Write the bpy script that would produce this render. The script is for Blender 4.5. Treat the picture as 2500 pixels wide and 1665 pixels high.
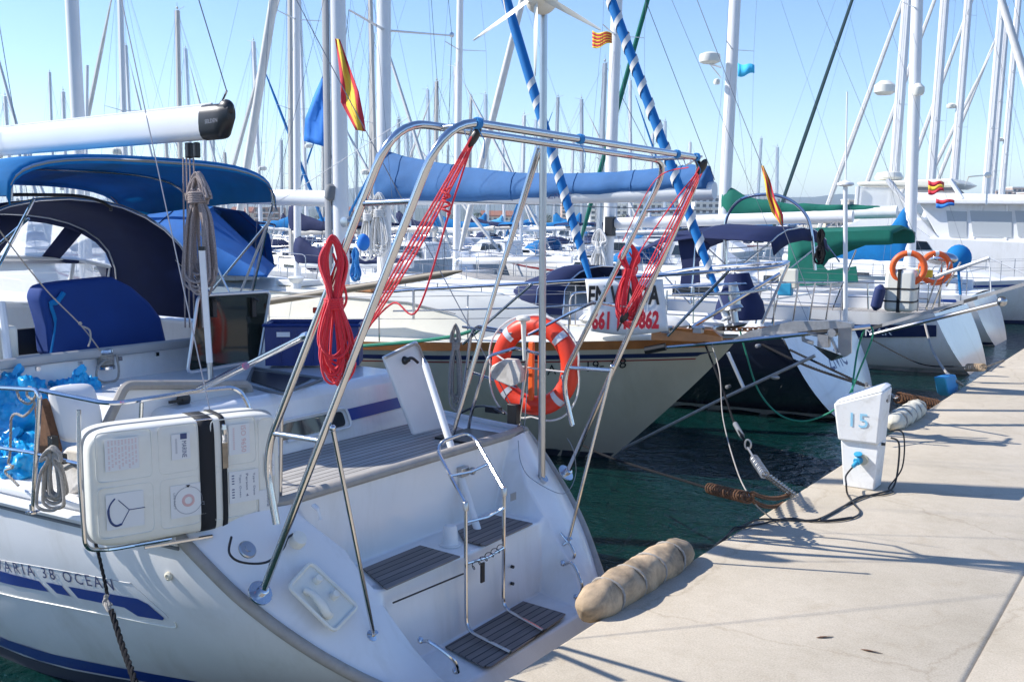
import bpy, math, random
from math import sin, cos, pi, radians, sqrt
from mathutils import Vector, Matrix
for o in list(bpy.data.objects): bpy.data.objects.remove(o)
SC = bpy.context.scene
COL = SC.collection
R = random.Random(7)
# ------------------------------------------------------------------ camera
PW, PH, FPX = 2500., 1665., 2430.
PITCH = math.atan((PH/2-540.)/FPX)
YAW = math.atan((2970.-PW/2)/(FPX/cos(PITCH)))
ROLL = radians(.3)
CAM = Vector((2.91, 0, 3.1))
_h = Vector((-sin(YAW), cos(YAW), 0)); _z = Vector((0, 0, 1))
_F = _h*cos(PITCH)-_z*sin(PITCH); _r0 = _F.cross(_z).normalized(); _u0 = _r0.cross(_F)
_R = _r0*cos(ROLL)+_u0*sin(ROLL); _U = _u0*cos(ROLL)-_r0*sin(ROLL)
cd = bpy.data.cameras.new("camera"); co = bpy.data.objects.new("camera", cd); COL.objects.link(co)
cd.sensor_width = 36; cd.lens = 36*FPX/PW; cd.clip_start = .1; cd.clip_end = 22000
co.matrix_world = Matrix(((_R.x, _U.x, -_F.x, CAM.x), (_R.y, _U.y, -_F.y, CAM.y), (_R.z, _U.z, -_F.z, CAM.z), (0, 0, 0, 1)))
SC.camera = co
def A(u, v, X=None, Y=None, Z=None):
    "point of the photograph's pixel (u,v) on the plane X=, Y= or Z="
    d = _R*(u-PW/2)+_U*(PH/2-v)+_F*FPX
    if X is not None: t = (X-CAM.x)/d.x
    elif Y is not None: t = (Y-CAM.y)/d.y
    else: t = (Z-CAM.z)/d.z
    return CAM+d*t
# ------------------------------------------------------------------ light
SUN_EL, SUN_AZ = radians(38), radians(205)      # azimuth of the sun, counted from +X towards +Y
sdir = Vector((cos(SUN_EL)*cos(SUN_AZ), cos(SUN_EL)*sin(SUN_AZ), sin(SUN_EL)))
w = bpy.data.worlds.new("World"); SC.world = w; w.use_nodes = True
wn = w.node_tree; bg = wn.nodes['Background']; sky = wn.nodes.new('ShaderNodeTexSky')
sky.sky_type = 'NISHITA'; sky.sun_disc = False; sky.sun_elevation = SUN_EL
sky.sun_rotation = pi/2-SUN_AZ
sky.air_density = 1.0; sky.dust_density = 0; sky.ozone_density = 3.3; sky.altitude = 0
sat = wn.nodes.new('ShaderNodeHueSaturation'); sat.inputs['Saturation'].default_value = 1.12; sat.inputs['Hue'].default_value = .509
wn.links.new(sky.outputs[0], sat.inputs['Color']); wn.links.new(sat.outputs[0], bg.inputs[0]); bg.inputs[1].default_value = .13
ld = bpy.data.lights.new("sun", 'SUN'); ld.energy = 4.5; ld.angle = radians(.5); ld.color = (1, .96, .9)
lo = bpy.data.objects.new("sun", ld); COL.objects.link(lo)
lo.rotation_euler = sdir.to_track_quat('Z', 'Y').to_euler()
SC.view_settings.view_transform = 'Standard'; SC.view_settings.look = 'None'
SC.view_settings.exposure = .74; SC.view_settings.gamma = 1
# ------------------------------------------------------------------ materials
M = {}
def mat(name, col, rough=.4, metal=0, var=0., vs=3., bump=0., bs=40., spec=.5, alpha=1, trans=0, sheen=0, tl=0, streak=None, dth=.5, dirt=None, ds=2., coat=0):
    m = bpy.data.materials.new(name); m.use_nodes = True; nt = m.node_tree; N = nt.nodes; L = nt.links
    b = N['Principled BSDF']; b.inputs['Base Color'].default_value = (*col, 1)
    b.inputs['Roughness'].default_value = rough; b.inputs['Metallic'].default_value = metal
    b.inputs['Specular IOR Level'].default_value = spec; b.inputs['Alpha'].default_value = alpha
    b.inputs['Transmission Weight'].default_value = trans
    if sheen: b.inputs['Sheen Weight'].default_value = sheen
    if coat: b.inputs['Coat Weight'].default_value = coat; b.inputs['Coat Roughness'].default_value = .08
    tc = N.new('ShaderNodeTexCoord'); src = None
    if var or dirt:
        n = N.new('ShaderNodeTexNoise'); n.inputs['Scale'].default_value = vs; n.inputs['Detail'].default_value = 6; n.inputs['Roughness'].default_value = .6
        L.new(tc.outputs['Object'], n.inputs[0])
        mr = N.new('ShaderNodeMapRange'); mr.inputs[1].default_value = .3; mr.inputs[2].default_value = .7; mr.inputs[3].default_value = 1-var; mr.inputs[4].default_value = 1+var*.6
        L.new(n.outputs[0], mr.inputs[0])
        hs = N.new('ShaderNodeHueSaturation'); hs.inputs['Color'].default_value = (*col, 1); L.new(mr.outputs[0], hs.inputs['Value'])
        src = hs.outputs[0]
        if dirt:
            n2 = N.new('ShaderNodeTexNoise'); n2.inputs['Scale'].default_value = ds; n2.inputs['Detail'].default_value = 8; n2.inputs['Roughness'].default_value = .7; n2.inputs['Distortion'].default_value = .6
            if streak:
                mp = N.new('ShaderNodeMapping'); mp.inputs['Scale'].default_value = streak; L.new(tc.outputs['Object'], mp.inputs[0]); L.new(mp.outputs[0], n2.inputs[0])
            else: L.new(tc.outputs['Object'], n2.inputs[0])
            m2 = N.new('ShaderNodeMapRange'); m2.inputs[1].default_value = dth; m2.inputs[2].default_value = dth+.28; m2.inputs[3].default_value = 0; m2.inputs[4].default_value = dirt[3]
            L.new(n2.outputs[0], m2.inputs[0])
            mx = N.new('ShaderNodeMix'); mx.data_type = 'RGBA'; L.new(m2.outputs[0], mx.inputs[0]); L.new(src, mx.inputs[6]); mx.inputs[7].default_value = (*dirt[:3], 1)
            src = mx.outputs[2]
        L.new(src, b.inputs['Base Color'])
    if bump:
        n = N.new('ShaderNodeTexNoise'); n.inputs['Scale'].default_value = bs; n.inputs['Detail'].default_value = 5
        L.new(tc.outputs['Object'], n.inputs[0])
        bp = N.new('ShaderNodeBump'); bp.inputs['Strength'].default_value = bump; bp.inputs['Distance'].default_value = .01
        L.new(n.outputs[0], bp.inputs['Height']); L.new(bp.outputs[0], b.inputs['Normal'])
    if tl:
        t = N.new('ShaderNodeBsdfTranslucent'); ms = N.new('ShaderNodeMixShader'); ms.inputs[0].default_value = tl
        if src: L.new(src, t.inputs[0])
        else: t.inputs[0].default_value = (*col, 1)
        L.new(b.outputs[0], ms.inputs[1]); L.new(t.outputs[0], ms.inputs[2]); L.new(ms.outputs[0], N['Material Output'].inputs[0])
    M[name] = m; return m
mat('gelcoat', (.78, .78, .775), .22, var=.05, vs=1.5, dirt=(.5, .47, .4, .45), ds=2.2, coat=.3, streak=(1, 1, .22))
mat('gelcoat_matt', (.74, .74, .73), .45, var=.05, vs=4, bump=.05, bs=200)
mat('white_paint', (.78, .78, .76), .4, var=.05, vs=3)
mat('white_plastic', (.77, .755, .67), .38, var=.05, vs=6, dirt=(.55, .5, .4, .3), ds=4, bump=.06, bs=60)
mat('old_white', (.62, .58, .52), .6, var=.12, vs=8, dirt=(.2, .18, .15, .7), ds=9, bump=.2)
mat('cream', (.52, .49, .385), .3, var=.06, vs=2, dirt=(.33, .3, .2, .5), ds=1.8, coat=.2, streak=(1, 1, .2))
mat('cream_light', (.74, .71, .6), .4, var=.05, vs=2)
mat('black_hull', (.006, .009, .02), .16, coat=.5)
mat('navy_paint', (.01, .02, .08), .3)
mat('blue_stripe', (.012, .05, .26), .3)
mat('red_stripe', (.25, .02, .02), .3)
mat('antifoul', (.02, .03, .05), .7)
mat('antifoul_blue', (.01, .03, .12), .7)
mat('boot_white', (.5, .55, .55), .5, dirt=(.1, .15, .12, .8), ds=3, var=.1)
mat('steel', (.62, .62, .63), .13, 1, var=.06, vs=9)
mat('steel_dull', (.5, .5, .5), .3, 1, var=.1, vs=6)
mat('alu', (.66, .68, .7), .34, .65, var=.05, vs=2)
mat('alu_white', (.78, .78, .77), .35, 0, var=.04, vs=2)
mat('wire', (.22, .23, .26), .45, .4)
mat('wire_dark', (.06, .07, .09), .5, .2)
mat('rubrail', (.36, .33, .29), .6, var=.12, vs=10, dirt=(.2, .17, .13, .5), ds=5, bump=.1)
mat('grey_trim', (.4, .4, .4), .5, var=.08)
mat('rope_red', (.8, .008, .028), .55, bump=.5, bs=500, sheen=.3)
mat('rope_grey', (.38, .35, .31), .8, var=.25, vs=90, bump=.5, bs=400)
mat('rope_fleck', (.4, .33, .31), .8, var=.5, vs=140, bump=.5, bs=400)
mat('rope_dark', (.02, .02, .022), .9, spec=.1, var=.4, vs=60, bump=.5, bs=300)
mat('rope_white', (.7, .69, .66), .7, var=.12, vs=50, bump=.4, bs=400)
mat('rope_green', (.01, .22, .13), .6, bump=.4, bs=300)
mat('rope_blue', (.03, .25, .6), .6)
mat('canvas_blue', (.0, .22, .55), .85, var=.12, vs=5, bump=.25, bs=12, tl=.3)
mat('stay_blue', (.0, .16, .46), .8, var=.1, vs=3, bump=.2, bs=14)
mat('canvas_royal', (.0, .12, .42), .85, var=.12, vs=4, bump=.25, bs=10, tl=.2)
mat('canvas_navy', (.012, .024, .1), .85, tl=.25, var=.15, vs=4, bump=.3, bs=10)
mat('canvas_deep', (.0, .035, .2), .85, var=.1, vs=4, bump=.2, bs=8)
mat('canvas_sail', (.035, .14, .34), .8, var=.12, vs=3, bump=.7, bs=4)
mat('canvas_green', (.0, .15, .105), .85, var=.12, vs=3, bump=.4, bs=6, tl=.15)
mat('canvas_sky', (.02, .3, .62), .7, var=.1, vs=6)
mat('canvas_white', (.68, .67, .64), .85, var=.1, vs=4, bump=.3, bs=14)
mat('canvas_grey', (.2, .2, .21), .85, var=.15, vs=4, bump=.3, bs=8)
mat('piping', (.3, .29, .22), .8)
mat('bag_blue', (.01, .4, .8), .28, var=.15, vs=6, bump=.9, bs=9, trans=.15)
mat('crate_blue', (.006, .028, .17), .4, var=.08)
mat('glass_dark', (.012, .016, .018), .06, coat=.6)
mat('vinyl', (.9, .92, .93), .12, alpha=.42, tl=.4)
mat('tinted', (.015, .022, .018), .05, alpha=.95)
mat('black_plastic', (.014, .015, .017), .4)
mat('black_webbing', (.008, .009, .012), .75, bump=.2, bs=300)
mat('rubber_grey', (.16, .17, .18), .6)
mat('orange', (.75, .045, .015), .45, var=.08, vs=8, bump=.1, bs=30)
mat('orange_bright', (.85, .13, .02), .45)
mat('reflector', (.7, .72, .74), .25, .3)
mat('yellow', (.8, .5, .03), .5)
mat('flag_red', (.62, .03, .05), .8, var=.1); mat('flag_yellow', (.85, .55, .05), .8, var=.1); mat('flag_blue', (.02, .2, .65), .8); mat('flag_cyan', (.05, .5, .8), .8)
mat('sign_white', (.78, .79, .8), .6, var=.04, vs=6)
mat('ink_black', (.01, .01, .012), .6); mat('ink_red', (.5, .01, .03), .6); mat('ink_blue', (.28, .58, .76), .6); mat('ink_navy', (.04, .06, .16), .5)
mat('ink_pale', (.66, .42, .4), .6); mat('ink_grey', (.25, .26, .3), .6); mat('label_white', (.72, .73, .72), .4)
mat('fender_canvas', (.52, .38, .24), .85, var=.28, vs=4, dirt=(.05, .045, .035, .9), ds=3.2, bump=.6, bs=14, dth=.4)
mat('fender_pale', (.66, .62, .5), .8, var=.12, vs=6, dirt=(.25, .2, .13, .6), ds=8, bump=.3, bs=25)
mat('fender_vinyl', (.45, .47, .5), .5, var=.08, vs=8, dirt=(.12, .12, .1, .6), ds=8)
mat('fender_blue', (.015, .03, .12), .55)
mat('alu_grey', (.5, .52, .54), .35, .5)
mat('alu_buff', (.6, .56, .5), .4, .1)
mat('teak_grey', (.3, .27, .24), .75)
mat('teak_dark', (.105, .1, .105), .7)
mat('teak_deck', (.27, .25, .23), .75)
mat('varnish', (.42, .16, .045), .3, var=.2, vs=7, coat=.5)
mat('chain', (.3, .24, .18), .55, .6, var=.35, vs=30)
mat('rust', (.16, .075, .035), .8, .2, var=.4, vs=30)
mat('galv', (.42, .42, .42), .42, .7, var=.2, vs=20)
mat('pedestal_white', (.8, .8, .78), .55, var=.03, vs=4, dirt=(.4, .36, .28, .5), ds=7, bump=.12, bs=40)
mat('socket_blue', (.03, .3, .5), .4); mat('socket_pale', (.5, .47, .35), .5)
mat('brown_pole', (.17, .14, .1), .55, var=.15)
mat('foliage', (.03, .06, .025), .9, var=.4, vs=.6, bump=.5, bs=2)
mat('hill', (.06, .085, .05), 1, var=.3, vs=.004)
mat('build_pink', (.5, .36, .28), .8, var=.1); mat('build_cream', (.62, .55, .42), .8, var=.1); mat('build_white', (.68, .7, .68), .8); mat('build_brown', (.28, .18, .13), .8)
mat('roof_tile', (.32, .12, .06), .9); mat('window_dark', (.05, .07, .08), .2)
mat('tv_grey', (.3, .3, .32), .5)
mat('stay_dark', (.012, .05, .06), .6)
mat('clear_sheet', (.42, .45, .47), .15)
def planks(name, c1, c2, axis, n):
    "wooden planks with dark caulking: wave bands across one object axis"
    m = mat(name, c1, .7); N = m.node_tree.nodes; L = m.node_tree.links; b = N['Principled BSDF']
    tc = N.new('ShaderNodeTexCoord'); sx = N.new('ShaderNodeSeparateXYZ'); L.new(tc.outputs['Object'], sx.inputs[0])
    mm = N.new('ShaderNodeMath'); mm.operation = 'MULTIPLY'; mm.inputs[1].default_value = n; L.new(sx.outputs[axis], mm.inputs[0])
    fr = N.new('ShaderNodeMath'); fr.operation = 'FRACT'; L.new(mm.outputs[0], fr.inputs[0])
    gt = N.new('ShaderNodeMath'); gt.operation = 'GREATER_THAN'; gt.inputs[1].default_value = .86; L.new(fr.outputs[0], gt.inputs[0])
    fl = N.new('ShaderNodeMath'); fl.operation = 'FLOOR'; L.new(mm.outputs[0], fl.inputs[0])
    wnz = N.new('ShaderNodeTexWhiteNoise'); wnz.noise_dimensions = '1D'; L.new(fl.outputs[0], wnz.inputs['W'])
    mp = N.new('ShaderNodeMapping'); sc = [3., 3., 3.]; sc[axis] = 60.; mp.inputs['Scale'].default_value = sc; L.new(tc.outputs['Object'], mp.inputs[0])
    nz = N.new('ShaderNodeTexNoise'); nz.inputs['Scale'].default_value = 1.6; nz.inputs['Detail'].default_value = 7; L.new(mp.outputs[0], nz.inputs[0])
    ad = N.new('ShaderNodeMath'); ad.operation = 'MULTIPLY_ADD'; ad.inputs[1].default_value = .35; L.new(wnz.outputs[0], ad.inputs[0]); L.new(nz.outputs[0], ad.inputs[2])
    mr = N.new('ShaderNodeMapRange'); mr.inputs[1].default_value = .3; mr.inputs[2].default_value = 1.1; mr.inputs[3].default_value = .72; mr.inputs[4].default_value = 1.35; L.new(ad.outputs[0], mr.inputs[0])
    hs = N.new('ShaderNodeHueSaturation'); hs.inputs['Color'].default_value = (*c1, 1); L.new(mr.outputs[0], hs.inputs['Value'])
    mx = N.new('ShaderNodeMix'); mx.data_type = 'RGBA'; L.new(gt.outputs[0], mx.inputs[0]); L.new(hs.outputs[0], mx.inputs[6]); mx.inputs[7].default_value = (*c2, 1)
    L.new(mx.outputs[2], b.inputs['Base Color'])
    bp = N.new('ShaderNodeBump'); bp.inputs['Strength'].default_value = .4; bp.inputs['Distance'].default_value = .004; bp.invert = True
    L.new(gt.outputs[0], bp.inputs['Height']); L.new(bp.outputs[0], b.inputs['Normal'])
planks('teak_pad_y', (.185, .165, .155), (.02, .018, .016), 0, 17)
planks('teak_deck_x', (.36, .34, .31), (.07, .06, .05), 0, 15)
planks('gang_plank', (.3, .3, .3), (.06, .06, .06), 1, 9)
def concrete():
    m = mat('concrete', (.48, .44, .38), .9); N = m.node_tree.nodes; L = m.node_tree.links; b = N['Principled BSDF']
    tc = N.new('ShaderNodeTexCoord')
    def noise(s, d=8, r=.6, dist=0):
        n = N.new('ShaderNodeTexNoise'); n.inputs['Scale'].default_value = s; n.inputs['Detail'].default_value = d; n.inputs['Roughness'].default_value = r; n.inputs['Distortion'].default_value = dist
        L.new(tc.outputs['Object'], n.inputs[0]); return n
    def ramp(n, st):
        r = N.new('ShaderNodeValToRGB'); L.new(n.outputs[0], r.inputs[0]); e = r.color_ramp.elements
        e[0].position, e[0].color = st[0][0], (*st[0][1], 1); e[1].position, e[1].color = st[-1][0], (*st[-1][1], 1)
        for p, c in st[1:-1]: x = e.new(p); x.color = (*c, 1)
        return r
    r1 = ramp(noise(.9, 9, .62, .3), [(.3, (.41, .355, .27)), (.5, (.47, .41, .32)), (.68, (.52, .455, .36))])
    r2 = ramp(noise(90, 3, .7), [(.3, (.8, .8, .8)), (.6, (1.08, 1.08, 1.06))])
    r3 = ramp(noise(2.2, 10, .75, 1.2), [(.54, (1, 1, 1)), (.66, (.92, .9, .87)), (.74, (.82, .79, .75)), (.82, (.68, .64, .6))])
    r4 = ramp(noise(12, 6, .7), [(.3, (.93, .92, .92)), (.7, (1.04, 1.04, 1.05))])
    x = r1
    vo = N.new('ShaderNodeTexVoronoi'); vo.feature = 'DISTANCE_TO_EDGE'; vo.inputs['Scale'].default_value = .33; vmix = N.new('ShaderNodeVectorMath'); vmix.operation = 'MULTIPLY_ADD'; vmix.inputs[1].default_value = (.5, .5, .5)
    wn_ = noise(1.3, 8, .7); L.new(wn_.outputs[1], vmix.inputs[0]); L.new(tc.outputs['Object'], vmix.inputs[2]); L.new(vmix.outputs[0], vo.inputs[0])
    r5 = ramp(vo, [(.0, (.84, .82, .79)), (.003, (.94, .93, .92)), (.006, (1, 1, 1))])
    for r in (r2, r3, r4, r5):
        mx = N.new('ShaderNodeMix'); mx.data_type = 'RGBA'; mx.blend_type = 'MULTIPLY'; mx.inputs[0].default_value = 1
        L.new(x.outputs[0] if x is r1 else x.outputs[2], mx.inputs[6]); L.new(r.outputs[0], mx.inputs[7]); x = mx
    L.new(x.outputs[2], b.inputs['Base Color'])
    bp = N.new('ShaderNodeBump'); bp.inputs['Strength'].default_value = .35; bp.inputs['Distance'].default_value = .004
    L.new(noise(120, 6, .7).outputs[0], bp.inputs['Height']); L.new(bp.outputs[0], b.inputs['Normal'])
concrete()
def water():
    m = mat('water', (.002, .022, .02), .04, spec=.5); N = m.node_tree.nodes; L = m.node_tree.links; b = N['Principled BSDF']
    b.inputs['IOR'].default_value = 1.33
    tc = N.new('ShaderNodeTexCoord'); prev = None
    for s, st, d, sc in ((1.1, .5, .12, (1, 1.7, 1)), (4.0, .9, .07, (1.5, 1, 1)), (11, .9, .022, (1, 1.5, 1))):
        mp = N.new('ShaderNodeMapping'); mp.inputs['Scale'].default_value = sc; mp.inputs['Rotation'].default_value = (0, 0, s); L.new(tc.outputs['Object'], mp.inputs[0])
        n = N.new('ShaderNodeTexNoise'); n.inputs['Scale'].default_value = s; n.inputs['Detail'].default_value = 4; n.inputs['Distortion'].default_value = .5; L.new(mp.outputs[0], n.inputs[0])
        bp = N.new('ShaderNodeBump'); bp.inputs['Strength'].default_value = st; bp.inputs['Distance'].default_value = d; L.new(n.outputs[0], bp.inputs['Height'])
        if prev: L.new(prev.outputs[0], bp.inputs['Normal'])
        prev = bp
    L.new(prev.outputs[0], b.inputs['Normal'])
water()
# ------------------------------------------------------------------ mesh kit
V = Vector
def cr(pts, n=6, closed=False):
    "Catmull-Rom through points"
    P = [V(p) for p in pts]; out = []; m = len(P)
    rng = range(m) if closed else range(m-1)
    for i in rng:
        if closed: a, b, c, d = P[i-1], P[i], P[(i+1) % m], P[(i+2) % m]
        else: a, b, c, d = P[max(i-1, 0)], P[i], P[i+1], P[min(i+2, m-1)]
        for k in range(n):
            t = k/n; out.append(.5*((2*b)+(c-a)*t+(2*a-5*b+4*c-d)*t*t+(3*b-a-3*c+d)*t**3))
    if not closed: out.append(P[-1])
    return out
def sag(a, b, s, n=12):
    a, b = V(a), V(b); return [a.lerp(b, i/n)-V((0, 0, s*4*(i/n)*(1-i/n))) for i in range(n+1)]
def fillet(pts, r, n=6):
    P = [V(p) for p in pts]; out = [P[0]]
    for i in range(1, len(P)-1):
        a = (P[i-1]-P[i]); b = (P[i+1]-P[i]); rr = min(r, a.length*.45, b.length*.45); a = P[i]+a.normalized()*rr; b = P[i]+b.normalized()*rr
        for k in range(n+1):
            t = k/n; out.append(a*(1-t)**2+P[i]*2*t*(1-t)+b*t*t)
    return out+[P[-1]]
class MB:
    def __init__(s): s.v = []; s.f = []
    def add(s, vs, fs):
        o = len(s.v); s.v += [tuple(p) for p in vs]; s.f += [tuple(i+o for i in f) for f in fs]; return s
    def tube(s, pts, r, n=8, closed=False, flat=1.):
        P = [V(p) for p in pts]; Q = [P[0]]
        for p in P[1:]:
            if (p-Q[-1]).length > 1e-5: Q.append(p)
        P = Q; m = len(P)
        if m < 2: return s
        rad = r if isinstance(r, (list, tuple)) else [r]*m
        if len(rad) != m: rad = [rad[int(i*(len(rad)-1)/(m-1))] for i in range(m)]
        T = []
        for i in range(m):
            if closed: t = P[(i+1) % m]-P[i-1]
            else: t = P[min(i+1, m-1)]-P[max(i-1, 0)]
            T.append(t.normalized())
        up = V((0, 0, 1)) if abs(T[0].z) < .95 else V((1, 0, 0))
        nrm = (up-T[0]*up.dot(T[0])).normalized(); vs = []
        for i in range(m):
            nrm = (nrm-T[i]*nrm.dot(T[i])).normalized(); b = T[i].cross(nrm)
            for k in range(n):
                a = 2*pi*k/n; vs.append(P[i]+nrm*cos(a)*rad[i]*flat+b*sin(a)*rad[i])
        fs = []
        for i in range(m if closed else m-1):
            j = (i+1) % m
            for k in range(n): fs.append((i*n+k, i*n+(k+1) % n, j*n+(k+1) % n, j*n+k))
        if not closed: fs += [tuple(range(n-1, -1, -1)), tuple((m-1)*n+k for k in range(n))]
        return s.add(vs, fs)
    def box(s, c, d, rz=0, rot=None):
        c = V(c); Mx = rot if rot else Matrix.Rotation(rz, 3, 'Z'); vs = []
        for z in (-.5, .5):
            for x, y in ((-.5, -.5), (.5, -.5), (.5, .5), (-.5, .5)): vs.append(c+Mx@V((x*d[0], y*d[1], z*d[2])))
        return s.add(vs, [(3, 2, 1, 0), (4, 5, 6, 7), (0, 1, 5, 4), (1, 2, 6, 5), (2, 3, 7, 6), (3, 0, 4, 7)])
    def prism(s, poly, ext):
        "polygon extruded by a vector"
        ext = V(ext); n = len(poly); vs = [V(p) for p in poly]+[V(p)+ext for p in poly]
        return s.add(vs, [tuple(range(n-1, -1, -1)), tuple(range(n, 2*n))]+[(i, (i+1) % n, n+(i+1) % n, n+i) for i in range(n)])
    def face(s, pts): return s.add(pts, [tuple(range(len(pts)))])
    def grid(s, rows, cu=False, cv=False, caps=False):
        m = len(rows); n = len(rows[0]); vs = [p for r in rows for p in r]; fs = []
        for i in range(m if cu else m-1):
            for j in range(n if cv else n-1): fs.append((i*n+j, i*n+(j+1) % n, ((i+1) % m)*n+(j+1) % n, ((i+1) % m)*n+j))
        if caps: fs += [tuple(range(n-1, -1, -1)), tuple((m-1)*n+k for k in range(n))]
        return s.add(vs, fs)
    def ball(s, c, r, n=12, m=8, rot=None, pw=1.):
        c = V(c); r = V(r) if not isinstance(r, (int, float)) else V((r, r, r)); rows = []
        def sp(x): return math.copysign(abs(x)**pw, x)
        for i in range(m+1):
            a = -pi/2+pi*i/m; row = []
            for k in range(n):
                b = 2*pi*k/n; p = V((r.x*sp(cos(a))*sp(cos(b)), r.y*sp(cos(a))*sp(sin(b)), r.z*sp(sin(a))))
                row.append(c+(rot@p if rot else p))
            rows.append(row)
        return s.grid(rows, cv=True)
    def lathe(s, c, prof, ax=(0, 0, 1), n=16, caps=True):
        c = V(c); ax = V(ax).normalized(); q = V((0, 0, 1)).rotation_difference(ax)
        return s.grid([[c+q@V((r*cos(2*pi*k/n), r*sin(2*pi*k/n), h)) for k in range(n)] for r, h in prof], cv=True, caps=caps)
    def rope(s, pts, r, tw=22., n=6):
        "three twisted strands"
        P = [V(p) for p in pts]; D = [0]
        for i in range(1, len(P)): D.append(D[-1]+(P[i]-P[i-1]).length)
        Ltot = D[-1]; N_ = max(8, int(Ltot/(r*1.1))); N_ = min(N_, 420); Q = []; j = 0
        for i in range(N_+1):
            d = Ltot*i/N_
            while j < len(P)-2 and D[j+1] < d: j += 1
            t = (d-D[j])/max(D[j+1]-D[j], 1e-6); Q.append(P[j].lerp(P[j+1], t))
        for k in range(3):
            st = []; up = V((.3, .2, 1)).normalized()
            for i, q in enumerate(Q):
                t = (Q[min(i+1, N_)]-Q[max(i-1, 0)]).normalized(); a1 = t.cross(up)
                if a1.length < .2: a1 = t.cross(V((1, 0, 0)))
                a1.normalize(); a2 = t.cross(a1); an = 2*pi*k/3+i*(Ltot/N_)/r*.62
                st.append(q+(a1*cos(an)+a2*sin(an))*r*.5)
            s.tube(st, r*.56, n)
        return s
    def build(s, name, m, parent=None, smooth=40, bevel=0, sub=0, thick=0, loc=None):
        me = bpy.data.meshes.new(name); vs = s.v
        off = V(loc) if loc else V((0, 0, 0))
        me.from_pydata([tuple(V(p)-off) for p in vs], [], s.f); me.materials.append(M[m] if isinstance(m, str) else m)
        me.validate(); me.update()
        if smooth:
            me.shade_smooth()
            if smooth < 180: me.set_sharp_from_angle(angle=radians(smooth))
        o = bpy.data.objects.new(name, me); COL.objects.link(o); o.location = off
        if parent:
            o.parent = parent; o.location = off-WL[parent.name]; 
        WL[o.name] = off
        if thick: md = o.modifiers.new('t', 'SOLIDIFY'); md.thickness = thick; md.offset = 0
        if bevel:
            md = o.modifiers.new('b', 'BEVEL'); md.width = bevel; md.segments = 3; md.limit_method = 'ANGLE'; md.angle_limit = radians(35); md.harden_normals = False
        if sub: md = o.modifiers.new('s', 'SUBSURF'); md.levels = sub; md.render_levels = sub
        return o
WL = {}
def tag(o, label=None, cat=None, group=None, kind=None):
    if label: o['label'] = label
    if cat: o['category'] = cat
    if group: o['group'] = group
    if kind: o['kind'] = kind
    return o
def thing(name, label, cat, loc=(0, 0, 0), group=None):
    o = bpy.data.objects.new(name, None); COL.objects.link(o); o.location = loc; o.empty_display_size = .2
    WL[o.name] = V(loc); return tag(o, label, cat, group)
def text(s, name, m, parent, pos, h, right=(1, 0, 0), up=(0, 0, 1), width=None, snap=None, off=None, shear=0, bold=0, ext=.001, sp=1):
    cu = bpy.data.curves.new('t', 'FONT'); cu.body = s; cu.size = 1; cu.space_character = sp; cu.extrude = 0; cu.shear = shear; cu.offset = bold; cu.resolution_u = 2
    to = bpy.data.objects.new('t', cu); COL.objects.link(to)
    bpy.context.view_layer.update()
    me = bpy.data.meshes.new_from_object(to.evaluated_get(bpy.context.evaluated_depsgraph_get())); bpy.data.objects.remove(to)
    xs = [v.co.x for v in me.vertices]; ys = [v.co.y for v in me.vertices]; x0, x1, y0, y1 = min(xs), max(xs), min(ys), max(ys)
    k = h/(y1-y0); kx = width/(x1-x0) if width else k
    r, u = V(right).normalized(), V(up).normalized(); pos = V(pos); base = off if off is not None else V((0, 0, 0))
    for v in me.vertices:
        p = pos+r*((v.co.x-x0)*kx)+u*((v.co.y-y0)*k)
        if snap: p = snap(p)
        v.co = p
    me.name = name; me.materials.clear(); me.materials.append(M[m]); o = bpy.data.objects.new(name, me); COL.objects.link(o)
    if parent: o.parent = parent; me.transform(Matrix.Translation(-WL[parent.name]))
    WL[o.name] = WL[parent.name] if parent else V((0, 0, 0))
    return o
#@@SETTING
# ------------------------------------------------------------------ setting
g = MB(); g.face([(-8500, -6000, 0), (8500, -6000, 0), (8500, 9000, 0), (-8500, 9000, 0)])
tag(g.build('water', 'water', smooth=0), kind='structure')
PZ = .7
g = MB()
prof = [(0, .12), (0, PZ-.03), (.012, PZ-.008), (.035, PZ), (1.96, PZ), (1.985, PZ-.004), (1.99, PZ-.012), (1.997, PZ-.012), (2.0, PZ-.004), (2.03, PZ), (9, PZ), (9, .12)]
rows = []
for y in [-12+i*2 for i in range(90)]: rows.append([V((x, y, z)) for x, z in prof])
g.grid(rows); tag(g.build('quay', 'concrete', smooth=60), kind='structure')
g = MB()                                                      # expansion joints across the quay
# hills
def hills(name, d, prof_, seed, th=60):
    rr = random.Random(seed); ph = [rr.uniform(0, 6) for _ in range(6)]; g = MB(); rows = []
    for j, (dj, hj) in enumerate(((0, 0), (.12, .35), (.3, .8), (.45, 1.), (.8, .7), (1.2, 0))):
        row = []
        for u in range(-1800, 4200, 60):
            hh = 0
            for i in range(len(prof_)-1):
                if prof_[i][0] <= u <= prof_[i+1][0]:
                    t = (u-prof_[i][0])/(prof_[i+1][0]-prof_[i][0]); t = t*t*(3-2*t); hh = prof_[i][1]*(1-t)+prof_[i+1][1]*t
            hh *= 1+.05*sin(u*.013+ph[0]+j)+.04*sin(u*.031+ph[1]+j*2)+.02*sin(u*.07+ph[2])
            D = d*(1+dj*.5); p = CAM+_h*D+_r0*((u-1250)/FPX*D)
            row.append(V((p.x, p.y, -1+hj*(hh/FPX*d*1.0*(1+dj*.5)+3) if hh else -2)))
        rows.append(row)
    g.grid(rows); return tag(g.build(name, 'hill', smooth=180), kind='structure')
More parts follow.
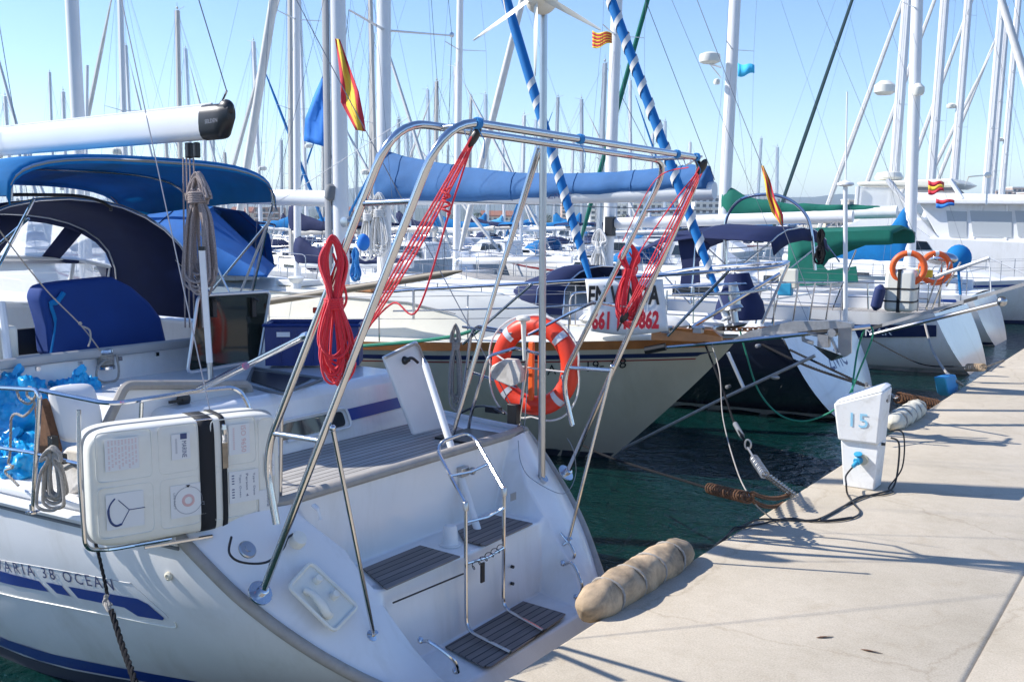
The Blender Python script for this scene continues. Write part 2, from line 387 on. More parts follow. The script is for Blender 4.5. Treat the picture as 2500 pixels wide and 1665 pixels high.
hills('hills', 2600, [(-2700, 60), (0, 40), (500, 55), (700, 60), (1000, 95), (1280, 80), (1500, 45), (1760, 60), (1860, 70), (1990, 62), (2060, 74), (2160, 64), (2300, 45), (2500, 30), (4900, 40)], 3)
hills('hills', 1500, [(-2700, 18), (600, 26), (1100, 30), (1300, 22), (1900, 26), (2500, 24), (4900, 20)], 9)
# far shore strip of land
g = MB(); P0 = CAM+_h*560; 
def HP(u, d, z=0.):
    p = CAM+_h*d+_r0*((u-1250)/FPX*d); return V((p.x, p.y, z))
g.prism([HP(-1500, 430, .9), HP(4200, 430, .9), HP(6500, 1100, .9), HP(-3500, 1100, .9)], (0, 0, -1.4))
tag(g.build('ground', 'build_cream', smooth=0), kind='structure')
# buildings on the far shore
def building(u, d, wpx, hpx, m, label, floors, bays, roof='flat', deep=14):
    wm = wpx/FPX*d; hm = hpx/FPX*d; c = HP(u, d, .9); rz = -YAW*-1
    b = thing('apartment_building', label, 'building', c); rot = Matrix.Rotation(YAW, 3, 'Z')
    g = MB(); g.box(c+rot@V((0, 0, hm/2)), (wm, deep, hm), rot=rot); g.build('wall', m, b, 0)
    g = MB(); g.box(c+rot@V((0, 0, hm+.4)), (wm+.8, deep+.8, .8), rot=rot)
    if roof == 'tile':
        g.prism([c+rot@V((-wm/2-.5, -deep/2-.5, hm+.8)), c+rot@V((-wm/2-.5, deep/2+.5, hm+.8)), c+rot@V((-wm/2-.5, 0, hm+3.2))], rot@V((wm+1, 0, 0)))
    g.build('roof', 'roof_tile' if roof == 'tile' else 'build_white', b, 0)
    for f in range(floors):
        for k in range(bays):
            x = -wm/2+wm*(k+.5)/bays; z = hm*(f+.5)/floors
            q = MB(); q.box(c+rot@V((x, -deep/2-.02, z)), (wm/bays*.55, .3, hm/floors*.5), rot=rot); q.build('window', 'window_dark', b, 0)
        q = MB(); q.box(c+rot@V((0, -deep/2-.7, hm*f/floors+.2)), (wm*.96, 1.4, .35), rot=rot); q.build('balcony', 'build_white', b, 0)
BL = [(663, 500, 60, 40, 'build_brown', 'brown block on the far shore left of the white boom end', 3, 4, 'flat'),
 (600, 520, 50, 26, 'build_cream', 'low cream house on the far shore left of the brown block', 2, 4, 'tile'),
 (1215, 520, 80, 20, 'build_cream', 'low yellow quayside house below the blue sail cover', 2, 6, 'tile'),
 (1380, 560, 26, 62, 'build_pink', 'narrow pink tower on the far shore right of the wind generator pole', 7, 2, 'flat'),
 (1480, 540, 90, 50, 'build_white', 'white block on the far shore behind the bare mast', 4, 6, 'flat'),
 (1600, 520, 130, 66, 'build_white', 'long white block with glazed galleries behind the red ropes', 5, 9, 'flat'),
 (1745, 530, 120, 70, 'build_white', 'tall white block with glazed galleries behind the spiral striped furled sail', 5, 8, 'flat'),
 (1860, 530, 90, 68, 'build_white', 'white block with galleries behind the steel hoop', 5, 6, 'flat'),
 (2030, 560, 60, 36, 'build_cream', 'cream houses behind the green sail cover', 3, 5, 'tile'),
 (2068, 640, 30, 62, 'build_cream', 'small cream tower beside the motor yacht', 4, 2, 'flat'),
 (2425, 700, 40, 85, 'build_pink', 'pink block of flats left of the far right group', 7, 3, 'flat'),
 (2462, 740, 34, 92, 'build_pink', 'tallest pink block of flats at far right', 8, 3, 'flat'),
 (2500, 700, 40, 80, 'build_pink', 'pink block of flats at the right edge', 7, 3, 'flat'),
 (250, 540, 90, 26, 'build_cream', 'low cream row on the far shore seen through the sprayhood', 2, 7, 'tile'),
 (880, 560, 70, 28, 'build_cream', 'low cream row beside the cream yacht mast', 2, 6, 'tile')]
for b in BL: building(*b)
# trees on the far shore
def tree(u, d, hpx, label, palm=False):
    c = HP(u, d, .9); h = hpx/FPX*d; t = thing('palm_tree' if palm else 'pine_tree', label, 'tree', c, 'trees on the far shore')
    g = MB(); g.tube([c, c+V((.1, 0, h*.75))], [.35, .2], 6); g.build('trunk', 'brown_pole', t)
    g = MB(); rr = random.Random(int(u))
    if palm:
        for k in range(16):
            a = k*2*pi/16+rr.random(); L_ = h*.42; top = c+V((.1, 0, h*.75))
            g.tube([top, top+V((cos(a)*L_*.5, sin(a)*L_*.5, L_*.3)), top+V((cos(a)*L_, sin(a)*L_, -L_*.3))], [.25, .6, .05], 4, flat=.3)
    else:
        for k in range(220):
            a = rr.uniform(0, 6.28); q = rr.random()**.5; z = rr.uniform(-1, 1); r_ = h*.42*q*sqrt(max(0, 1-z*z*.8))
            p = c+V((cos(a)*r_, sin(a)*r_, h*.66+z*h*.34)); s_ = h*.05*rr.uniform(.6, 1.4)
            ax = V((rr.uniform(-1, 1), rr.uniform(-1, 1), rr.uniform(-1, 1))).normalized(); bx = ax.orthogonal().normalized(); cx = ax.cross(bx)
            g.face([p+bx*s_, p+cx*s_*.7, p-bx*s_, p-cx*s_*.7])
    g.build('crown', 'foliage', t, 0)
for i, (u, hp, pl) in enumerate([(1165, 34, 1), (1335, 26, 0), (1660, 30, 0), (1935, 34, 0), (1955, 38, 1), (2010, 28, 0), (1100, 24, 0), (1520, 28, 0), (780, 22, 0), (560, 24, 1), (730, 20, 0)]):
    tree(u, 470+i*7, hp, ('palm on the far shore, ' if pl else 'dark bushy tree on the far shore, ')+['below the blue sail cover', 'beside the pink tower', 'in front of the white galleries', 'behind the drooping striped flag', 'right of the drooping flag', 'behind the green canopy', 'left of the palm', 'right of the bare mast', 'left of the cream mast', 'right of the blue canopy corner', 'below the cream boom'][i], bool(pl))
#@@KIT
# ------------------------------------------------------------------ generic sailing yacht (bow to -X when d=-1, stern at x0)
def sailboat(x0, y0, d=-1, L=11., B=1.75, fs=1.05, fb=1.35, hull='gelcoat', label='', ov=.9, so=.7, classic=False, mast=6.2, mh=15., mr=.085, mastm='alu_white',
             boom=4.6, boomz=2.4, cover='canvas_blue', ch=.3, furl='canvas_white', furlr=.09, spiral=None, stripe='blue_stripe', boot='antifoul_blue', detail=1, inner=None, group='sailing yachts in the marina',
             cabin='gelcoat_matt', dodger=None, spread=1, rake=.02, cab=(.32, .8, .42), boomdir=-1, lazy=True, name='sailing_yacht', deckm='gelcoat_matt', teak=False, back=True, furlx=0):
    root = thing(name, label, 'sailing yacht', (x0, y0, 0), group)
    def W(x, y, z): return V((x0+d*x, y0-d*y*-1 if d > 0 else y0-y, z))       # local: x forward from the stern, y to one side
    ns = 22 if detail else 12; nt = 9 if detail else 5
    def wd(s):
        s = max(0., min(1., s))
        a = .78+.22*min(1, s/.35)**.8 if not classic else .55+.45*min(1, s/.45)**.75
        b = 1 if s < .5 else max(0, 1-((s-.5)/.5)**2.3)
        return B*a*b
    def zd(s):
        s = max(0., min(1., s)); return fs+(fb-fs)*s**1.6-.09*sin(pi*s)
    def hp(s, t, sg):
        s = max(0., min(1., s)); t = max(0., min(1., t))
        z = zd(s)+(-.35-zd(s))*t
        x = s*L-(ov*t**1.1 if ov else 0)*max(0, (s-.5)/.5)**3
        x += (so*t if classic else -so*t*.9)*(1-s)**5
        c = .3+.65*max(0, (s-.45)/.55)**1.4+(.5*(1-s)**6 if not classic else .65*(1-s)**4)
        y = wd(s)*(1-c*t**(2.6-1.2*s))
        return W(x, sg*max(y, .0), z)
    for sg in (0,):
        rows = []
        for i in range(ns+1):
            s = i/ns; rows.append([hp(s, j/nt, 1) for j in range(nt+1)]+[hp(s, j/nt, -1) for j in range(nt, -1, -1)])
        g = MB(); g.grid(rows); g.face([p for p in rows[0]]); h_ = g.build('hull', hull, root, 50)
    def band(name, za, zb, m, s0=.0, s1=1., off=.006, sides=(1, -1)):
        g = MB()
        for sg in sides:
            rows = []
            for i in range(ns+1):
                s = s0+(s1-s0)*i/ns; r = []
                for z in (za(s), zb(s)):
                    t = (zd(s)-z)/(zd(s)+.35); p = hp(s, t, sg); c_ = W(s*L, 0, z); q = (p-c_); q.z = 0
                    r.append(p+(q.normalized()*off if q.length > 1e-4 else V((d*off, 0, 0))))
                rows.append(r)
            g.grid(rows)
        return g.build(name, m, root, 50)
    band('boot_stripe', lambda s: .1, lambda s: -.2, boot)
    if stripe: band('stripe', (lambda s: zd(s)-.175) if classic else (lambda s: zd(s)-.1-.04*s), (lambda s: zd(s)-.23) if classic else (lambda s: zd(s)-.17-.04*s), stripe, .03)
    if classic:
        band('cap_rail', lambda s: zd(s)+.05, lambda s: zd(s)-.11, 'varnish', .0, 1., .02)
        band('pinstripe', lambda s: zd(s)-.255, lambda s: zd(s)-.272, 'red_stripe', .03)
    # deck
    g = MB(); rows = []
    for i in range(ns+1):
        s = i/ns; z = zd(s)-.015; p = wd(s)
        rows.append([W(s*L, p*k, z+.06*(1-k*k)) for k in (-1, -.6, 0, .6, 1)])
    g.grid(rows); g.build('deck', 'teak_deck_x' if teak else deckm, root, 60)
    # cabin trunk
    c0, c1, chh = cab; rows = []; nc = 9
    for i in range(nc+1):
        t = i/nc; s = c0+(c1-c0)*t; wdt = wd(s)*.62*(1-.15*t); hz = chh*(1-.55*t**1.5)*(1 if 0 < i < nc else .02); z = zd(s)
        rows.append([W(s*L, wdt*1.08, z), W(s*L, wdt*.98, z+hz*.85), W(s*L, wdt*.8, z+hz), W(s*L, 0, z+hz*1.12+.03), W(s*L, -wdt*.8, z+hz), W(s*L, -wdt*.98, z+hz*.85), W(s*L, -wdt*1.08, z)])
    g = MB(); g.grid(rows); g.build('cabin', cabin, root, 35)
    for k in range(3 if detail else 2):
        t0 = .12+.25*k
        for sg in (1, -1):
            g = MB(); fr = []
            for t in (t0, t0+.16):
                s = c0+(c1-c0)*t; wdt = wd(s)*.62*(1-.15*t)*1.045+.012; hz = chh*(1-.55*t**1.5); z = zd(s); fr += [W(s*L, sg*wdt, z+hz*.3), W(s*L, sg*(wdt-.012), z+hz*.68)]
            g.face([fr[0], fr[2], fr[3], fr[1]]); g.build('window', 'glass_dark', root, 0, thick=.01)
    # cockpit well hint: coamings
    for sg in (1, -1): g = MB(); g.box(W(L*.17, sg*B*.52, fs+.12), (L*.27, .12, .3)); g.build('cockpit_coaming', cabin, root, 0, bevel=.03 if detail else 0)
    # rig
    mx = mast; top = W(mx-rake*mh, 0, mh); foot = W(mx, 0, zd(mx/L)+.2)
    g = MB(); g.tube([foot, top], [mr, mr*.9], 12 if detail else 6, flat=1.25); g.tube([top-V((0, 0, .05)), top+V((0, 0, .35))], .012, 4); g.tube([top, top+V((d*-.5, 0, .12))], .012, 4); g.ball(top+V((0, 0, .12)), .06, 6, 4)
    g.build('mast', mastm, root)
    hs = [.52] if spread == 1 else [.36, .66]; wires = MB(); wr = .004 if detail else .005
    for q in hs:
        c = foot.lerp(top, q); g = MB()
        for sg in (1, -1): g.tube([c, c+W(mx-.25, sg*B*.52, 0)-W(mx, 0, 0)+V((0, 0, .08))], [.03, .018], 6, flat=.5)
        g.build('spreader', 'alu', root)
    for sg in (1, -1):
        pts = [W(mx-.2, sg*B*.86, zd(mx/L))]+[foot.lerp(top, q)+W(mx-.25, sg*B*.52, 0)-W(mx, 0, 0)+V((0, 0, .08)) for q in hs]+[top]
        wires.tube(pts, wr, 4); wires.tube([W(mx-.5, sg*B*.84, zd(mx/L)), foot.lerp(top, hs[0])], wr, 4)
    if back:
        wires.tube([top, W(.15, 0, fs+.05)], wr, 4)
    wires.build('rigging', 'wire', root)
    bow = W(L-.15+furlx, 0, fb+.1); fst = bow.lerp(top, .97)
    if furl:
        g = MB(); n = 40; g.tube([bow.lerp(fst, .03), bow.lerp(fst, .07), bow.lerp(fst, .3), bow.lerp(fst, .75), bow.lerp(fst, .93)], [.03, furlr*.85, furlr, furlr*.7, .02], 10 if detail else 6)
        fo = g.build('furled_sail', furl, root)
        if spiral: spiral_strip(bow, fst, furlr, spiral, root)
        g = MB(); g.tube([bow, fst], .012, 5); g.lathe(bow+(fst-bow).normalized()*.12, [(.07, 0), (.08, .02), (.05, .04), (.05, .12), (.08, .14), (.07, .16)], fst-bow, 10); g.build('forestay', 'alu', root)
    else:
        g = MB(); g.tube([bow, fst], wr, 4); g.build('forestay', 'wire', root)
    if boom:
        b0 = W(mx-.15, 0, boomz); b1 = W(mx-.15-boom, 0, boomz+.12*boom/4); g = MB()
        g.tube([b0, b1], [.07*mr/.085]*2, 10, flat=1.35); g.build('boom', mastm, root)
        if cover:
            g = MB(); rows = []; m_ = 14
            for i in range(m_+1):
                t = i/m_; c = b0.lerp(b1, -.03+t*1.0)+V((0, 0, .04)); hh = ch*(1.7*(1-t)**5+.95*(1-t)**.5*.7+.4)*(1+.06*sin(i*1.9)); ww = .15*(1-.45*t)*(1+.1*sin(i*2.3)); 
                if i == m_: hh *= .5; ww *= .4
                rows.append([c+V((0, ww*sin(a)*(1+.13*sin(3*a+i*1.7)), hh*.5*(1-cos(a)*(1+.04*sin(i*2.9)))-.06)) for a in [2*pi*k/16 for k in range(16)]])
            g.grid(rows, cv=True, caps=True); g.build('sail_cover', cover, root, 180)
        if lazy:
            g = MB(); g.tube([b1, top], wr*.8, 3); g.tube([b0.lerp(b1, .5), b0.lerp(b1, .5)-V((0, 0, boomz-fs-.4))], .012, 4); g.build('topping_lift', 'wire', root)
    # rails
    g = MB(); zr = .6
    def dk(s, sg, z=0): return W(s*L, sg*(wd(s)-.04), zd(s)+z)
    pul = [dk(.88, 1), dk(.88, 1, zr), dk(.95, 1, zr+.03), W(L+.12, 0, fb+zr+.06), dk(.95, -1, zr+.03), dk(.88, -1, zr), dk(.88, -1)]
    g.tube(fillet(pul, .12), .013, 6); g.tube([dk(.95, 1), dk(.95, 1, zr)], .011, 5); g.tube([dk(.95, -1), dk(.95, -1, zr)], .011, 5)
    g.build('pulpit', 'steel', root)
    g = MB(); pus = [dk(.13, 1), dk(.13, 1, zr), dk(.01, 1, zr), dk(.01, -1, zr), dk(.13, -1, zr), dk(.13, -1)]
    g.tube(fillet(pus, .12), .013, 6)
    for sg in (1, -1): g.tube([dk(.01, sg), dk(.01, sg, zr)], .011, 5); g.tube([dk(.13, sg, zr*.5), dk(.01, sg, zr*.5)], .009, 5)
    g.build('pushpit', 'steel', root)
    if detail:
        for sg in (1, -1):
            for s in (.24, .36, .48, .6, .72, .8): g = MB(); g.tube([dk(s, sg), dk(s, sg, zr)], .011, 6); g.build('stanchion', 'steel', root)
            g = MB()
            for zz in (zr-.01, zr*.5): g.tube([dk(s, sg, zz) for s in (.13, .24, .36, .48, .6, .72, .8, .88)], .004, 4)
            g.build('lifeline', 'wire', root)
    if not detail:
        g = MB()
        for sg in (1, -1):
            for s in (.26, .42, .58, .74): g.tube([dk(s, sg), dk(s, sg, zr)], .014, 4)
            for zz in (zr-.01, zr*.5): g.tube([dk(s, sg, zz) for s in (.13, .26, .42, .58, .74, .88)], .007, 3)
        g.build('guard_rail', 'steel', root)
        for t_ in (.45, .8): g = MB(); s_ = c0+(c1-c0)*t_; g.box(W(s_*L, 0, zd(s_)+chh*(1.05-.55*t_**1.5)+.06), (.55, .5, .07)); g.build('deck_hatch', 'glass_dark' if t_ < .5 else 'gelcoat_matt', root, 0)
        g = MB(); cw_ = W(L*.12, 0, fs+.75); g.tube([cw_+V((0, .42*cos(a), .42*sin(a))) for a in [2*pi*k/14 for k in range(14)]], .02, 4, closed=True); g.tube([cw_, W(L*.14, 0, fs+.1)], .06, 5); g.build('steering_wheel', 'steel', root)
        g = MB(); g.tube([top+V((d*.0, mr+.03, 0)), foot+V((0, mr+.25, 0))], .007, 3); g.tube([top-V((0, mr+.03, 0)), foot-V((0, mr+.3, 0))], .007, 3); g.tube([top, W(L*.02, .3, fs+.3)], .006, 3); g.build('halyard', 'wire_dark' if int(abs(x0)*10) % 2 else 'rope_white', root)
        k_ = int(abs(x0)*13) % 4
        if k_ < 2:
            g = MB(); rows = []; hb = B*.62
            for i, xx in enumerate((.03, .035, .2, .205)): rows.append([W(L*xx, hb*k2, fs+1.75+.12*(1-k2*k2)-(.08 if i in (0, 3) else 0)) for k2 in (-1, -.7, 0, .7, 1)])
            g.grid(rows); bm_ = g.build('bimini', ['canvas_navy', 'canvas_blue'][k_], root, 60, thick=.02)
            g = MB(); 
            for sg in (1, -1): g.tube([W(L*.04, sg*hb, fs+1.7), W(L*.11, sg*B*.8, fs+.1)], .014, 4); g.tube([W(L*.2, sg*hb, fs+1.7), W(L*.11, sg*B*.8, fs+.1)], .014, 4)
            g.build('bimini_frame', 'steel', root)
        elif k_ == 2: g = MB(); g.lathe(W(mx+.25, 0, mh*.45), [(.2, 0), (.24, .06), (.24, .18), (.1, .26)], n=10); g.build('radar_dome', 'white_plastic', root)
        else: g = MB(); g.box(W(L*.02, B*.3, fs+.5), (.25, .5, .35)); g.build('stern_locker', 'canvas_white', root, 0)
    if dodger:
        g = MB(); rows = []; xc = c0*L+.1; wb = B*.6; zz = zd(c0)+.1
        for i, (dx, hz, ww) in enumerate(((1.2, .15, .9), (.75, .62, .95), (.15, .85, 1.), (-.45, .85, 1.))):
            rows.append([W(xc+dx, wb*ww*cos(a)*1.05, zz+(hz)*(sin(a)**.55 if sin(a) > 0 else 0)) for a in [pi*k/10 for k in range(11)]])
        g.grid(rows); g.build('sprayhood', dodger, root, 60, thick=.02)
        for i in (2, 3):
            g = MB(); g.tube(rows[i], .014, 6); g.build('hood_frame', 'steel', root)
        if detail:
            g = MB(); r0, r1 = rows[0], rows[1]
            for k in range(2, 8, 2): 
                q = [r0[k].lerp(r1[k], .25), r0[k+1].lerp(r1[k+1], .25), r0[k+1].lerp(r1[k+1], .85), r0[k].lerp(r1[k], .85)]; g.face([p+V((d*.02, 0, .015)) for p in q])
            g.build('hood_window', 'vinyl', root, 0)
    root['_d'] = d
    return root, W, zd, wd, hp, top, bow
def spiral_strip(a, b, r, m, root, pitch=.3, w=.078, t0=.04, t1=.92):
    a, b = V(a), V(b); L_ = (b-a).length; t = (b-a).normalized(); n1 = t.orthogonal().normalized(); n2 = t.cross(n1); rows = []; N_ = int(L_*(t1-t0)/pitch*14)
    for i in range(N_+1):
        q = t0+(t1-t0)*i/N_; s = q*L_; an = 2*pi*s/pitch
        rr_ = r*(1.0 if q < .35 else 1.-.42*(q-.35)/.6)+.006 if q > .07 else r*.9+.006
        rows.append([a+t*(s+dz)+(n1*cos(an)+n2*sin(an))*rr_ for dz in (-w/2, 0, w/2)])
    g = MB(); g.grid(rows); return g.build('spiral_tape', m, root, 180)
def cable(name, pts, r, m, label, cat='rope', strands=False, group=None, n=6):
    g = MB(); (g.rope(pts, r) if strands else g.tube(pts, r, n)); return tag(g.build(name, m), label, cat, group)
def hank(top, w, h, loops, r, m, label, neck=.45, seed=1, sway=(1, 0, 0), knot=True, depth=.35, name='rope_coil'):
    "a coiled line hanging from a point: gathered loops with a wrapped neck"
    rr = random.Random(seed); top = V(top); sx = V(sway).normalized(); sy = sx.cross(V((0, 0, 1))); g = MB()
    nz = top.z-h*neck
    for k in range(loops):
        ww = w*rr.uniform(.35, 1.); hh = h*rr.uniform(.8, 1.02); oy = rr.uniform(-depth, depth)*w; ox = rr.uniform(-.12, .12)*w; tp = rr.uniform(.0, .05)*h
        nn = w*.2; P = []
        for t, xx in ((0, .0), (.08, .55), (.2, .8), (neck-.05, .32), (neck+.05, .3), (neck+.22, .75), (.85, 1.), (.96, .65), (1., 0)):
            P.append((t, xx))
        lft = [top+sx*(-ww*.5*x+ox*(t))+sy*(oy*(.3+t))-V((0, 0, hh*t+tp*(1-t))) for t, x in P]
        rgt = [top+sx*(ww*.5*x*rr.uniform(.8, 1.1)+ox*(t))+sy*(oy*(.3+t)*.7)-V((0, 0, hh*t+tp*(1-t))) for t, x in P]
        loop = lft[:-1]+[rgt[-1]]+list(reversed(rgt[1:-1]))
        g.tube(cr(loop, 5, True), r, 6, closed=True)
    o = thing(name, label, 'rope', top)
    g.build('loops', m, o)
    if knot:
        g = MB(); hx = []
        for i in range(5*14): a = i/14*2*pi; hx.append(top+sx*(cos(a)*w*.235)+sy*(sin(a)*w*.22)-V((0, 0, h*neck-.03+i/70*r*9)))
        g.tube(hx, r, 6); g.tube(cr([hx[-1], hx[-1]+sx*w*.1+V((0, 0, h*.1)), top-V((0, 0, h*.12))], 6), r, 6); g.build('wrap', m, o)
    return o
def coil_spring(g, a, b, R_, r, turns, n=5):
    a, b = V(a), V(b); t = (b-a); L_ = t.length; t.normalize(); n1 = t.orthogonal().normalized(); n2 = t.cross(n1)
    g.tube([a+t*L_*i/(turns*10)+(n1*cos(2*pi*i/10)+n2*sin(2*pi*i/10))*R_ for i in range(turns*10+1)], r, n)
def chain(g, pts, size=.035, r=.006):
    P = [V(p) for p in pts]; D = [0]
    for i in range(1, len(P)): D.append(D[-1]+(P[i]-P[i-1]).length)
    n = int(D[-1]/(size*1.35)); j = 0
    for i in range(n):
        d = D[-1]*(i+.5)/n
        while j < len(P)-2 and D[j+1] < d: j += 1
        q = P[j].lerp(P[j+1], (d-D[j])/max(1e-6, D[j+1]-D[j])); t = (P[j+1]-P[j]).normalized(); n1 = t.orthogonal().normalized(); 
        if i % 2: n1 = t.cross(n1)
        g.tube([q+t*cos(a)*size+n1*sin(a)*size*.55 for a in [2*pi*k/8 for k in range(8)]], r, 4, closed=True)
#@@MAIN
# ================================================================== the yacht with the davits
Y0 = 5.
def clamp(x, a=0., b=1.): return max(a, min(b, x))
def lerpt(tab, x):
    for (a, p), (b, q) in zip(tab, tab[1:]):
        if a <= x <= b: t = (x-a)/(b-a); return p+(q-p)*t
    return tab[0][1] if x < tab[0][0] else tab[-1][1]
def hw(x, z):
    W_ = lerpt([(-13.4, .02), (-12.5, .55), (-11, 1.2), (-9, 1.75), (-7, 1.94), (-5, 1.97), (-3.2, 1.9), (-1.6, 1.70), (-.5, 1.5), (0, 1.35)], x)
    c = .22+.51*clamp((x+3.6)/3)**1.4+.7*clamp((-x-8)/5)
    return max(.0, W_*(1-c*clamp(1-z/1.36)**2.2))
yt = thing('sailing_yacht', 'foreground white yacht with steel davits, open stern steps and blue bimini', 'sailing yacht', (-6, Y0, 0))
E_ = [(-1.66, 1.36), (-1.48, 1.22), (-1.3, 1.07), (-1.12, .93), (-.93, .78), (-.73, .62), (-.5, .45), (-.42, .33), (-.5, .0), (-.9, -.3)]
Ec = [(p.x, p.y) for p in cr([(a, b, 0) for a, b in E_], 3)]
def zdk(x): return 1.36+.42*clamp((-x-1.6)/11.6)**1.5
rows = []; nS = 26
for i in range(nS+1):
    s = (i/nS)**1.25; r = []
    for sg in (-1, 1):
        col = []
        for (ex, ez) in Ec:
            t = (1.36-ez)/1.66; xb = -13.4+1.3*t; x = ex+(xb-ex)*s; z = zdk(x)+(-.3-zdk(x))*t if s > .001 else ez
            if s > .001: z = zdk(x)*(1-s**.01*0)+( -.3-zdk(x))*t
            col.append(V((x, Y0+sg*hw(x, z), z)))
        r.append(col)
    rows.append(r[0]+list(reversed(r[1])))
g = MB(); g.grid(rows); g.build('hull', 'gelcoat', yt, 50)
def snap(p, off=.004):
    return V((p.x, Y0-hw(p.x, p.z)-off, p.z))
def hullpt(u, v, off=.004):
    y = 3.2
    for _ in range(6): p = A(u, v, Y=y); y = Y0-hw(p.x, p.z)
    return V((p.x, y-off, p.z))
def decal(px, name, m, par, off=.004, n=10):
    "polygon of pixels laid on the port side of the hull, cut into strips so that it follows the curve"
    P = [hullpt(u, v, off) for u, v in px]; g = MB(); h = len(P)//2
    top = P[:h]; bot = list(reversed(P[h:])); rows = []
    for k in range(h-1):
        for i in range(n+(1 if k == h-2 else 0)):
            t = i/n; rows.append([snap(top[k].lerp(top[k+1], t), off), snap(bot[k].lerp(bot[k+1], t), off)])
    g.grid(rows); return g.build(name, m, par, 60)
decal([(-200, 1352), (0, 1392), (97, 1418), (120, 1444), (0, 1419), (-200, 1378)], 'stripe', 'blue_stripe', yt)
decal([(113, 1420), (152, 1429), (174, 1455), (140, 1447)], 'stripe', 'blue_stripe', yt)
decal([(168, 1431), (250, 1446), (337, 1461), (362, 1474), (402, 1508), (398, 1513), (338, 1503), (305, 1482), (250, 1471), (192, 1459)], 'stripe', 'blue_stripe', yt)
g = MB(); pts = [hullpt(u, v, .004) for u, v in [(-60, 1436), (0, 1447), (140, 1476), (300, 1508), (400, 1528), (428, 1531), (431, 1524), (427, 1517)]]
g.tube([snap(p, .003) for p in cr(pts, 5)], .004, 5); g.build('moulding_line', 'white_plastic', yt)
g = MB(); pts = [hullpt(u, v) for u, v in [(-60, 1357), (0, 1366), (140, 1390), (300, 1420), (325, 1428), (395, 1490), (412, 1508)]]
g.tube([snap(p, .001) for p in cr(pts, 5)], .002, 4); g.build('moulding_line', 'grey_trim', yt)
a = hullpt(0, 1395); b = hullpt(283, 1446); bl = (b-a).normalized()
aa = a-bl*.17
text('BAVARIA 38 OCEAN', 'lettering', 'ink_navy', yt, aa+V((0, 0, .016)), .076, sp=1.35, right=bl, width=(b-aa).length, snap=lambda p: snap(p, .005))
# boot stripe at the waterline
for za, zb, m in ((.235, .12, 'blue_stripe'), (.10, -.28, 'antifoul')):
    g = MB()
    for sg in (-1, 1):
        rows = []
        for i in range(40):
            x = -.62-12.2*i/39
            rows.append([V((x, Y0+sg*(hw(x, z)+.005), z)) for z in (za, (za+zb)/2, zb)])
        g.grid(rows)
    g.build('boot_stripe', m, yt, 60)
# ---- stern moulding with its steps
St = [(-1.38, 1.46), (-1.35, .96), (-.93, .95), (-.885, .45), (-.47, .43), (-.4, .33), (-.5, 0), (-.9, -.3)]
Pl = [(-1.38, 1.46), (-1.13, 1.18), (-.94, .965), (-.68, .67), (-.49, .45), (-.4, .33), (-.5, 0), (-.9, -.3)]
Ed = [(-1.66, 1.36), (-1.36, 1.12), (-1.12, .93), (-.78, .66), (-.5, .45), (-.42, .33), (-.5, 0), (-.9, -.3)]
Cc = [1.12, .9, .88, .82, .74, .55, .3, .12]
def dens(P, k=4):
    out = []
    for a, b in zip(P, P[1:]):
        for i in range(k): out.append(tuple(a[j]+(b[j]-a[j])*i/k for j in range(len(a))))
    return out+[P[-1]]
St2, Pl2, Cc2 = dens(St), dens(Pl), [c[0] for c in dens([(c,) for c in Cc])]
Ed2 = []
for k, (x, z) in enumerate(dens(Ed)): Ed2.append((x, z))
rows = []
cols = [(1, f) for f in (1., .8, .6, .4, .2, 0)]
def scol(sg, kind, f=0):
    r = []
    for i in range(len(St2)):
        c = Cc2[i]
        if kind == 'st': x, z = St2[i]; y = (c-.05)*f
        else:
            xa, za = Pl2[i]; xb, zb = Ed2[i]; yb = hw(xb, zb)+.002; ya = min(c+.03, yb*.9)
            y = ya+(yb-ya)*f; x = xa+(xb-xa)*f; z = za+(zb-za)*f; bul = max(0, (xa-xb))*.9*f*(1-f); x += bul; z += bul*.6
        r.append(V((x, Y0+sg*y, z)))
    return r
for f in (1, .82, .64, .46, .28, .12, 0): rows.append(scol(-1, 'pl', f))
rows.append(scol(-1, 'st', 1)); rows.append(scol(-1, 'st', .93)); rows.append(scol(-1, 'st', .5)); rows.append(scol(1, 'st', 0)); rows.append(scol(1, 'st', .5)); rows.append(scol(1, 'st', .93)); rows.append(scol(1, 'st', 1))
for f in (0, .12, .28, .46, .64, .82, 1): rows.append(scol(1, 'pl', f))
g = MB(); g.grid(rows); g.build('transom', 'gelcoat', yt, 38, bevel=.018)
# edge moulding along the transom, sheer and coaming
for sg in (-1, 1):
    g = MB(); g.tube([V((x+.005, Y0+sg*(hw(x, z)-.012), z+.006)) for x, z in Ec[:26]], [.034]*20+[.03, .025, .02, .015, .01, .01], 10); g.build('rub_rail', 'rubrail', yt)
    g = MB(); xs = [-1.64-i*.4 for i in range(30)]
    g.tube([V((x, Y0+sg*(hw(x, zdk(x))+.01), zdk(x)-.015)) for x in xs], .032, 8); g.tube([V((x, Y0+sg*(hw(x, zdk(x))-.05), zdk(x)+.035)) for x in xs], .02, 8, flat=1.3); g.build('toe_rail', 'gelcoat_matt', yt)
    g = MB(); g.tube([V((x, Y0+sg*(hw(x, zdk(x)-.06)+.008), zdk(x)-.06)) for x in xs], .012, 6); g.build('toe_rail', 'rubber_grey', yt)
g = MB(); g.tube([V((-1.62, Y0-1.62, 1.4)), V((-1.5, Y0-1.35, 1.45)), V((-1.4, Y0-1.08, 1.48)), V((-1.385, Y0, 1.485)), V((-1.4, Y0+1.08, 1.48)), V((-1.5, Y0+1.35, 1.45)), V((-1.62, Y0+1.62, 1.4))], .045, 10, flat=.75); g.build('coaming_rail', 'rubrail', yt)
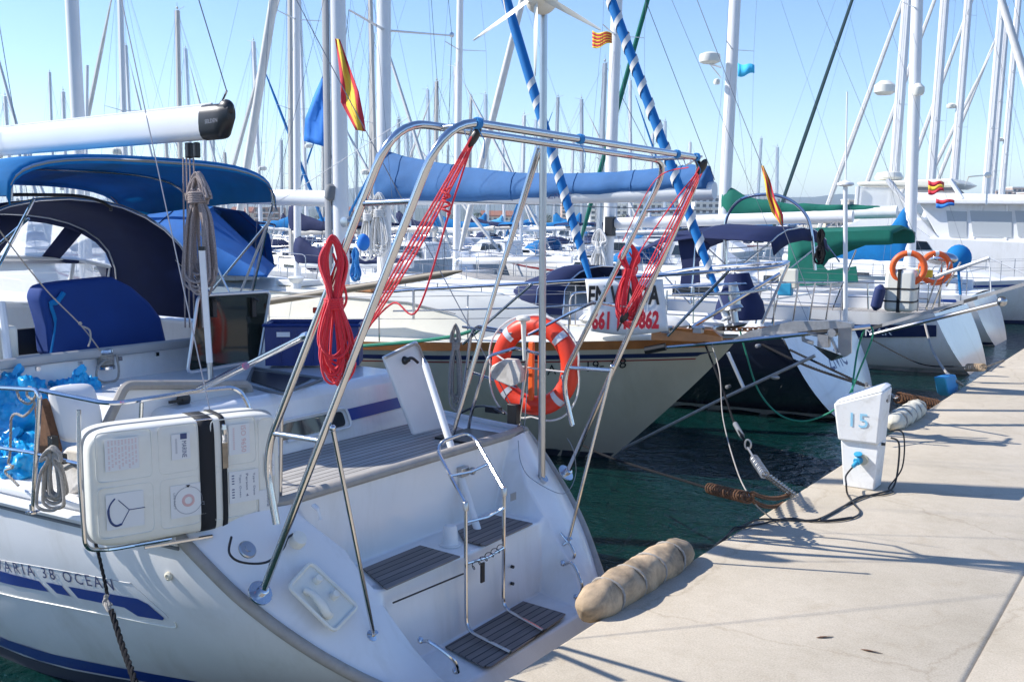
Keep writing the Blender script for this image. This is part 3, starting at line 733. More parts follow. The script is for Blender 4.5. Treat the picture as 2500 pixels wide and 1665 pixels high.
# decks
g = MB(); rows = []
for i in range(31):
    x = -1.42-i*.39; wd_ = hw(x, 1.36)-.02; zc_ = zdk(x)
    if x > -1.9: wd_ = min(wd_, 1.1+(-1.4-x)*1.6)
    rows.append([V((x, Y0+wd_*k, zc_+(.03 if x < -2 else .05)*(1-k*k))) for k in (-1, -.7, 0, .7, 1)])
g.grid(rows); g.build('deck', 'gelcoat_matt', yt, 60)
g = MB(); g.prism([(-1.44, Y0-1.0, 1.425), (-1.44, Y0+1.02, 1.425), (-2.42, Y0+1.42, 1.425), (-2.42, Y0-1.3, 1.425)], (0, 0, .012)); g.build('teak_deck', 'teak_deck_x', yt, 0)
# aft cabin trunk
def rb(x0, x1, ya, yb, z0, z1, name, m, bev=.06, tp=.06, par=None, rake=.1):
    g = MB(); vs = [(x0, ya, z0), (x0, yb, z0), (x1, yb, z0), (x1, ya, z0), (x0-rake, ya+tp, z1), (x0-rake, yb-tp, z1), (x1, yb-tp, z1), (x1, ya+tp, z1)]
    g.add(vs, [(3, 2, 1, 0), (4, 5, 6, 7), (0, 1, 5, 4), (1, 2, 6, 5), (2, 3, 7, 6), (3, 0, 4, 7)]); return g.build(name, m, par or yt, 60, bevel=bev)
rb(-2.42, -4.2, Y0-1.2, Y0+1.38, 1.36, 1.86, 'cabin', 'gelcoat', .07, .14)
rb(-3.95, -4.12, Y0-1.62, Y0+1.6, 1.4, 2.06, 'cockpit_coaming', 'gelcoat', .03, .03)
for sg in (-1, 1): g = MB(); g.box((-5.6, Y0+sg*1.5, 1.72), (3.2, .2, .72)); g.build('cockpit_coaming', 'gelcoat', yt, 0, bevel=.05)
g = MB(); g.box((-5.4, Y0, 1.42), (2.9, 2.7, .1)); g.build('cockpit_sole', 'teak_deck_x', yt, 0)
rb(-7.05, -10.6, Y0-1.25, Y0+1.25, 1.4, 2.28, 'cabin', 'gelcoat', .1, .2)
g = MB(); g.tube([V((-4.03, Y0-1.62, 2.07)), V((-4.0, Y0-1.2, 2.085)), V((-4.0, Y0+1.2, 2.085)), V((-4.03, Y0+1.6, 2.07))], .028, 8, flat=1.4); g.build('coaming_rail', 'grey_trim', yt)
g = MB()
for k in range(7): p = V((-3.945, Y0-1.5+k*.33, 2.03)); g.box(p, (.02, .03, .03))
g.build('coaming_fitting', 'steel', yt, 0)
# aft window and blue band of the cabin
xw = -2.43
def wallpt(u, v): 
    x = -2.42
    for _ in range(5): p = A(u, v, X=x); x = -2.42-.1*clamp((p.z-1.36)/.5)+.006
    return p
g = MB(); g.prism(fillet([wallpt(*q) for q in [(690, 1075), (690, 1035), (835, 1003), (845, 1038), (690, 1075)]], .04, 3)[:-1], (.004, 0, 0)); fr = g.build('window', 'glass_dark', yt, 0)
g = MB(); g.tube(fillet([wallpt(*q)+V((.008, 0, 0)) for q in [(675, 1085), (675, 1030), (842, 994), (858, 1041), (700, 1078)]], .05, 4), .012, 6); g.build('window_frame', 'gelcoat', fr)
g = MB(); g.prism([wallpt(*q) for q in [(842, 1000), (978, 968), (990, 992), (858, 1026)]], (.003, 0, 0)); g.build('stripe', 'blue_stripe', yt, 0)
# teak step pads
for pts, z in (([(886, 1391), (1026, 1334), (1124, 1361), (944, 1441)], .962), ([(1118, 1298), (1204, 1259), (1301, 1280), (1186, 1334), (1130, 1320)], .962),
               ([(1086, 1581), (1277, 1470), (1381, 1501), (1366, 1516), (1200, 1629), (1180, 1629)], .452)):
    g = MB(); P = [A(u, v, Z=z) for u, v in pts]; g.prism(list(reversed(P)), (0, 0, .012)); g.build('teak_pad', 'teak_pad_y', yt, 0, bevel=.004)
g = MB(); P = [A(u, v, Z=.95) for u, v in [(950, 1446), (1122, 1377)]]; g.tube([P[0]+V((.03, 0, -.055)), P[1]+V((.03, 0, -.055))], .006, 6); g.build('locker_seam', 'black_plastic', yt)
# stern light / vent on the seat
c = A(1099, 1330, Z=.955); g = MB(); g.lathe(c, [(.075, 0), (.075, .012), (.058, .014), (.055, .02), (.046, .12), (.036, .135), (.01, .14)], n=20); g.build('vent_cowl', 'gelcoat_matt', yt)
# swim ladder
g = MB(); X1 = -.835
l1 = [A(1137, 1232, X=X1), A(1138, 1538, X=X1), A(1246, 1592, Z=.475)]; l2 = [A(1231, 1196, X=X1), A(1228, 1484, X=X1), A(1326, 1539, Z=.475)]
lad = MB(); lad.tube(fillet(l1, .09), .0125, 8); lad.tube(fillet(l2, .09), .0125, 8); lo_ = lad.build('swim_ladder', 'steel', yt)
hoop = [l1[0], A(1092, 1160, X=-1.05), A(1066, 1085, X=-1.3), A(1110, 1058, X=-1.36), A(1150, 1075, X=-1.3), A(1190, 1140, X=-1.02), l2[0]]
g = MB(); g.tube(fillet([l1[0], A(1060, 1085, X=-1.32), A(1150, 1052, X=-1.32), l2[0]], .14, 8), .0125, 8); g.build('ladder_hoop', 'steel', yt)
for (u1, v1, x1), (u2, v2, x2) in ((((1098, 1162, -1.05)), ((1192, 1132, -1.05))), ((1138, 1275, X1), (1230, 1240, X1)), ((1140, 1375, X1), (1232, 1335, X1))):
    g = MB(); a, b = A(u1, v1, X=x1), A(u2, v2, X=x2); g.tube([a, a.lerp(b, .5)+V((.012, 0, -.012)), b], .0105, 8); g.build('rung', 'steel', lo_)
g = MB(); c = A(1168, 1345, X=X1); coil_spring(g, A(1150, 1385, X=X1+.02), A(1225, 1335, X=X1+.02), .022, .003, 5, 5)
g.box(A(1178, 1397, X=X1+.02), (.012, .035, .13)); g.build('ladder_latch', 'black_plastic', lo_)
for p in (l1[0], l2[0]): g = MB(); g.lathe(p-V((0, 0, .035)), [(.019, 0), (.019, .05), (.015, .055)], n=10); g.build('hinge', 'steel_dull', lo_)
# white pole on its bracket
g = MB(); a, b, c = A(1038, 890, X=-1.85), A(1110, 1130, X=-1.42), A(1172, 1312, X=-1.12); g.tube([a, c], .027, 14); pl = g.build('stowed_pole', 'alu_white', yt)
g = MB(); g.tube([c, c+(c-a).normalized()*.06], .033, 12); g.build('pole_foot', 'steel_dull', pl); g = MB(); g.tube([a, a-(c-a).normalized()*.05], [.025, .012], 12); g.build('pole_tip', 'steel_dull', pl)
g = MB(); bb = A(1128, 1150, X=-1.36); g.box(bb, (.07, .09, .07)); g.lathe(bb+V((.04, .05, 0)), [(.028, 0), (.028, .03), (.014, .034)], (1, 0, 0), 12); g.build('pole_bracket', 'steel_dull', pl, 40, bevel=.008)
# grab handles
for P in ([(1032, 1565), (1052, 1568), (1105, 1608), (1118, 1640)], [(1378, 1377), (1398, 1376), (1421, 1430), (1411, 1460)]):
    pts = []
    for k, (u, v) in enumerate(P):
        X = [-.68, -.6, -.47, -.47][k] if P[0][0] < 1200 else [-.7, -.62, -.52, -.55][k]; pts.append(A(u, v, X=X))
    g = MB(); g.tube(cr(pts, 6), .0115, 8)
    for q in (pts[0], pts[-1]): g.lathe(q-V((.02, 0, 0)), [(.022, 0), (.022, .012), (.012, .02)], (1, 0, .8), 10)
    g.build('grab_handle', 'steel', yt)
# shower box
n_ = V((1.14, 0, 1)).normalized(); up_ = V((-1, 0, 1.14)).normalized()
def trn(u, v, off=0.):
    "pixel onto the slanted stern plane"
    d = _R*(u-PW/2)+_U*(PH/2-v)+_F*FPX; p0 = V((-1.1, 0, 1.15))+n_*off; return CAM+d*((p0-CAM).dot(n_)/d.dot(n_))
q = [trn(*p, .012) for p in [(704, 1432), (758, 1372), (873, 1480), (815, 1541)]]
g = MB(); g.tube(fillet([q[0].lerp(q[3], .5)]+[q[0], q[1], q[2], q[3]]+[q[0].lerp(q[3], .5)], .035, 4), .012, 6); bx = g.build('shower_frame', 'white_plastic', yt)
g = MB(); ins = [p+n_*-.004 for p in q]; g.face(ins); g.build('shower_tray', 'white_plastic', bx, 0)
g = MB(); g.tube(cr([trn(745, 1440, .02), trn(765, 1450, .045), trn(785, 1475, .05), trn(798, 1497, .035), trn(806, 1500, .02)], 5), [.02, .024, .024, .022], 10); g.build('shower_head', 'white_plastic', bx)
g = MB()
for p in ((771, 1418), (812, 1456)): g.lathe(trn(*p, .005), [(.024, 0), (.024, .035), (.019, .042)], n_, 12)
g.build('shower_tap', 'white_plastic', bx)
# filler cap, socket, deck plates
g = MB(); c = trn(603, 1342, .012); g.lathe(c, [(.052, 0), (.052, .008), (.046, .014), (.02, .016), (.018, .02)], n_, 22); g.build('filler_cap', 'steel_dull', yt)
g = MB(); c = trn(722, 1322, .015); g.lathe(c, [(.05, 0), (.05, .03), (.042, .05), (.01, .056)], n_, 20); g.build('shore_power_socket', 'white_plastic', yt)
g = MB(); g.tube(cr([trn(565, 1310, .03), trn(560, 1350, .03), trn(590, 1372, .03), trn(650, 1372, .03), trn(690, 1340, .03), trn(705, 1310, .05), trn(735, 1300, .05), trn(738, 1325, .04)], 6), .007, 6); g.build('power_lead', 'black_plastic', yt)
g = MB(); c = hullpt(414, 1405); nv = V((.15, -1, -.05)).normalized(); g.lathe(c, [(.026, 0), (.026, .01), (.014, .016), (.012, .01)], nv, 18); g.build('hull_outlet', 'fender_pale', yt)
for p, r_ in (((1293, 1104), .028), ((1294, 1127), .012)): g = MB(); g.lathe(trn(*p, .0)+V((-.12, .1, 0)), [(r_, 0), (r_, .008), (r_*.5, .012)], n_, 14); g.build('deck_fitting', 'steel', yt)
g = MB(); c = trn(1253, 1212, .004)
for k in range(6): g.box(c+V((-.0, (k-2.5)*.012, 0))+up_*0, (.006, .005, .055))
g.build('speaker_grille', 'grey_trim', yt, 0)
g = MB(); c = V((-.885, 5.42, .74))
for dz in (0, -.12): g.lathe(c+V((.0, 0, dz)), [(.012, -.01), (.012, .01)], (1, 0, 0), 8)
g.build('latch_stud', 'black_plastic', yt)
g = MB()
for u, v in ((770, 1218), (1392, 1372)): pass
cl = [A(u, v, Z=1.0) for u, v in [(1375, 1306), (1398, 1340)]]; g.tube(cr([trn(1375, 1330, .0), trn(1388, 1325, .04), trn(1402, 1350, .04), trn(1400, 1362, .01)], 5), .011, 8); g.tube([trn(1368, 1300, .03), trn(1388, 1325, .04)], .009, 8); g.build('cleat', 'steel', yt)
g = MB(); g.tube(cr([trn(765, 1232, .02), trn(777, 1245, .03), trn(783, 1268, .01)], 5), [.02, .012, .018], 8, flat=.5); g.build('fairlead', 'gelcoat', yt)
# ---- davits: two steel loops
def arch(pl, name): g = MB(); g.tube(fillet(pl, .26, 8), .0205, 12); return g.build(name, 'steel', yt)
B1, B2 = V((-1.13, 3.44, 1.13)), V((-1.13, 6.53, 1.15)); TB1, TB2 = V((.02, 3.58, 3.56)), V((.02, 6.42, 3.53))
A1, A2 = V((-1.08, 3.5, 1.49)), V((-1.08, 6.5, 1.53)); A1b, A2b = V((-1.16, 3.5, 1.86)), V((-1.17, 6.48, 1.88)); TA1, TA2 = V((-.27, 3.56, 3.565)), V((-.27, 6.44, 3.52))
ab = arch([B1, TB1, TB2, B2], 'davit_arch')
g = MB(); g.tube(fillet([A1, A1b, TA1, TA2, A2b, A2], .24, 8), .0205, 12); aa_ = g.build('davit_arch', 'steel', yt)
for p in (B1, B2): g = MB(); g.lathe(p-n_*.035, [(.07, 0), (.07, .01), (.03, .014), (.03, .05), (.022, .055)], n_, 20); g.build('foot_flange', 'steel', ab)
def at_arch(T, Bf, z): t = (T.z-z)/(T.z-Bf.z); return T.lerp(Bf, t)
for z in (3.18, 1.98):
    for (T1, F1, T2, F2) in ((TA1, A1b, TB1, B1), (TA2, A2b, TB2, B2)):
        g = MB(); g.tube([at_arch(T1, F1, z), at_arch(T2, F2, z+.01)], .015, 10); g.build('cross_bar', 'steel', ab)
g = MB(); g.tube([V((-.27, 3.9, 3.555)), V((.02, 3.86, 3.555))], .016, 10); g.tube([V((-.27, 6.2, 3.53)), V((.02, 6.2, 3.53))], .016, 10); g.build('cross_bar', 'steel', ab)
for y in (3.82, 4.75, 5.95, 6.25): g = MB(); q = TB1.lerp(TB2, (y-3.58)/2.84); coil_spring(g, q-V((0, .02, 0)), q+V((0, .02, 0)), .024, .005, 3); g.tube([q+V((0, 0, -.02)), q+V((.02, .03, -.08)), q+V((.0, .05, -.16))], .0025, 4); g.build('cord_lashing', 'rope_blue', ab)
for (u1, v1, u2, v2, X2) in ((812, 1045, 912, 1548, -.79), (1495, 895, 1388, 1318, -.78)):
    f = A(u2, v2, X=X2); z_ = 1.9 if u1 < 1000 else 1.95; T1, F1 = (TB1, B1) if u1 < 1000 else (TB2, B2)
    top = A(u1, v1, Y=(3.5 if u1 < 1000 else 6.5)) if u1 < 1000 else A(u1, v1, X=-.5)
    g = MB(); g.tube([top, f], .0125, 10); st_ = g.build('davit_strut', 'steel', yt)
    g = MB(); g.lathe(f-n_*.02, [(.035, 0), (.035, .008), (.012, .012), (.012, .05)], n_, 12); g.build('strut_foot', 'steel', st_); g = MB(); g.ball(top, .018, 8, 6); g.build('strut_clamp', 'steel', st_)
# ---- wind generator on its pole
WP = V((-1.13, 6.15, 1.15)); g = MB(); g.tube([WP, V((-1.15, 6.15, 4.62))], .027, 14); wp = g.build('generator_pole', 'steel_dull', yt)
g = MB(); g.lathe(WP-n_*.02, [(.06, 0), (.06, .01), (.032, .014), (.032, .06)], n_, 16); g.build('foot_flange', 'steel', wp)
for f, tp in (((1105, 1062), (1311, 362)), ((1122, 985), (1318, 372))):
    g = MB(); tpp = A(*tp, Y=6.13); ft = A(*f, Z=1.48) if f[1] > 1000 else A(*f, X=-2.05); g.tube([ft, tpp], .0165 if f[1] > 1000 else .012, 10); g.build('pole_brace', 'steel', wp)
wg = thing('wind_generator', 'white wind generator with slender blades on top of the steel pole', 'wind generator', (-1.15, 6.15, 4.62))
tc_ = A(1322, -6, X=-1.12); fw = (CAM-tc_); fw.z = 0; fw = (fw.normalized()+V((-.35, -.25, 0))).normalized(); qq = V((0, 0, 1)).rotation_difference(fw)
g = MB(); g.lathe(tc_-fw*.14, [(.02, 0), (.07, .02), (.115, .1), (.12, .16), (.1, .2), (.085, .22)], fw, 24); g.tube([V((-1.15, 6.15, 4.6)), tc_-V((0, 0, .05))], .035, 12); g.build('generator_body', 'white_plastic', wg)
g = MB(); g.lathe(tc_+fw*.08, [(.085, 0), (.08, .03), (.06, .07), (.02, .09)], fw, 20); g.build('nose_cone', 'white_plastic', wg)
rgt = fw.cross(V((0, 0, 1))).normalized()*-1; hub = tc_+fw*.11
for k in range(6):
    a = radians(-90+60*k); dr = rgt*cos(a)+V((0, 0, 1))*sin(a); pr = fw.cross(dr); g = MB(); rows = []
    for i in range(8):
        t = i/7; wdt = .055*(1-t)+.014; tw = radians(40*(1-t)+6); c_ = hub+dr*(.06+.5*t); e = pr*cos(tw)+fw*sin(tw); rows.append([c_-e*wdt*.35, c_+fw*.006, c_+e*wdt*.65, c_-fw*.003])
    g.grid(rows, cv=True, caps=True); g.build('blade', 'white_plastic', wg, 60)
# ---- pushpit rails
g = MB(); ft = A(80, 1247, Z=1.39); r0 = A(98, 952, Y=ft.y+.02); r1 = A(270, 987, Y=3.22); r2 = A(500, 952, Z=2.06); r3 = A(582, 944, Z=2.06); r4 = A(615, 1005, Z=1.9); r5 = V((r4.x-.02, r4.y+.02, 1.42))
lf = A(-120, 940, Y=ft.y)
g.tube(fillet([ft, r0, lf], .07), .0145, 8); g.tube(fillet([r0, r1, r2], .1), .0145, 8); g.tube(fillet([r2, r3, r4, r5], .09), .0145, 8)
g.tube([A(345, 983, Y=3.4), A(343, 1040, Y=3.4), A(345, 1300, Y=3.5)], .0125, 8); g.tube([A(0, 1093, Y=ft.y), A(73, 1104, Y=ft.y), A(205, 1135, Y=3.15)], .0115, 8)
g.tube([A(205, 1085, Y=3.12), A(214, 1290, Y=3.12)], .0145, 8); g.lathe(ft-V((0, 0, .01)), [(.04, 0), (.04, .01), (.018, .014), (.018, .05)], n=14); g.build('pushpit', 'steel', yt)
sr = MB()                              # starboard side of the rail, mirrored from the port side as seen beside the wind generator
def px2(u, v, y): return A(u, v, Y=y)
sr.tube(fillet([px2(1142, 1060, 6.2), px2(1150, 1010, 6.2), px2(1190, 870, 6.25), px2(1258, 850, 6.4)], .06), .0135, 8)
sr.tube(fillet([px2(1125, 1010, 6.7), px2(1150, 815, 6.7), px2(1165, 796, 6.7), px2(1270, 815, 6.6)], .06), .0135, 8)
sr.tube([px2(1130, 798, 6.75), px2(1250, 815, 6.55)], .0115, 8); sr.tube([px2(1155, 910, 6.7), px2(1262, 945, 6.5)], .011, 8)
sr.tube([px2(1290, 818, 6.5), px2(1390, 765, 6.6), px2(1450, 738, 6.6), px2(1535, 750, 6.4)], .0125, 8); sr.tube([px2(1258, 850, 6.4), px2(1320, 865, 6.3)], .0115, 8)
sr.tube([px2(1265, 1045, 6.5), px2(1290, 850, 6.5)], .0135, 8); sr.tube([px2(1373, 915, 6.5), px2(1398, 1040, 6.5)], .0145, 8)
sr.build('pushpit', 'steel', yt)
g = MB(); g.tube([A(486, 950, Z=2.06), A(746, 820, Y=3.62)], .019, 10); g.tube([A(490, 948, Z=2.06), A(600, 893, Y=3.55)], .0215, 10); g.lathe(A(742, 822, Y=3.62), [(.02, -.02), (.024, 0), (.02, .03)], (1, 0, .4), 10); g.build('rail_strut', 'steel', yt)
# gps mushroom and small motor bracket beside the pole
g = MB(); c = A(1280, 880, Y=6.3); t_ = A(1278, 785, Y=6.3); g.tube([c, t_], [.012, .022, .022], 12); g.lathe(t_, [(.03, 0), (.055, .012), (.055, .028), (.04, .045), (.01, .05)], n=20); g.build('gps_antenna', 'white_plastic', yt)
g = MB(); q = [A(u, v, Y=6.35) for u, v in [(1200, 893), (1230, 878), (1258, 880), (1272, 910), (1270, 935), (1248, 945), (1200, 925), (1196, 905)]]; g.prism(q, (-.03, .1, 0)); g.build('horn_cover', 'old_white', yt, 40, bevel=.01)
g = MB(); g.box(A(1254, 1010, Y=6.4), (.09, .06, .16)); g.box(A(1205, 1000, Y=6.5), (.14, .06, .05)); g.tube(cr([A(1125, 1008, Y=6.6), A(1165, 992, Y=6.6), A(1200, 995, Y=6.5), A(1232, 1010, Y=6.4)], 5), .012, 6); g.build('outboard_bracket', 'black_plastic', yt, 40, bevel=.006)
g = MB(); g.tube([A(1290, 905, Y=6.4), A(1278, 1075, Y=6.3)], .004, 5); g.tube(cr([A(1265, 1075, X=-1.2), A(1272, 1130, X=-1.15), A(1300, 1170, X=-1.1), A(1375, 1205, X=-1.0), A(1405, 1160, X=-1.0), A(1400, 1100, X=-1.0), A(1385, 1070, X=-1.05)], 6), .003, 5); g.build('loose_wire', 'wire', yt)
# open locker lid at the coaming
P = [A(u, v, X=-2.05) for u, v in [(938, 868), (1018, 832), (1030, 838)]]+[A(1092, 1040, X=-2.0), A(1015, 1060, X=-1.98)]
g = MB(); g.prism([A(938, 872, X=-2.12), A(1020, 832, X=-2.12), A(1092, 1042, X=-1.98), A(1012, 1062, X=-1.98)], (-.035, .0, 0)); lid = g.build('locker_lid', 'gelcoat_matt', yt, 40, bevel=.012)
g = MB(); g.tube(fillet([A(940, 874, X=-2.1), A(1020, 836, X=-2.1), A(1092, 1040, X=-1.96)], .06), .011, 6); g.build('lid_rim', 'rubrail', lid)
g = MB(); g.lathe(A(988, 880, X=-2.1), [(.035, 0), (.02, .03), (.012, .05)], (1, 0, .15), 12); g.tube(cr([A(988, 880, X=-2.05), A(1005, 874, X=-2.03), A(1020, 885, X=-2.03)], 4), .012, 8); g.build('lid_latch', 'black_plastic', lid)
g = MB(); g.box((-1.72, Y0+1.0, 1.43), (.32, .42, .05)); g.build('locker_opening_shade', 'black_plastic', yt, 0)  # black slab on the deck, coloured for the shade inside the open locker
# raised hatch lid (beige rim)
xl = -2.75; lo1 = [A(240, 1080, X=xl), A(306, 940, X=xl), A(606, 938, X=xl), A(612, 1010, X=xl), A(560, 1090, X=xl)]
g = MB(); g.prism([p+V((-.02, 0, 0)) for p in lo1], (-.03, 0, 0)); hl = g.build('deck_hatch', 'gelcoat_matt', yt, 0)
g = MB(); g.tube(fillet(lo1[:4], .05), .032, 8, flat=1.); g.build('hatch_rim', 'rubrail', hl)
g = MB(); c = A(446, 975, X=xl+.02); g.lathe(c, [(.05, 0), (.05, .02), (.03, .03)], (1, 0, 0), 14); g.box(c+V((.02, -.07, 0)), (.02, .1, .018)); g.build('hatch_handle', 'black_plastic', hl)
g = MB(); g.prism([A(214, 1060, Z=1.75), A(330, 985, Z=1.75), A(420, 1000, Z=1.75), A(300, 1080, Z=1.75)], (0, 0, -.08)); g.build('seat_cushion', 'canvas_white', yt, 30, bevel=.02)
# smoked hatch standing open
xh = -3.62; hp_ = [(484, 722), (660, 712), (632, 880), (457, 910)]
P = [A(u, v, X=xh) for u, v in hp_]
g = MB(); g.prism(fillet(P+[P[0], P[1]], .05, 4)[3:-3], (-.016, 0, 0)); th = g.build('smoked_hatch', 'tinted', yt, 0)
Pm = P[0].lerp(P[1], .5); g = MB(); g.tube(fillet([Pm, P[1], P[2], P[3], P[0], Pm], .05, 4), .014, 6); g.build('hatch_frame', 'alu', th)
for u in (522, 618): g = MB(); c = A(u, 750, X=xh+.02); g.box(c, (.03, .04, .16)); g.tube([c+V((.02, 0, .07)), c+V((.05, .02, .05))], .012, 6); g.build('hatch_handle', 'black_plastic', th, 0)
g = MB(); g.prism([A(u, v, Z=1.868) for u, v in [(612, 930), (620, 905), (760, 925), (690, 955)]], (0, 0, .004)); g.build('hatch_opening_shade', 'black_plastic', yt, 0)  # thin black sheet on the roof; its colour stands for the hatch's unlit inside
g = MB(); g.tube(fillet([A(u, v, Z=1.872) for u, v in [(600, 940), (618, 898), (790, 925), (690, 962), (600, 940)]], .05), .012, 6); g.build('hatch_coaming', 'rubber_grey', yt)
# white post
g = MB(); a, b = A(493, 612, Y=Y0-.25), A(512, 885, Y=Y0-.25); g.tube([a, b], .03, 4); po = g.build('white_post', 'alu_white', yt, 30)
g = MB(); g.tube([b, A(515, 940, Y=Y0-.25)], .022, 8); g.build('post_foot', 'steel_dull', po); g = MB(); g.tube([a, a+V((0, 0, .03))], .028, 8); g.build('post_cap', 'black_plastic', po)
# ---- boom
def prof_b(c, hh, ww, k=16): return [c+V((0, math.copysign(abs(cos(a))**.7, cos(a))*ww, math.copysign(abs(sin(a))**.8, sin(a))*hh)) for a in [2*pi*i/k for i in range(k)]]
bz = lambda x: 3.835+.008*(x+3.25)
g = MB(); g.grid([prof_b(V((x, Y0, bz(x))), .13, .075) for x in (-3.45, -4.5, -6, -8.6)], cv=True, caps=True)
g.tube([V((-3.4, Y0, bz(-3.4)+.135)), V((-8.6, Y0, bz(-8.6)+.135))], .012, 6); bo = g.build('boom', 'alu_white', yt, 60)
g = MB(); rows = [prof_b(V((x, Y0, bz(x)+dz)), h_, w_) for x, dz, h_, w_ in ((-3.47, 0, .134, .079), (-3.3, .0, .134, .079), (-3.26, .0, .125, .072), (-3.22, .03, .09, .06), (-3.18, .05, .06, .04))]; g.grid(rows, cv=True, caps=True)
g.ball((-3.24, Y0, bz(-3.2)+.09), (.08, .05, .07), 12, 8); g.build('boom_end', 'black_plastic', bo)
g = MB(); p = A(553, 222, Y=Y0); g.tube([V((-3.3, Y0, bz(-3.3)+.13)), p], .012, 6); g.build('boom_fitting', 'steel', bo)
text('SELDEN', 'boom_mark', 'ink_grey', bo, A(500, 303, Y=Y0-.079), .03, right=(1, 0, .05))
g = MB(); g.tube([A(553, 222, Y=Y0), V((-8.75, Y0, 17.2))], .005, 5); g.build('topping_lift', 'wire', yt)
g = MB(); g.tube([V((-8.7, Y0, 1.8)), V((-8.9, Y0, 17.5))], .1, 12, flat=1.3); g.build('mast', 'alu_white', yt)
g = MB()
for sg in (-1, 1): g.tube([V((-8.9, Y0+sg*1.8, 1.5)), V((-8.9, Y0+sg*1.1, 7.5)), V((-8.9, Y0+sg*.9, 12.5)), V((-8.9, Y0, 17.2))], .005, 4)
g.tube([V((-8.9, Y0, 17.3)), V((-13.2, Y0, 1.9))], .006, 4); g.build('rigging', 'wire', yt)
g = MB(); g.tube([V((-1.5, Y0-1.45, 1.45)), V((-4.5, Y0-.45, 7)), V((-8.9, Y0, 17.3))], .004, 4); g.tube([V((-1.5, Y0+1.45, 1.45)), V((-4.5, Y0+.45, 7)), V((-8.9, Y0, 17.3))], .004, 4); g.build('backstay', 'wire', yt)
# mainsheet
sx = -3.72; g = MB(); c = A(462, 352, Y=Y0); g.box(c+V((0, 0, -.05)), (.05, .06, .12)); g.box(c+V((.09, 0, -.05)), (.04, .05, .12)); g.build('mainsheet_block', 'black_plastic', yt, 0, bevel=.012)
g = MB()
for u0, u1 in ((447, 452), (455, 463), (463, 475), (472, 496)): g.tube([A(u0, 385, Y=Y0), A((u0+u1)/2, 600, Y=Y0), A(u1, 800, Y=Y0)], .0065, 6)
g.build('mainsheet', 'rope_fleck', yt)
hank(A(482, 420, Y=Y0-.08), .31, .93, 20, .0095, 'rope_fleck', 'flecked beige mainsheet coil hanging from the white boom end', neck=.2, seed=4, depth=.25)
# bimini
def hoop_pts(x, z0, hs, k=14, zt=.33, hb=1.2):
    return [V((x, Y0-.08+(hb+.09)*math.copysign(abs(cos(a))**.62, cos(a))*1, z0+zt*max(0, sin(a))**.62)) for a in [pi*i/k for i in range(k+1)]]
g = MB(); rows = []
for i, x in enumerate((-3.98, -4.02, -4.6, -5.2, -5.8, -6.3, -6.34)):
    e = 0 if 0 < i < 6 else -.05; z0 = 3.24+.02*sin(i)-.1*clamp((-x-4.2)/2.1)**1.2; rows.append(hoop_pts(x, z0+e, 1, 18, .33+.02*(1 if i in (2, 4) else 0), 1.12+.0*i))
g.grid(rows); bim = g.build('bimini', 'canvas_blue', yt, 180, thick=.008)
for x in (-4.0, -5.2, -6.32): g = MB(); g.tube(hoop_pts(x, 3.225-.1*clamp((-x-4.2)/2.1)**1.2, 1, 18, .33, 1.1), .012, 8); g.build('bimini_frame', 'steel', bim)
g = MB()
for x in (-4.0,): g.tube([p+V((.012, 0, -.014)) for p in hoop_pts(x, 3.235-.1*clamp((-x-4.2)/2.1)**1.2, 1, 18, .325, 1.11)], .006, 5)
g.build('piping', 'piping', bim)
for sg in (-1, 1):
    g = MB(); f = V((-4.75, Y0+sg*1.38, 2.08)); g.tube([V((-4., Y0+sg*1.1, 3.24)), f], .013, 8); g.tube([V((-6.3, Y0+sg*1.1, 3.24)), f], .013, 8); g.tube([V((-5.2, Y0+sg*1.1, 3.24)), f], .011, 8)
    g.tube([V((-4.05, Y0+sg*1.12, 3.1)), V((-5.2, Y0+sg*1.36, 2.4))], .011, 8); g.build('bimini_leg', 'steel', bim)
g = MB(); g.tube([V((-3.98, Y0+1.08, 3.16)), V((-5.0, Y0+1.5, 2.3))], .012, 8); g.tube([V((-4.0, Y0+1.05, 3.2)), V((-2.3, Y0+1.0, 3.9))], .003, 4); g.build('bimini_leg', 'alu_white', bim)
# sprayhood
def arc(x, z0, zt, hb, k=16, pw=.5): return [V((x+.0*i, Y0-hb*cos(pi*i/k), z0+zt*(sin(pi*i/k)**pw))) for i in range(k+1)]
hoods = [arc(-5.4, 2.1, 1.18, 1.38, 16, .78), arc(-5.9, 2.12, 1.14, 1.24, 16, .62), arc(-6.5, 2.15, 1.0, 1.17)]
g = MB(); g.grid(hoods); sh = g.build('sprayhood', 'canvas_navy', yt, 180, thick=.01)
fr_ = arc(-6.5, 2.15, 1.0, 1.17); lw = [V((-7.15+.35*abs(cos(pi*i/16))**2, Y0-1.12*cos(pi*i/16), 2.62+.05*sin(pi*i/16))) for i in range(17)]
for i0, i1 in ((1, 4), (5, 7), (9, 11), (12, 15)): g = MB(); g.grid([[fr_[i].lerp(lw[i], t) for t in (.12, .5, .92)] for i in range(i0, i1+1)]); g.build('clear_window', 'vinyl', sh, 180)
g = MB()
for i0, i1 in ((0, 1), (4, 5), (7, 9), (11, 12), (15, 16)): g.grid([[fr_[i].lerp(lw[i], t) for t in (0, .5, 1)] for i in range(i0, i1+1)])
g.grid([[fr_[i].lerp(lw[i], t) for t in (0, .12)] for i in range(17)]); g.grid([[fr_[i].lerp(lw[i], t) for t in (.92, 1.05)] for i in range(17)]); g.build('window_surround', 'canvas_navy', sh, 180, thick=.008)
for h_ in (hoods[0], hoods[2]): g = MB(); g.tube([p+V((.01, 0, .0)) for p in h_], .014, 8); g.build('hood_frame', 'steel', sh)
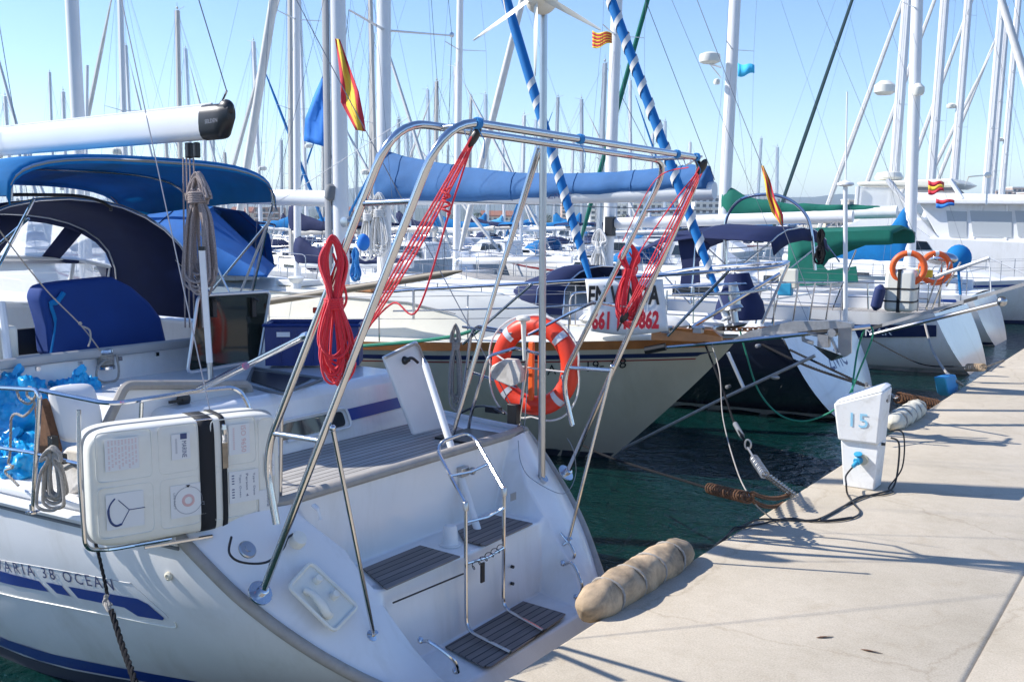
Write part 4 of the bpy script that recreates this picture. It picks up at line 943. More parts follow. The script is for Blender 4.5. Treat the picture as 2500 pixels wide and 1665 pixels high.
g = MB(); g.tube([p+V((.012, 0, .012)) for p in hoods[0]], .007, 5); g.tube([p+V((-.2, 0, .015)) for p in hoods[0][9:]], .006, 5); g.build('piping', 'piping', sh)
g = MB()                                     # fixed windscreen below the hood
ws = [V((-6.75, Y0-1.15, 2.12)), V((-7.1, Y0-.95, 2.2)), V((-7.25, Y0, 2.25)), V((-7.1, Y0+.95, 2.2)), V((-6.75, Y0+1.15, 2.12))]; wt_ = [p+V((.18, 0, .48)) for p in ws]
g.tube(ws, .022, 6); g.tube(wt_, .022, 6)
for a, b in zip(ws, wt_): g.tube([a, b], .022, 6)
wsf = g.build('windscreen_frame', 'alu_white', yt)
g = MB(); g.grid([[a, b] for a, b in zip(ws, wt_)]); g.build('windscreen_glass', 'vinyl', wsf, 0)
# grab hoop over the helm and the covered wheel
g = MB(); g.tube(cr([A(u, v, X=-4.9) for u, v in [(0, 476), (90, 476), (180, 478), (235, 488), (268, 505), (270, 515)]], 5), .014, 8); g.build('hood_rail', 'black_plastic', sh)
cv = [(97, 725), (108, 698), (170, 688), (230, 682), (280, 677), (325, 700), (368, 738), (396, 775), (410, 835), (412, 850), (330, 858), (125, 872), (118, 800)]
g = MB(); P = [A(u, v, X=-4.2) for u, v in cv]; g.prism(P, (-.22, 0, 0)); g.build('wheel_cover', 'canvas_deep', yt, 40, bevel=.04)
g = MB(); g.tube(cr([A(u, v, X=-4.18) for u, v in [(155, 715), (140, 735), (125, 745), (135, 790), (122, 872)]], 5), [.02, .025, .014, .008, .006], 8); g.build('cover_flap', 'canvas_blue', yt)
# winch with its tail
c = V((-4.02, 4.62, 2.09)); c = A(258, 875, X=-4.0); g = MB(); g.lathe(c-V((0, 0, .08)), [(.07, 0), (.07, .02), (.045, .04), (.04, .09), (.06, .13), (.055, .15), (.02, .155)], n=18); wi = g.build('winch', 'steel', yt)
g = MB(); q = c; coil_spring(g, q-V((0, 0, .05)), q+V((0, 0, .03)), .055, .009, 5, 6)
g.tube(cr([q+V((.05, -.03, 0)), A(238, 900, X=-3.92), A(238, 925, X=-3.92), A(262, 934, X=-3.92), A(286, 925, X=-3.92), A(290, 900, X=-3.92), A(284, 866, X=-3.96)], 6), .009, 6)
g.tube(cr([q, A(200, 797, X=-3.9), A(110, 705, X=-3.7), A(0, 565, X=-3.4), A(-60, 480, X=-3.3)], 6), .005, 6)
g.tube(cr([A(200, 797, X=-3.9), A(218, 805, X=-3.88), A(221, 825, X=-3.88), A(216, 846, X=-3.88)], 5), .007, 6); g.ball(A(196, 790, X=-3.9), .014, 8, 6); g.build('jib_sheet', 'rope_grey', wi)
g = MB(); g.box(V((-4.45, Y0-1.28, 2.2)), (.5, .25, .25)); g.build('instrument_box', 'white_plastic', yt, 40, bevel=.03)
g = MB(); g.tube([A(3, 740, X=-4.3), A(20, 880, X=-4.1)], .03, 8); g.build('seat_post', 'alu_white', yt)
g = MB(); g.box(A(45, 835, X=-4.6), (.05, .42, .2)); g.build('locker_opening_shade', 'black_plastic', yt, 0)  # solid black box whose colour supplies the shade of a recess
#@@STERN THINGS
# ---- life raft canister
a = A(226, 1350, Z=1.39); b = A(692, 1266, Z=1.39); b.z = a.z; e1 = (b-a).normalized(); e2 = V((0, 0, 1)).cross(e1); 
if e2.dot(CAM-a) > 0: e2 = -e2
Lr = (b-a).length; Hr = .63; Tr = .3; O = a.copy()
rot = Matrix((e1, e2, V((0, 0, 1)))).transposed()
rf = thing('life_raft', 'white life raft canister with black strap hung on the stern rail', 'life raft', O)
def rp(x, y, z): return O+e1*x+e2*y+V((0, 0, z))
def sbox(g, c, d, pw=.24, n=40, m=26):
    rows = []
    for i in range(m+1):
        al = -pi/2+pi*i/m; row = []
        for k in range(n):
            be = 2*pi*k/n; sp = lambda x, q: math.copysign(abs(x)**q, x)
            row.append(rp(c[0]+d[0]/2*sp(cos(al), pw)*sp(cos(be), pw), c[1]+d[1]/2*sp(cos(al), pw)*sp(sin(be), pw), c[2]+d[2]/2*sp(sin(al), pw)))
        rows.append(row)
    g.grid(rows, cv=True)
g = MB(); sbox(g, (Lr/2, Tr/2, Hr/2), (Lr, Tr, Hr)); g.build('canister', 'white_plastic', rf, 180)
g = MB(); sbox(g, (Lr/2, Tr*.42, Hr/2), (Lr+.012, .012, Hr+.012), .2); g.build('seam', 'grey_trim', rf, 180)
g = MB()
for (x0, x1, z0, z1) in ((.04, .35, .36, .62), (.39, .62, .36, .62), (.04, .35, .06, .33), (.39, .62, .06, .33), (.7, .98, .36, .62), (.7, .98, .06, .33), (1.0, 1.1, .1, .6)):
    x0, x1 = x0*Lr/1.15, x1*Lr/1.15
    g.tube(fillet([rp(x0, .002, (z0+z1)/2), rp(x0, .002, z0), rp(x1, .002, z0), rp(x1, .002, z1), rp(x0, .002, z1), rp(x0, .002, (z0+z1)/2)], .03, 3), .0035, 5)
g.build('raised_panel', 'white_plastic', rf)
def loopb(x, w_, off, m, name, z0=-.0, z1=None):
    g = MB(); h2 = Hr/2+off; t2 = Tr/2+off; P = []
    for k in range(36):
        be = 2*pi*k/36; sp = lambda q: math.copysign(abs(q)**.3, q); P.append((Tr/2+t2*sp(cos(be)), Hr/2+h2*sp(sin(be))))
    g.grid([[rp(x-w_/2, *p) for p in P], [rp(x+w_/2, *p) for p in P]], cv=True); return g.build(name, m, rf, 180, thick=.004)
loopb(Lr*.585, .085, .004, 'black_webbing', 'strap'); loopb(Lr*.675, .028, .007, 'black_webbing', 'strap')
g = MB(); g.box(rp(Lr*.585, .05, Hr-.01), (.095, .05, .02), rot=rot); g.box(rp(Lr*.68, -.006, Hr*.83), (.035, .012, .07), rot=rot); g.lathe(rp(Lr*.678, -.01, Hr*.9), [(.014, -.03), (.018, 0), (.014, .03)], (0, 0, 1), 8); g.build('ratchet', 'steel', rf, 0, bevel=.004)
g = MB(); g.box(rp(Lr*.68, -.008, Hr*.68), (.03, .006, .16), rot=rot); g.build('tag', 'fender_canvas', rf, 0)
def label(x, z, w_, h_, nm='label', m='label_white'):
    g = MB(); g.box(rp(x, -.0035, z), (w_, .002, h_), rot=rot); return g.build(nm, m, rf, 0)
dn = V((0, 0, -1))
def lt(s, lb, x, z, h_, m, wd_=None): return text(s, 'printing', m, lb, rp(x, -.0055, z), h_, right=dn, up=e1, width=wd_)
l1_ = label(.165, .5, .17, .17)
for k in range(9): lt('IIII IIII III II III', l1_, .095+k*.017, .575, .009, 'ink_pale', .15-.012*(k % 3))
l2_ = label(.47, .5, .1, .14); g = MB(); g.box(rp(.485, -.0055, .555), (.035, .002, .03), rot=rot); g.build('printing', 'ink_navy', l2_, 0); lt('MARINE', l2_, .475, .53, .025, 'ink_navy', .09); lt('oooooo', l2_, .44, .545, .01, 'ink_grey', .08)
l3_ = label(.17, .2, .19, .19)
g = MB(); c_ = rp(.19, -.006, .2)
for an in (0, 2.3, -2.1): g.tube([c_, c_+e1*cos(an)*.08+V((0, 0, 1))*sin(an)*.08], .0022, 4)
g.tube(cr([rp(.12, -.006, .27), rp(.095, -.006, .24), rp(.085, -.006, .2), rp(.095, -.006, .15), rp(.12, -.006, .125), rp(.15, -.006, .13)], 4), [.004, .006, .006, .005], 4); g.build('printing', 'ink_navy', l3_)
l4_ = label(.5, .2, .19, .18); c_ = rp(.5, -.006, .2); V1 = V((0, 0, 1))
g = MB(); g.tube([c_+e1*cos(a)*.075+V1*sin(a)*.075 for a in [2*pi*k/24 for k in range(24)]], .0012, 4, closed=True); g.build('printing', 'ink_grey', l4_)
g = MB(); g.tube([c_+e1*cos(a)*.028+V1*sin(a)*.028 for a in [2*pi*k/20 for k in range(20)]], .0075, 4, closed=True, flat=.3); g.build('printing', 'ink_pale', l4_)
g = MB(); g.prism([c_+V1*.085-e1*.012, c_+V1*.085+e1*.012, c_+V1*.07], -e2*.001); g.build('printing', 'ink_black', l4_, 0)
lt('LIFE RAFT', l4_, .42, .25, .011, 'ink_grey', .09); lt('LIFE RAFT', l4_, .575, .25, .011, 'ink_grey', .09)
l5_ = label(Lr*.76, .5, .12, .17); lt('ISO 9650', l5_, Lr*.77, .575, .028, 'ink_pale', .15); lt('IIIIIIIIIIII', l5_, Lr*.725, .565, .01, 'ink_pale', .12)
l6_ = label(Lr*.78, .23, .17, .18)
for k, s in enumerate(('IIII IIII', 'Type  Ocean', 'Person  4', 'Type  Date')): lt(s, l6_, Lr*.78-.07+.04*k, .3, .014, 'ink_navy', .13)
l7_ = label(Lr*.925, .33, .06, .13); lt('marine', l7_, Lr*.925, .38, .024, 'ink_navy', .09)
l8_ = label(Lr*.9, .13, .08, .12); lt('MARINE', l8_, Lr*.905, .17, .018, 'ink_navy', .08)
# bracket of the raft
g = MB(); g.tube(fillet([rp(-.03, .02, .75), rp(-.045, .0, .4), rp(-.03, .02, .02), rp(.1, .1, -.03), rp(Lr*.7, .1, -.03), rp(Lr+.03, .12, .02), rp(Lr+.045, .1, .6)], .06), .012, 8); g.tube([rp(Lr*.25, -.0, -.02), rp(Lr*.6, -.0, -.025)], .01, 6); g.build('cradle', 'steel', rf)
# ---- red falls of the davits and their coils
def tackle(nm_top, lo_px, yl, lab, y_top, px_top):
    T = V((-.1, y_top, 3.52)); Bk = A(*px_top, Y=y_top+.03); Lw = A(*lo_px, Y=yl); o = thing('davit_tackle', lab, 'tackle', T)
    g = MB(); g.tube([T+V((0, 0, .04)), T+V((.03, 0, -.04)), Bk+V((0, 0, .07))], .006, 6); g.tube([T+V((0, .02, .04)), Bk+V((0, 0, .07))], .005, 6); g.build('shackle', 'steel', o)
    dv = (Lw-Bk).normalized(); qd = V((0, 0, 1)).rotation_difference(dv).to_matrix()
    g = MB(); g.ball(Bk, (.022, .034, .06), 12, 8, qd); g.build('block', 'black_plastic', o)
    g = MB(); g.ball(Lw, (.022, .034, .05), 12, 8, qd); g.tube([Lw, Lw+dv*.12], .008, 6); g.build('block', 'black_plastic', o)
    sd = dv.cross(V((0, 0, 1))).normalized(); g = MB()
    for k, of in enumerate((-.03, -.012, .012, .03)):
        m_ = Bk.lerp(Lw, .5)+sd*of*1.3+V((0, 0, -.015*k)); g.tube(cr([Bk+sd*of, m_, Lw+sd*of*.8], 8), .0055, 6)
    g.build('fall', 'rope_red', o); return o, Bk, Lw
t1, bk1, lw1 = tackle('', (862, 850), 3.72, 'red rope tackle slanting from the left end of the steel davit arch', 3.86, (1158, 335))
g = MB(); kn = bk1.lerp(lw1, .22); g.tube([kn+V((.02*cos(i*.9), .02*sin(i*.9), -.01*i*.6)) for i in range(24)], .0065, 6); g.tube(cr([bk1, bk1.lerp(lw1, .3)+V((.09, 0, -.03)), bk1.lerp(lw1, .7)+V((.2, 0, -.1)), A(960, 740, Y=3.75), A(888, 812, Y=3.75), lw1], 8), .005, 6); g.build('fall', 'rope_red', t1)
t2, bk2, lw2 = tackle('', (1524, 775), 6.42, 'red rope tackle slanting from the right end of the steel davit arch', 6.28, (1714, 408))
g = MB(); g.tube(cr([bk2, A(1640, 500, Y=6.3), A(1560, 620, Y=6.35), A(1535, 700, Y=6.4), lw2], 8), .005, 6); g.tube(cr([bk2+V((-.1, 0, 0)), A(1600, 440, Y=6.35), A(1520, 590, Y=6.45)], 8), .004, 6); g.build('fall', 'rope_red', t2)
hank(A(812, 574, Y=3.5), .19, .74, 19, .0062, 'rope_red', 'big red rope coil with wrapped neck hanging on the left davit leg', neck=.46, seed=11, sway=(.82, .57, 0), depth=.3)
hank(A(1537, 590, Y=6.5), .2, .66, 18, .0062, 'rope_red', 'smaller red rope coil hanging on the right davit leg above the for sale sign', neck=.35, seed=5, sway=(.82, .57, 0), depth=.3)
hank(A(1112, 790, Y=6.75), .11, .78, 10, .008, 'rope_grey', 'grey rope coil hanging on the starboard rail beside the open lid', neck=.25, seed=8, sway=(.82, .57, 0), depth=.4)
hank(A(128, 1090, Y=3.08), .17, .36, 11, .0095, 'rope_grey', 'grey rope coil hanging on the lower rail between the rubbish bags and the raft', neck=.18, seed=3, sway=(.9, .4, 0), depth=.4, knot=False)
# mooring line from the port rail down into the water
o = thing('mooring_line', 'dark twisted mooring line running down past the hull lettering', 'mooring line', A(214, 1290, Y=3.05))
g = MB(); g.rope(cr([A(u, v, Y=y) for u, v, y in [(222, 1290, 3.0), (240, 1350, 2.98), (258, 1430, 2.95), (262, 1455, 2.94)]], 6), .0095); g.rope(cr([A(u, v, Y=y) for u, v, y in [(272, 1490, 2.9), (300, 1580, 2.8), (325, 1650, 2.7), (350, 1740, 2.6), (420, 1950, 2.4)]], 6), .016); g.build('line', 'rope_dark', o)
g = MB(); g.rope(cr([A(u, v, Y=y) for u, v, y in [(262, 1450, 2.94), (256, 1470, 2.93), (268, 1490, 2.91), (262, 1468, 2.92), (270, 1478, 2.92)]], 8), .013); g.ball(A(275, 1497, Y=2.9), .017, 8, 6); g.build('knot', 'rope_grey', o)
g = MB(); g.tube(cr([A(u, v, Y=3.02) for u, v in [(208, 1255), (206, 1275), (218, 1300), (238, 1325)]], 5), [.014, .016, .012], 8, flat=.4); g.build('chafe_sleeve', 'red_stripe', o)
# rope knots on the rail
g = MB(); g.rope(cr([A(u, v, Y=3.12) for u, v in [(38, 945), (50, 975), (72, 985), (88, 960), (70, 945), (66, 965), (85, 985), (60, 1015), (40, 1010), (28, 1020), (26, 1060), (24, 1110), (20, 1130), (32, 1140), (12, 1150), (30, 1170), (45, 1185)]], 6), .0085); tag(g.build('rail_lashing', 'rope_grey'), 'grey rope knotted round the stern rail in front of the blue rubbish bags', 'rope')
# blue bags
def bag(c, r, seed, label):
    rr = random.Random(seed); ph = [rr.uniform(0, 6) for _ in range(9)]; g = MB(); rows = []; c = V(c); n, m = 80, 44
    for i in range(m+1):
        a = -pi/2+pi*i/m; row = []
        for k in range(n):
            b = 2*pi*k/n; q = 1+.1*sin(3*b+ph[0]+2*a)+.07*sin(5*b-3*a+ph[1])+.05*sin(9*b+ph[2]+7*a)+.035*sin(15*b+ph[3]-11*a)+.12*max(0, sin(a))**6*1.5
            z = sin(a)*r[2]*(1+.06*sin(4*b+ph[4])); row.append(c+V((cos(a)*cos(b)*r[0]*q, cos(a)*sin(b)*r[1]*q, max(z, -r[2]*.75))))
        rows.append(row)
    from mathutils import noise as mn
    for row in rows:
        for p in row:
            d_ = (p-c); l_ = d_.length; dd = d_.normalized(); q_ = dd*2.3+V((seed*3.1, seed, 0)); f_ = mn.noise(q_)*.22-abs(mn.noise(q_*2.3))*.3-abs(mn.noise(q_*5.))*.12+.1; p += dd*l_*f_
    g.grid(rows, cv=True); g.tube(cr([c+V((0, 0, r[2]*.95)), c+V((.03, .02, r[2]*1.1)), c+V((.07, -.03, r[2]*1.18))], 4), [.02, .035, .05], 8, flat=.5)
    return tag(g.build('rubbish_bag', 'bag_blue', smooth=75), label, 'rubbish bag', 'blue plastic bags on the aft deck')
bag(A(45, 1010, Y=3.7)-V((0, 0, 0)), (.3, .2, .28), 1, 'large shiny blue plastic bag bulging behind the stern rail at the left edge')
bag(A(105, 945, Y=4.0), (.2, .14, .1), 2, 'knotted top of a blue plastic bag poking above the rail left of the white cowling')
bag(A(195, 985, Y=4.05), (.13, .16, .22), 3, 'blue plastic bag squeezed between the white cowling and the beige hatch lid')
bag(A(40, 1150, Y=3.5), (.33, .2, .24), 5, 'lowest blue plastic bag behind the coiled grey rope')
# cowling
cw = thing('outboard_motor', 'white and grey outboard motor cowling clamped on the port stern rail', 'outboard motor', A(150, 1180, Y=3.35))
g = MB(); rows = []
for u0, u1, v in ((112, 165, 943), (103, 182, 956), (108, 200, 1000), (120, 206, 1050), (136, 206, 1085)):
    a, b = A(u0, v, Y=3.3), A(u1, v, Y=3.42); rows.append([a, a.lerp(b, .5)+V((.03, -.05, 0)), b+V((0, -.01, 0)), b+V((-.02, .16, 0)), a.lerp(b, .5)+V((0, .24, 0)), a+V((-.03, .16, 0))])
g.grid(rows, cv=True, caps=True); g.build('cowling', 'gelcoat_matt', cw, 40, sub=2)
g = MB(); g.prism([A(u, v, Y=3.26) for u, v in [(96, 975), (104, 990), (134, 1100), (128, 1120), (96, 1110), (84, 1000)]], (0, .05, 0)); g.build('clamp_board', 'rust', cw, 0)
g = MB(); g.prism([A(u, v, Y=3.4) for u, v in [(120, 1185), (125, 1130), (160, 1090), (204, 1100), (204, 1180), (150, 1235)]], (0, .12, 0)); g.build('leg', 'old_white', cw, 40, bevel=.03)
g = MB(); g.tube(cr([A(u, v, Y=3.36) for u, v in [(160, 1144), (180, 1136), (200, 1148), (206, 1170)]], 5), .014, 8); g.box(A(130, 1088, Y=3.24), (.05, .04, .12)); g.box(A(152, 1120, Y=3.22), (.04, .04, .06)); g.build('clamp', 'black_plastic', cw)
# crate
cr0 = [A(646, 893, Z=1.885), A(800, 918, Z=1.885)]; ex = (cr0[1]-cr0[0]); wl_ = .62; ex = V((.78, .62, 0)).normalized(); ey = V((-.62, .78, 0)); O2 = A(648, 893, Z=1.885); 
ct = thing('crate', 'dark blue plastic crate on the cabin roof behind the red coil', 'crate', O2)
def cp(x, y, z): return O2+ex*x+ey*y+V((0, 0, z))
g = MB(); LW, LD, LH = .78, .38, .34
for a, b, c, d in (((0, 0), (LW, 0), (LW, .015), (0, .015)), ((0, LD-.015), (LW, LD-.015), (LW, LD), (0, LD)), ((0, .015), (.015, .015), (.015, LD-.015), (0, LD-.015)), ((LW-.015, .015), (LW, .015), (LW, LD-.015), (LW-.015, LD-.015))):
    g.prism([cp(*q, 0) for q in (a, b, c, d)], (0, 0, LH))
g.prism([cp(.015, .015, .01), cp(LW-.015, .015, .01), cp(LW-.015, LD-.015, .01), cp(.015, LD-.015, .01)], (0, 0, .01)); g.build('box', 'crate_blue', ct, 0)
g = MB(); g.tube([cp(-.012, -.012, LH), cp(LW+.012, -.012, LH), cp(LW+.012, LD+.012, LH), cp(-.012, LD+.012, LH)], .014, 4, closed=True)
for k in range(1, 6): g.box(cp(LW*k/6, -.005, LH*.45), (.012, .012, LH*.85), rot=Matrix((ex, ey, V((0, 0, 1)))).transposed())
g.build('rim', 'crate_blue', ct, 0)
g = MB(); g.box(cp(LW*.2, -.014, LH*.78), (.11, .006, .04), rot=Matrix((ex, ey, V((0, 0, 1)))).transposed()); g.build('handle', 'sign_white', ct, 0)
bt = thing('spray_bottle', 'white spray bottle with red trigger standing in the blue crate', 'bottle', cp(.42, .18, .03)); g = MB(); g.lathe(cp(.42, .18, .03), [(.045, 0), (.045, .3), (.02, .36), (.018, .4)], n=14); g.build('body', 'white_plastic', bt); g = MB(); g.box(cp(.42, .17, .45), (.1, .03, .05)); g.box(cp(.45, .16, .40), (.03, .02, .06)); g.build('trigger', 'orange', bt, 0, bevel=.008)
# life ring
lc = A(1306, 893, Y=6.62); lr = thing('life_ring', 'orange life ring with white bands on the stern rail beside the wind generator pole', 'life ring', lc)
ax_ = V((.06, -1, .04)).normalized(); q1 = ax_.cross(V((0, 0, 1))).normalized(); q2 = q1.cross(ax_); RR, rr_ = .325, .068
def rg(a, b, k=1.): return lc+(q1*cos(a)+q2*sin(a))*(RR+rr_*k*cos(b)*1.15)+ax_*rr_*k*sin(b)
g = MB(); g.grid([[rg(2*pi*i/48, 2*pi*j/14) for j in range(14)] for i in range(48)], cu=True, cv=True); g.build('ring', 'orange', lr, 180)
for a in (.8, 2.36, 3.93, 5.5): g = MB(); g.grid([[rg(a-.075+.15*i/6, .3+2.0*j/10, 1.03) for j in range(11)] for i in range(7)]); g.build('reflective_band', 'reflector', lr, 180)
g = MB(); P = []
for i in range(49): a = 2*pi*i/48; P.append(lc+(q1*cos(a)+q2*sin(a))*(RR+rr_*1.2+.05*abs(sin(2*a+.1)))+ax_*.03-V((0, 0, .03*abs(sin(2*a)))))
g.tube(P, .008, 6); g.tube(cr([rg(3.2, 1.5), lc+q1*.1+ax_*.1, rg(.2, 1.5)], 6), .007, 5); g.build('grab_line', 'rope_white', lr)
g = MB(); g.box(lc+V((0, -.05, -.05)), (.05, .03, .5)); g.box(lc+V((.08, -.04, -.08)), (.04, .03, .42)); g.build('light_bracket', 'orange_bright', lr, 0, bevel=.01)
#@@QUAY
# ================================================================== things on the quay
pc = A(2095, 1196, Z=PZ); px0, py0 = .28, 8.98
px0 = A(2068, 1188, Z=PZ).x; py0 = 9.0; pw_ = .36
pd = thing('power_pedestal', 'white power pedestal with pale blue number 15 near the quay edge', 'power pedestal', (px0+.2, py0+.15, PZ))
HX0, HX1 = A(2038, 1000, Y=py0).x, A(2147, 1000, Y=py0).x
zt0, zt1, zm = A(2040, 985, Y=py0).z, A(2145, 962, Y=py0).z, A(2100, 1082, Y=py0).z
def blk(name, x0b, x1b, x0t, x1t, z0, z1l, z1r, y0b, y0t, y1, bev=.012):
    g = MB(); vs = [(x0b, y0b, z0), (x1b, y0b, z0), (x1b, y1, z0), (x0b, y1, z0), (x0t, y0t, z1l), (x1t, y0t, z1r), (x1t, y1, z1r+.01), (x0t, y1, z1l+.03)]
    g.add(vs, [(3, 2, 1, 0), (4, 5, 6, 7), (0, 1, 5, 4), (1, 2, 6, 5), (2, 3, 7, 6), (3, 0, 4, 7)]); return g.build(name, 'pedestal_white', pd, 60, bevel=bev)
blk('base', HX0+.09, HX1-.03, HX0+.05, HX1-.0, PZ, zm+.0, zm+.0, py0+.06, py0+.05, py0+.3)
blk('head', HX0+.035, HX1, HX0-.01, HX1+.03, zm, zt0, zt1+.03, py0+.015, py0-.02, py0+.29, .02)
g = MB(); g.prism([(HX0+.0, py0-.02, zt0-.0), (HX0+.02, py0-.005, zt0+.03), (HX1-.02, py0+.0, zt1+.05), (HX1+.03, py0-.02, zt1+.028)], (0, .3, .02)); g.build('sloping_lid', 'pedestal_white', pd, 60, bevel=.012)
zA, zB = zm, (zt0+zt1)/2
text('15', 'number', 'ink_blue', pd, A(2076, 1041, Y=py0), .13, right=(1, 0, 0), width=A(2119, 1040, Y=py0).x-A(2076, 1040, Y=py0).x, bold=.0, snap=lambda p: V((p.x, py0+.015-.035*(p.z-zA)/(zB-zA)-.0035, p.z)))
c = A(2098, 1122, Y=py0+.02); g = MB(); g.lathe(c+V((.03, .03, 0)), [(.045, 0), (.045, .035)], (0, -1, 0), 18); g.build('socket_ring', 'socket_pale', pd)
g = MB(); g.lathe(c+V((.005, .03, 0)), [(.036, 0), (.036, .075), (.03, .08)], (-.2, -1, -.15), 16); g.lathe(c+V((-.01, -.01, .045)), [(.035, 0), (.038, .012), (.02, .016)], (0, -.4, 1), 14); g.lathe(c+V((-.01, -.04, -.02)), [(.022, 0), (.018, .06)], (-.4, -1, -.6), 10); g.build('socket', 'socket_blue', pd)
g = MB()
for z in (.42, .82): g.lathe(V((HX1+.0, py0+.14, PZ+z)), [(.014, -.02), (.014, .03)], (1, 0, 0), 10)
g.build('screw_hole', 'black_plastic', pd)
g = MB(); g.box((HX1+.02, py0+.2, zt1-.05), (.012, .08, .1)); g.build('side_plate', 'grey_trim', pd, 0)
q = lambda u, v, z=PZ+.012: A(u, v, Z=z)
cable('power_cable', cr([c+V((-.02, -.08, -.04)), A(2066, 1160, Y=py0-.05), A(2066, 1180, Z=PZ+.12), q(2069, 1205), q(2085, 1230), q(2099, 1247), q(2090, 1260), q(2050, 1270), q(1985, 1272), q(1930, 1265), q(1872, 1275), q(1800, 1292), q(1770, 1312), A(1740, 1340, X=-.05), A(1715, 1380, X=-.12)], 8), .0085, 'black_plastic', 'black power cable plugged into the blue socket and running over the quay edge', 'cable')
cable('power_cable', cr([V((HX1+.03, py0+.32, PZ+.45)), V((HX1+.1, py0+.34, PZ+.4)), V((HX1+.11, py0+.3, PZ+.15)), q(2180, 1190), q(2160, 1200), q(2110, 1213), q(2060, 1235), q(2010, 1262), q(1975, 1270), q(1900, 1268), q(1850, 1268), q(1810, 1285), A(1790, 1290, X=-.04), A(1765, 1325, X=-.08)], 8), .0085, 'black_plastic', 'black power cable from behind the pedestal curling to the quay edge', 'cable')
cable('power_cable', cr([V((HX1+.0, py0+.33, PZ+.5)), V((HX1+.13, py0+.34, PZ+.5)), V((HX1+.15, py0+.3, PZ+.2)), q(2170, 1190), q(2182, 1200), q(2150, 1208), q(2100, 1212), q(2045, 1245), q(2005, 1270), q(2080, 1262)], 8), .007, 'black_plastic', 'thin black cable loop resting against the right foot of the pedestal', 'cable')
# fenders along the quay edge
def bumper(y0, y1, r, m, label, seg=5, x=-.06, z=.76, seed=1):
    rr = random.Random(seed); o = thing('quay_fender', label, 'fender', (x, (y0+y1)/2, z), ); g = MB(); rows = []; n = seg*12
    for i in range(n+1):
        t = i/n; e = sqrt(max(0, 1-abs(2*t-1)**7)); s = 1-.1*(abs(sin(pi*seg*t)) < .22)*(0 < t < 1); row = []
        for k in range(20):
            a = 2*pi*k/20; q_ = 1+.05*sin(3*a+i*.35)+.04*sin(5*a-i*.5)+.03*rr.uniform(-1, 1)*0
            row.append(V((x+cos(a)*r*e*s*q_, y0+(y1-y0)*t, z+sin(a)*r*e*s*q_*.95)))
        rows.append(row)
    g.grid(rows, cv=True, caps=True); g.build('fender_body', m, o, 180)
    for k in range(1, seg):
        g = MB(); yy = y0+(y1-y0)*k/seg+.0*rr.uniform(-1, 1); g.tube([V((x+cos(a)*r*.96, yy+.015*sin(a*3), z+sin(a)*r*.93)) for a in [2*pi*j/20 for j in range(20)]], .009, 6, closed=True); g.build('lashing', 'rope_grey', o)
    return o
bumper(5.0, 6.45, .135, 'fender_canvas', 'long tan sausage fender on the quay edge beside the foreground yacht', 5, -.07, .75, 2)
bumper(11.9, 13.3, .125, 'fender_pale', 'pale cream sausage fender on the quay edge behind the pedestal', 6, -.03, .77, 3)
# blue block with chains further along
g = MB(); q0 = A(2318, 960, X=-.08); g.prism([A(u, v, X=-.1) for u, v in [(2308, 922), (2334, 915), (2341, 935), (2340, 958), (2322, 968), (2316, 962)]], (-.16, .0, 0)); tag(g.build('mooring_block', 'canvas_sky', None, 40, bevel=.02), 'bright blue mooring cover on the quay edge', 'mooring cover')
# two rust stains / debris on the quay
for (u, v, a, l_, lb) in ((2014, 1554, .2, .055, 'thin brown leaf lying flat on the concrete, left one'), (2128, 1589, -.5, .06, 'thin brown leaf lying on the concrete, right one')):
    p = A(u, v, Z=PZ+.004); g = MB(); d1 = _r0*cos(a)*l_-_h*sin(a)*l_*-1.; d2 = d1.cross(V((0, 0, 1))).normalized()*.012
    g.grid([[p-d1, p-d1], [p-d1*.4+d2+V((0, 0, .004)), p-d1*.4-d2], [p+d1*.3+d2*.9+V((0, 0, .009)), p+d1*.3-d2*.7], [p+d1, p+d1]]); tag(g.build('dead_leaf', 'rust', None, 0, thick=.002), lb, 'leaf')
# mooring chains and springs
def mooring(pts_rope, tail, label, rope_r=.012, m='rope_dark', strands=True, nm='mooring_line'):
    o = thing(nm, label, 'mooring line', pts_rope[0]); g = MB(); (g.rope if strands else g.tube)(cr(pts_rope, 6), rope_r); g.build('line', m, o); return o
p_ = [A(1712, 805, Y=11.2), A(1745, 900, Y=10.4), A(1775, 980, Y=9.7), A(1792, 1030, Y=9.3)]; p_[0] = A(1705, 800, Y=10.9)
mo = mooring(p_+[A(1818, 1075, Y=8.75)], None, 'dark line with grey sleeve, shackle and steel spring below the cream bow', .012)
g = MB(); g.tube([A(1795, 1035, Y=9.25), A(1812, 1065, Y=8.95)], .026, 10); g.build('grey_sleeve', 'rubber_grey', mo)
E1, E2, E3, E4 = A(1826, 1085, Y=8.6), A(1840, 1118, Y=8.3), A(1868, 1160, Y=7.9), A(1935, 1213, X=-.03)
g = MB(); g.tube([E1+V((.03*cos(a), 0, .045*sin(a))) for a in [2*pi*k/12 for k in range(12)]], .009, 6, closed=True); g.tube([E1-V((0, 0, .03)), E2], .01, 6); g.build('shackle', 'galv', mo)
g = MB(); coil_spring(g, E2, E3, .036, .0065, 11, 6); g.tube([E2, E3], .008, 6); g.build('steel_spring', 'galv', mo)
g = MB(); chain(g, [E3, E4], .026, .0065); chain(g, [E3+V((.04, 0, .0)), E4+V((.03, .05, 0))], .026, .0065); g.build('chain', 'galv', mo)
mo = thing('mooring_chain', 'rusty chain with long coil spring hanging low over the water to the quay', 'mooring chain', A(1740, 1200, Y=7.4))
a_, b_, c_, d_ = A(1500, 1120, Y=8.4), A(1732, 1192, Y=7.5), A(1828, 1215, Y=7.0), A(1915, 1228, X=-.03)
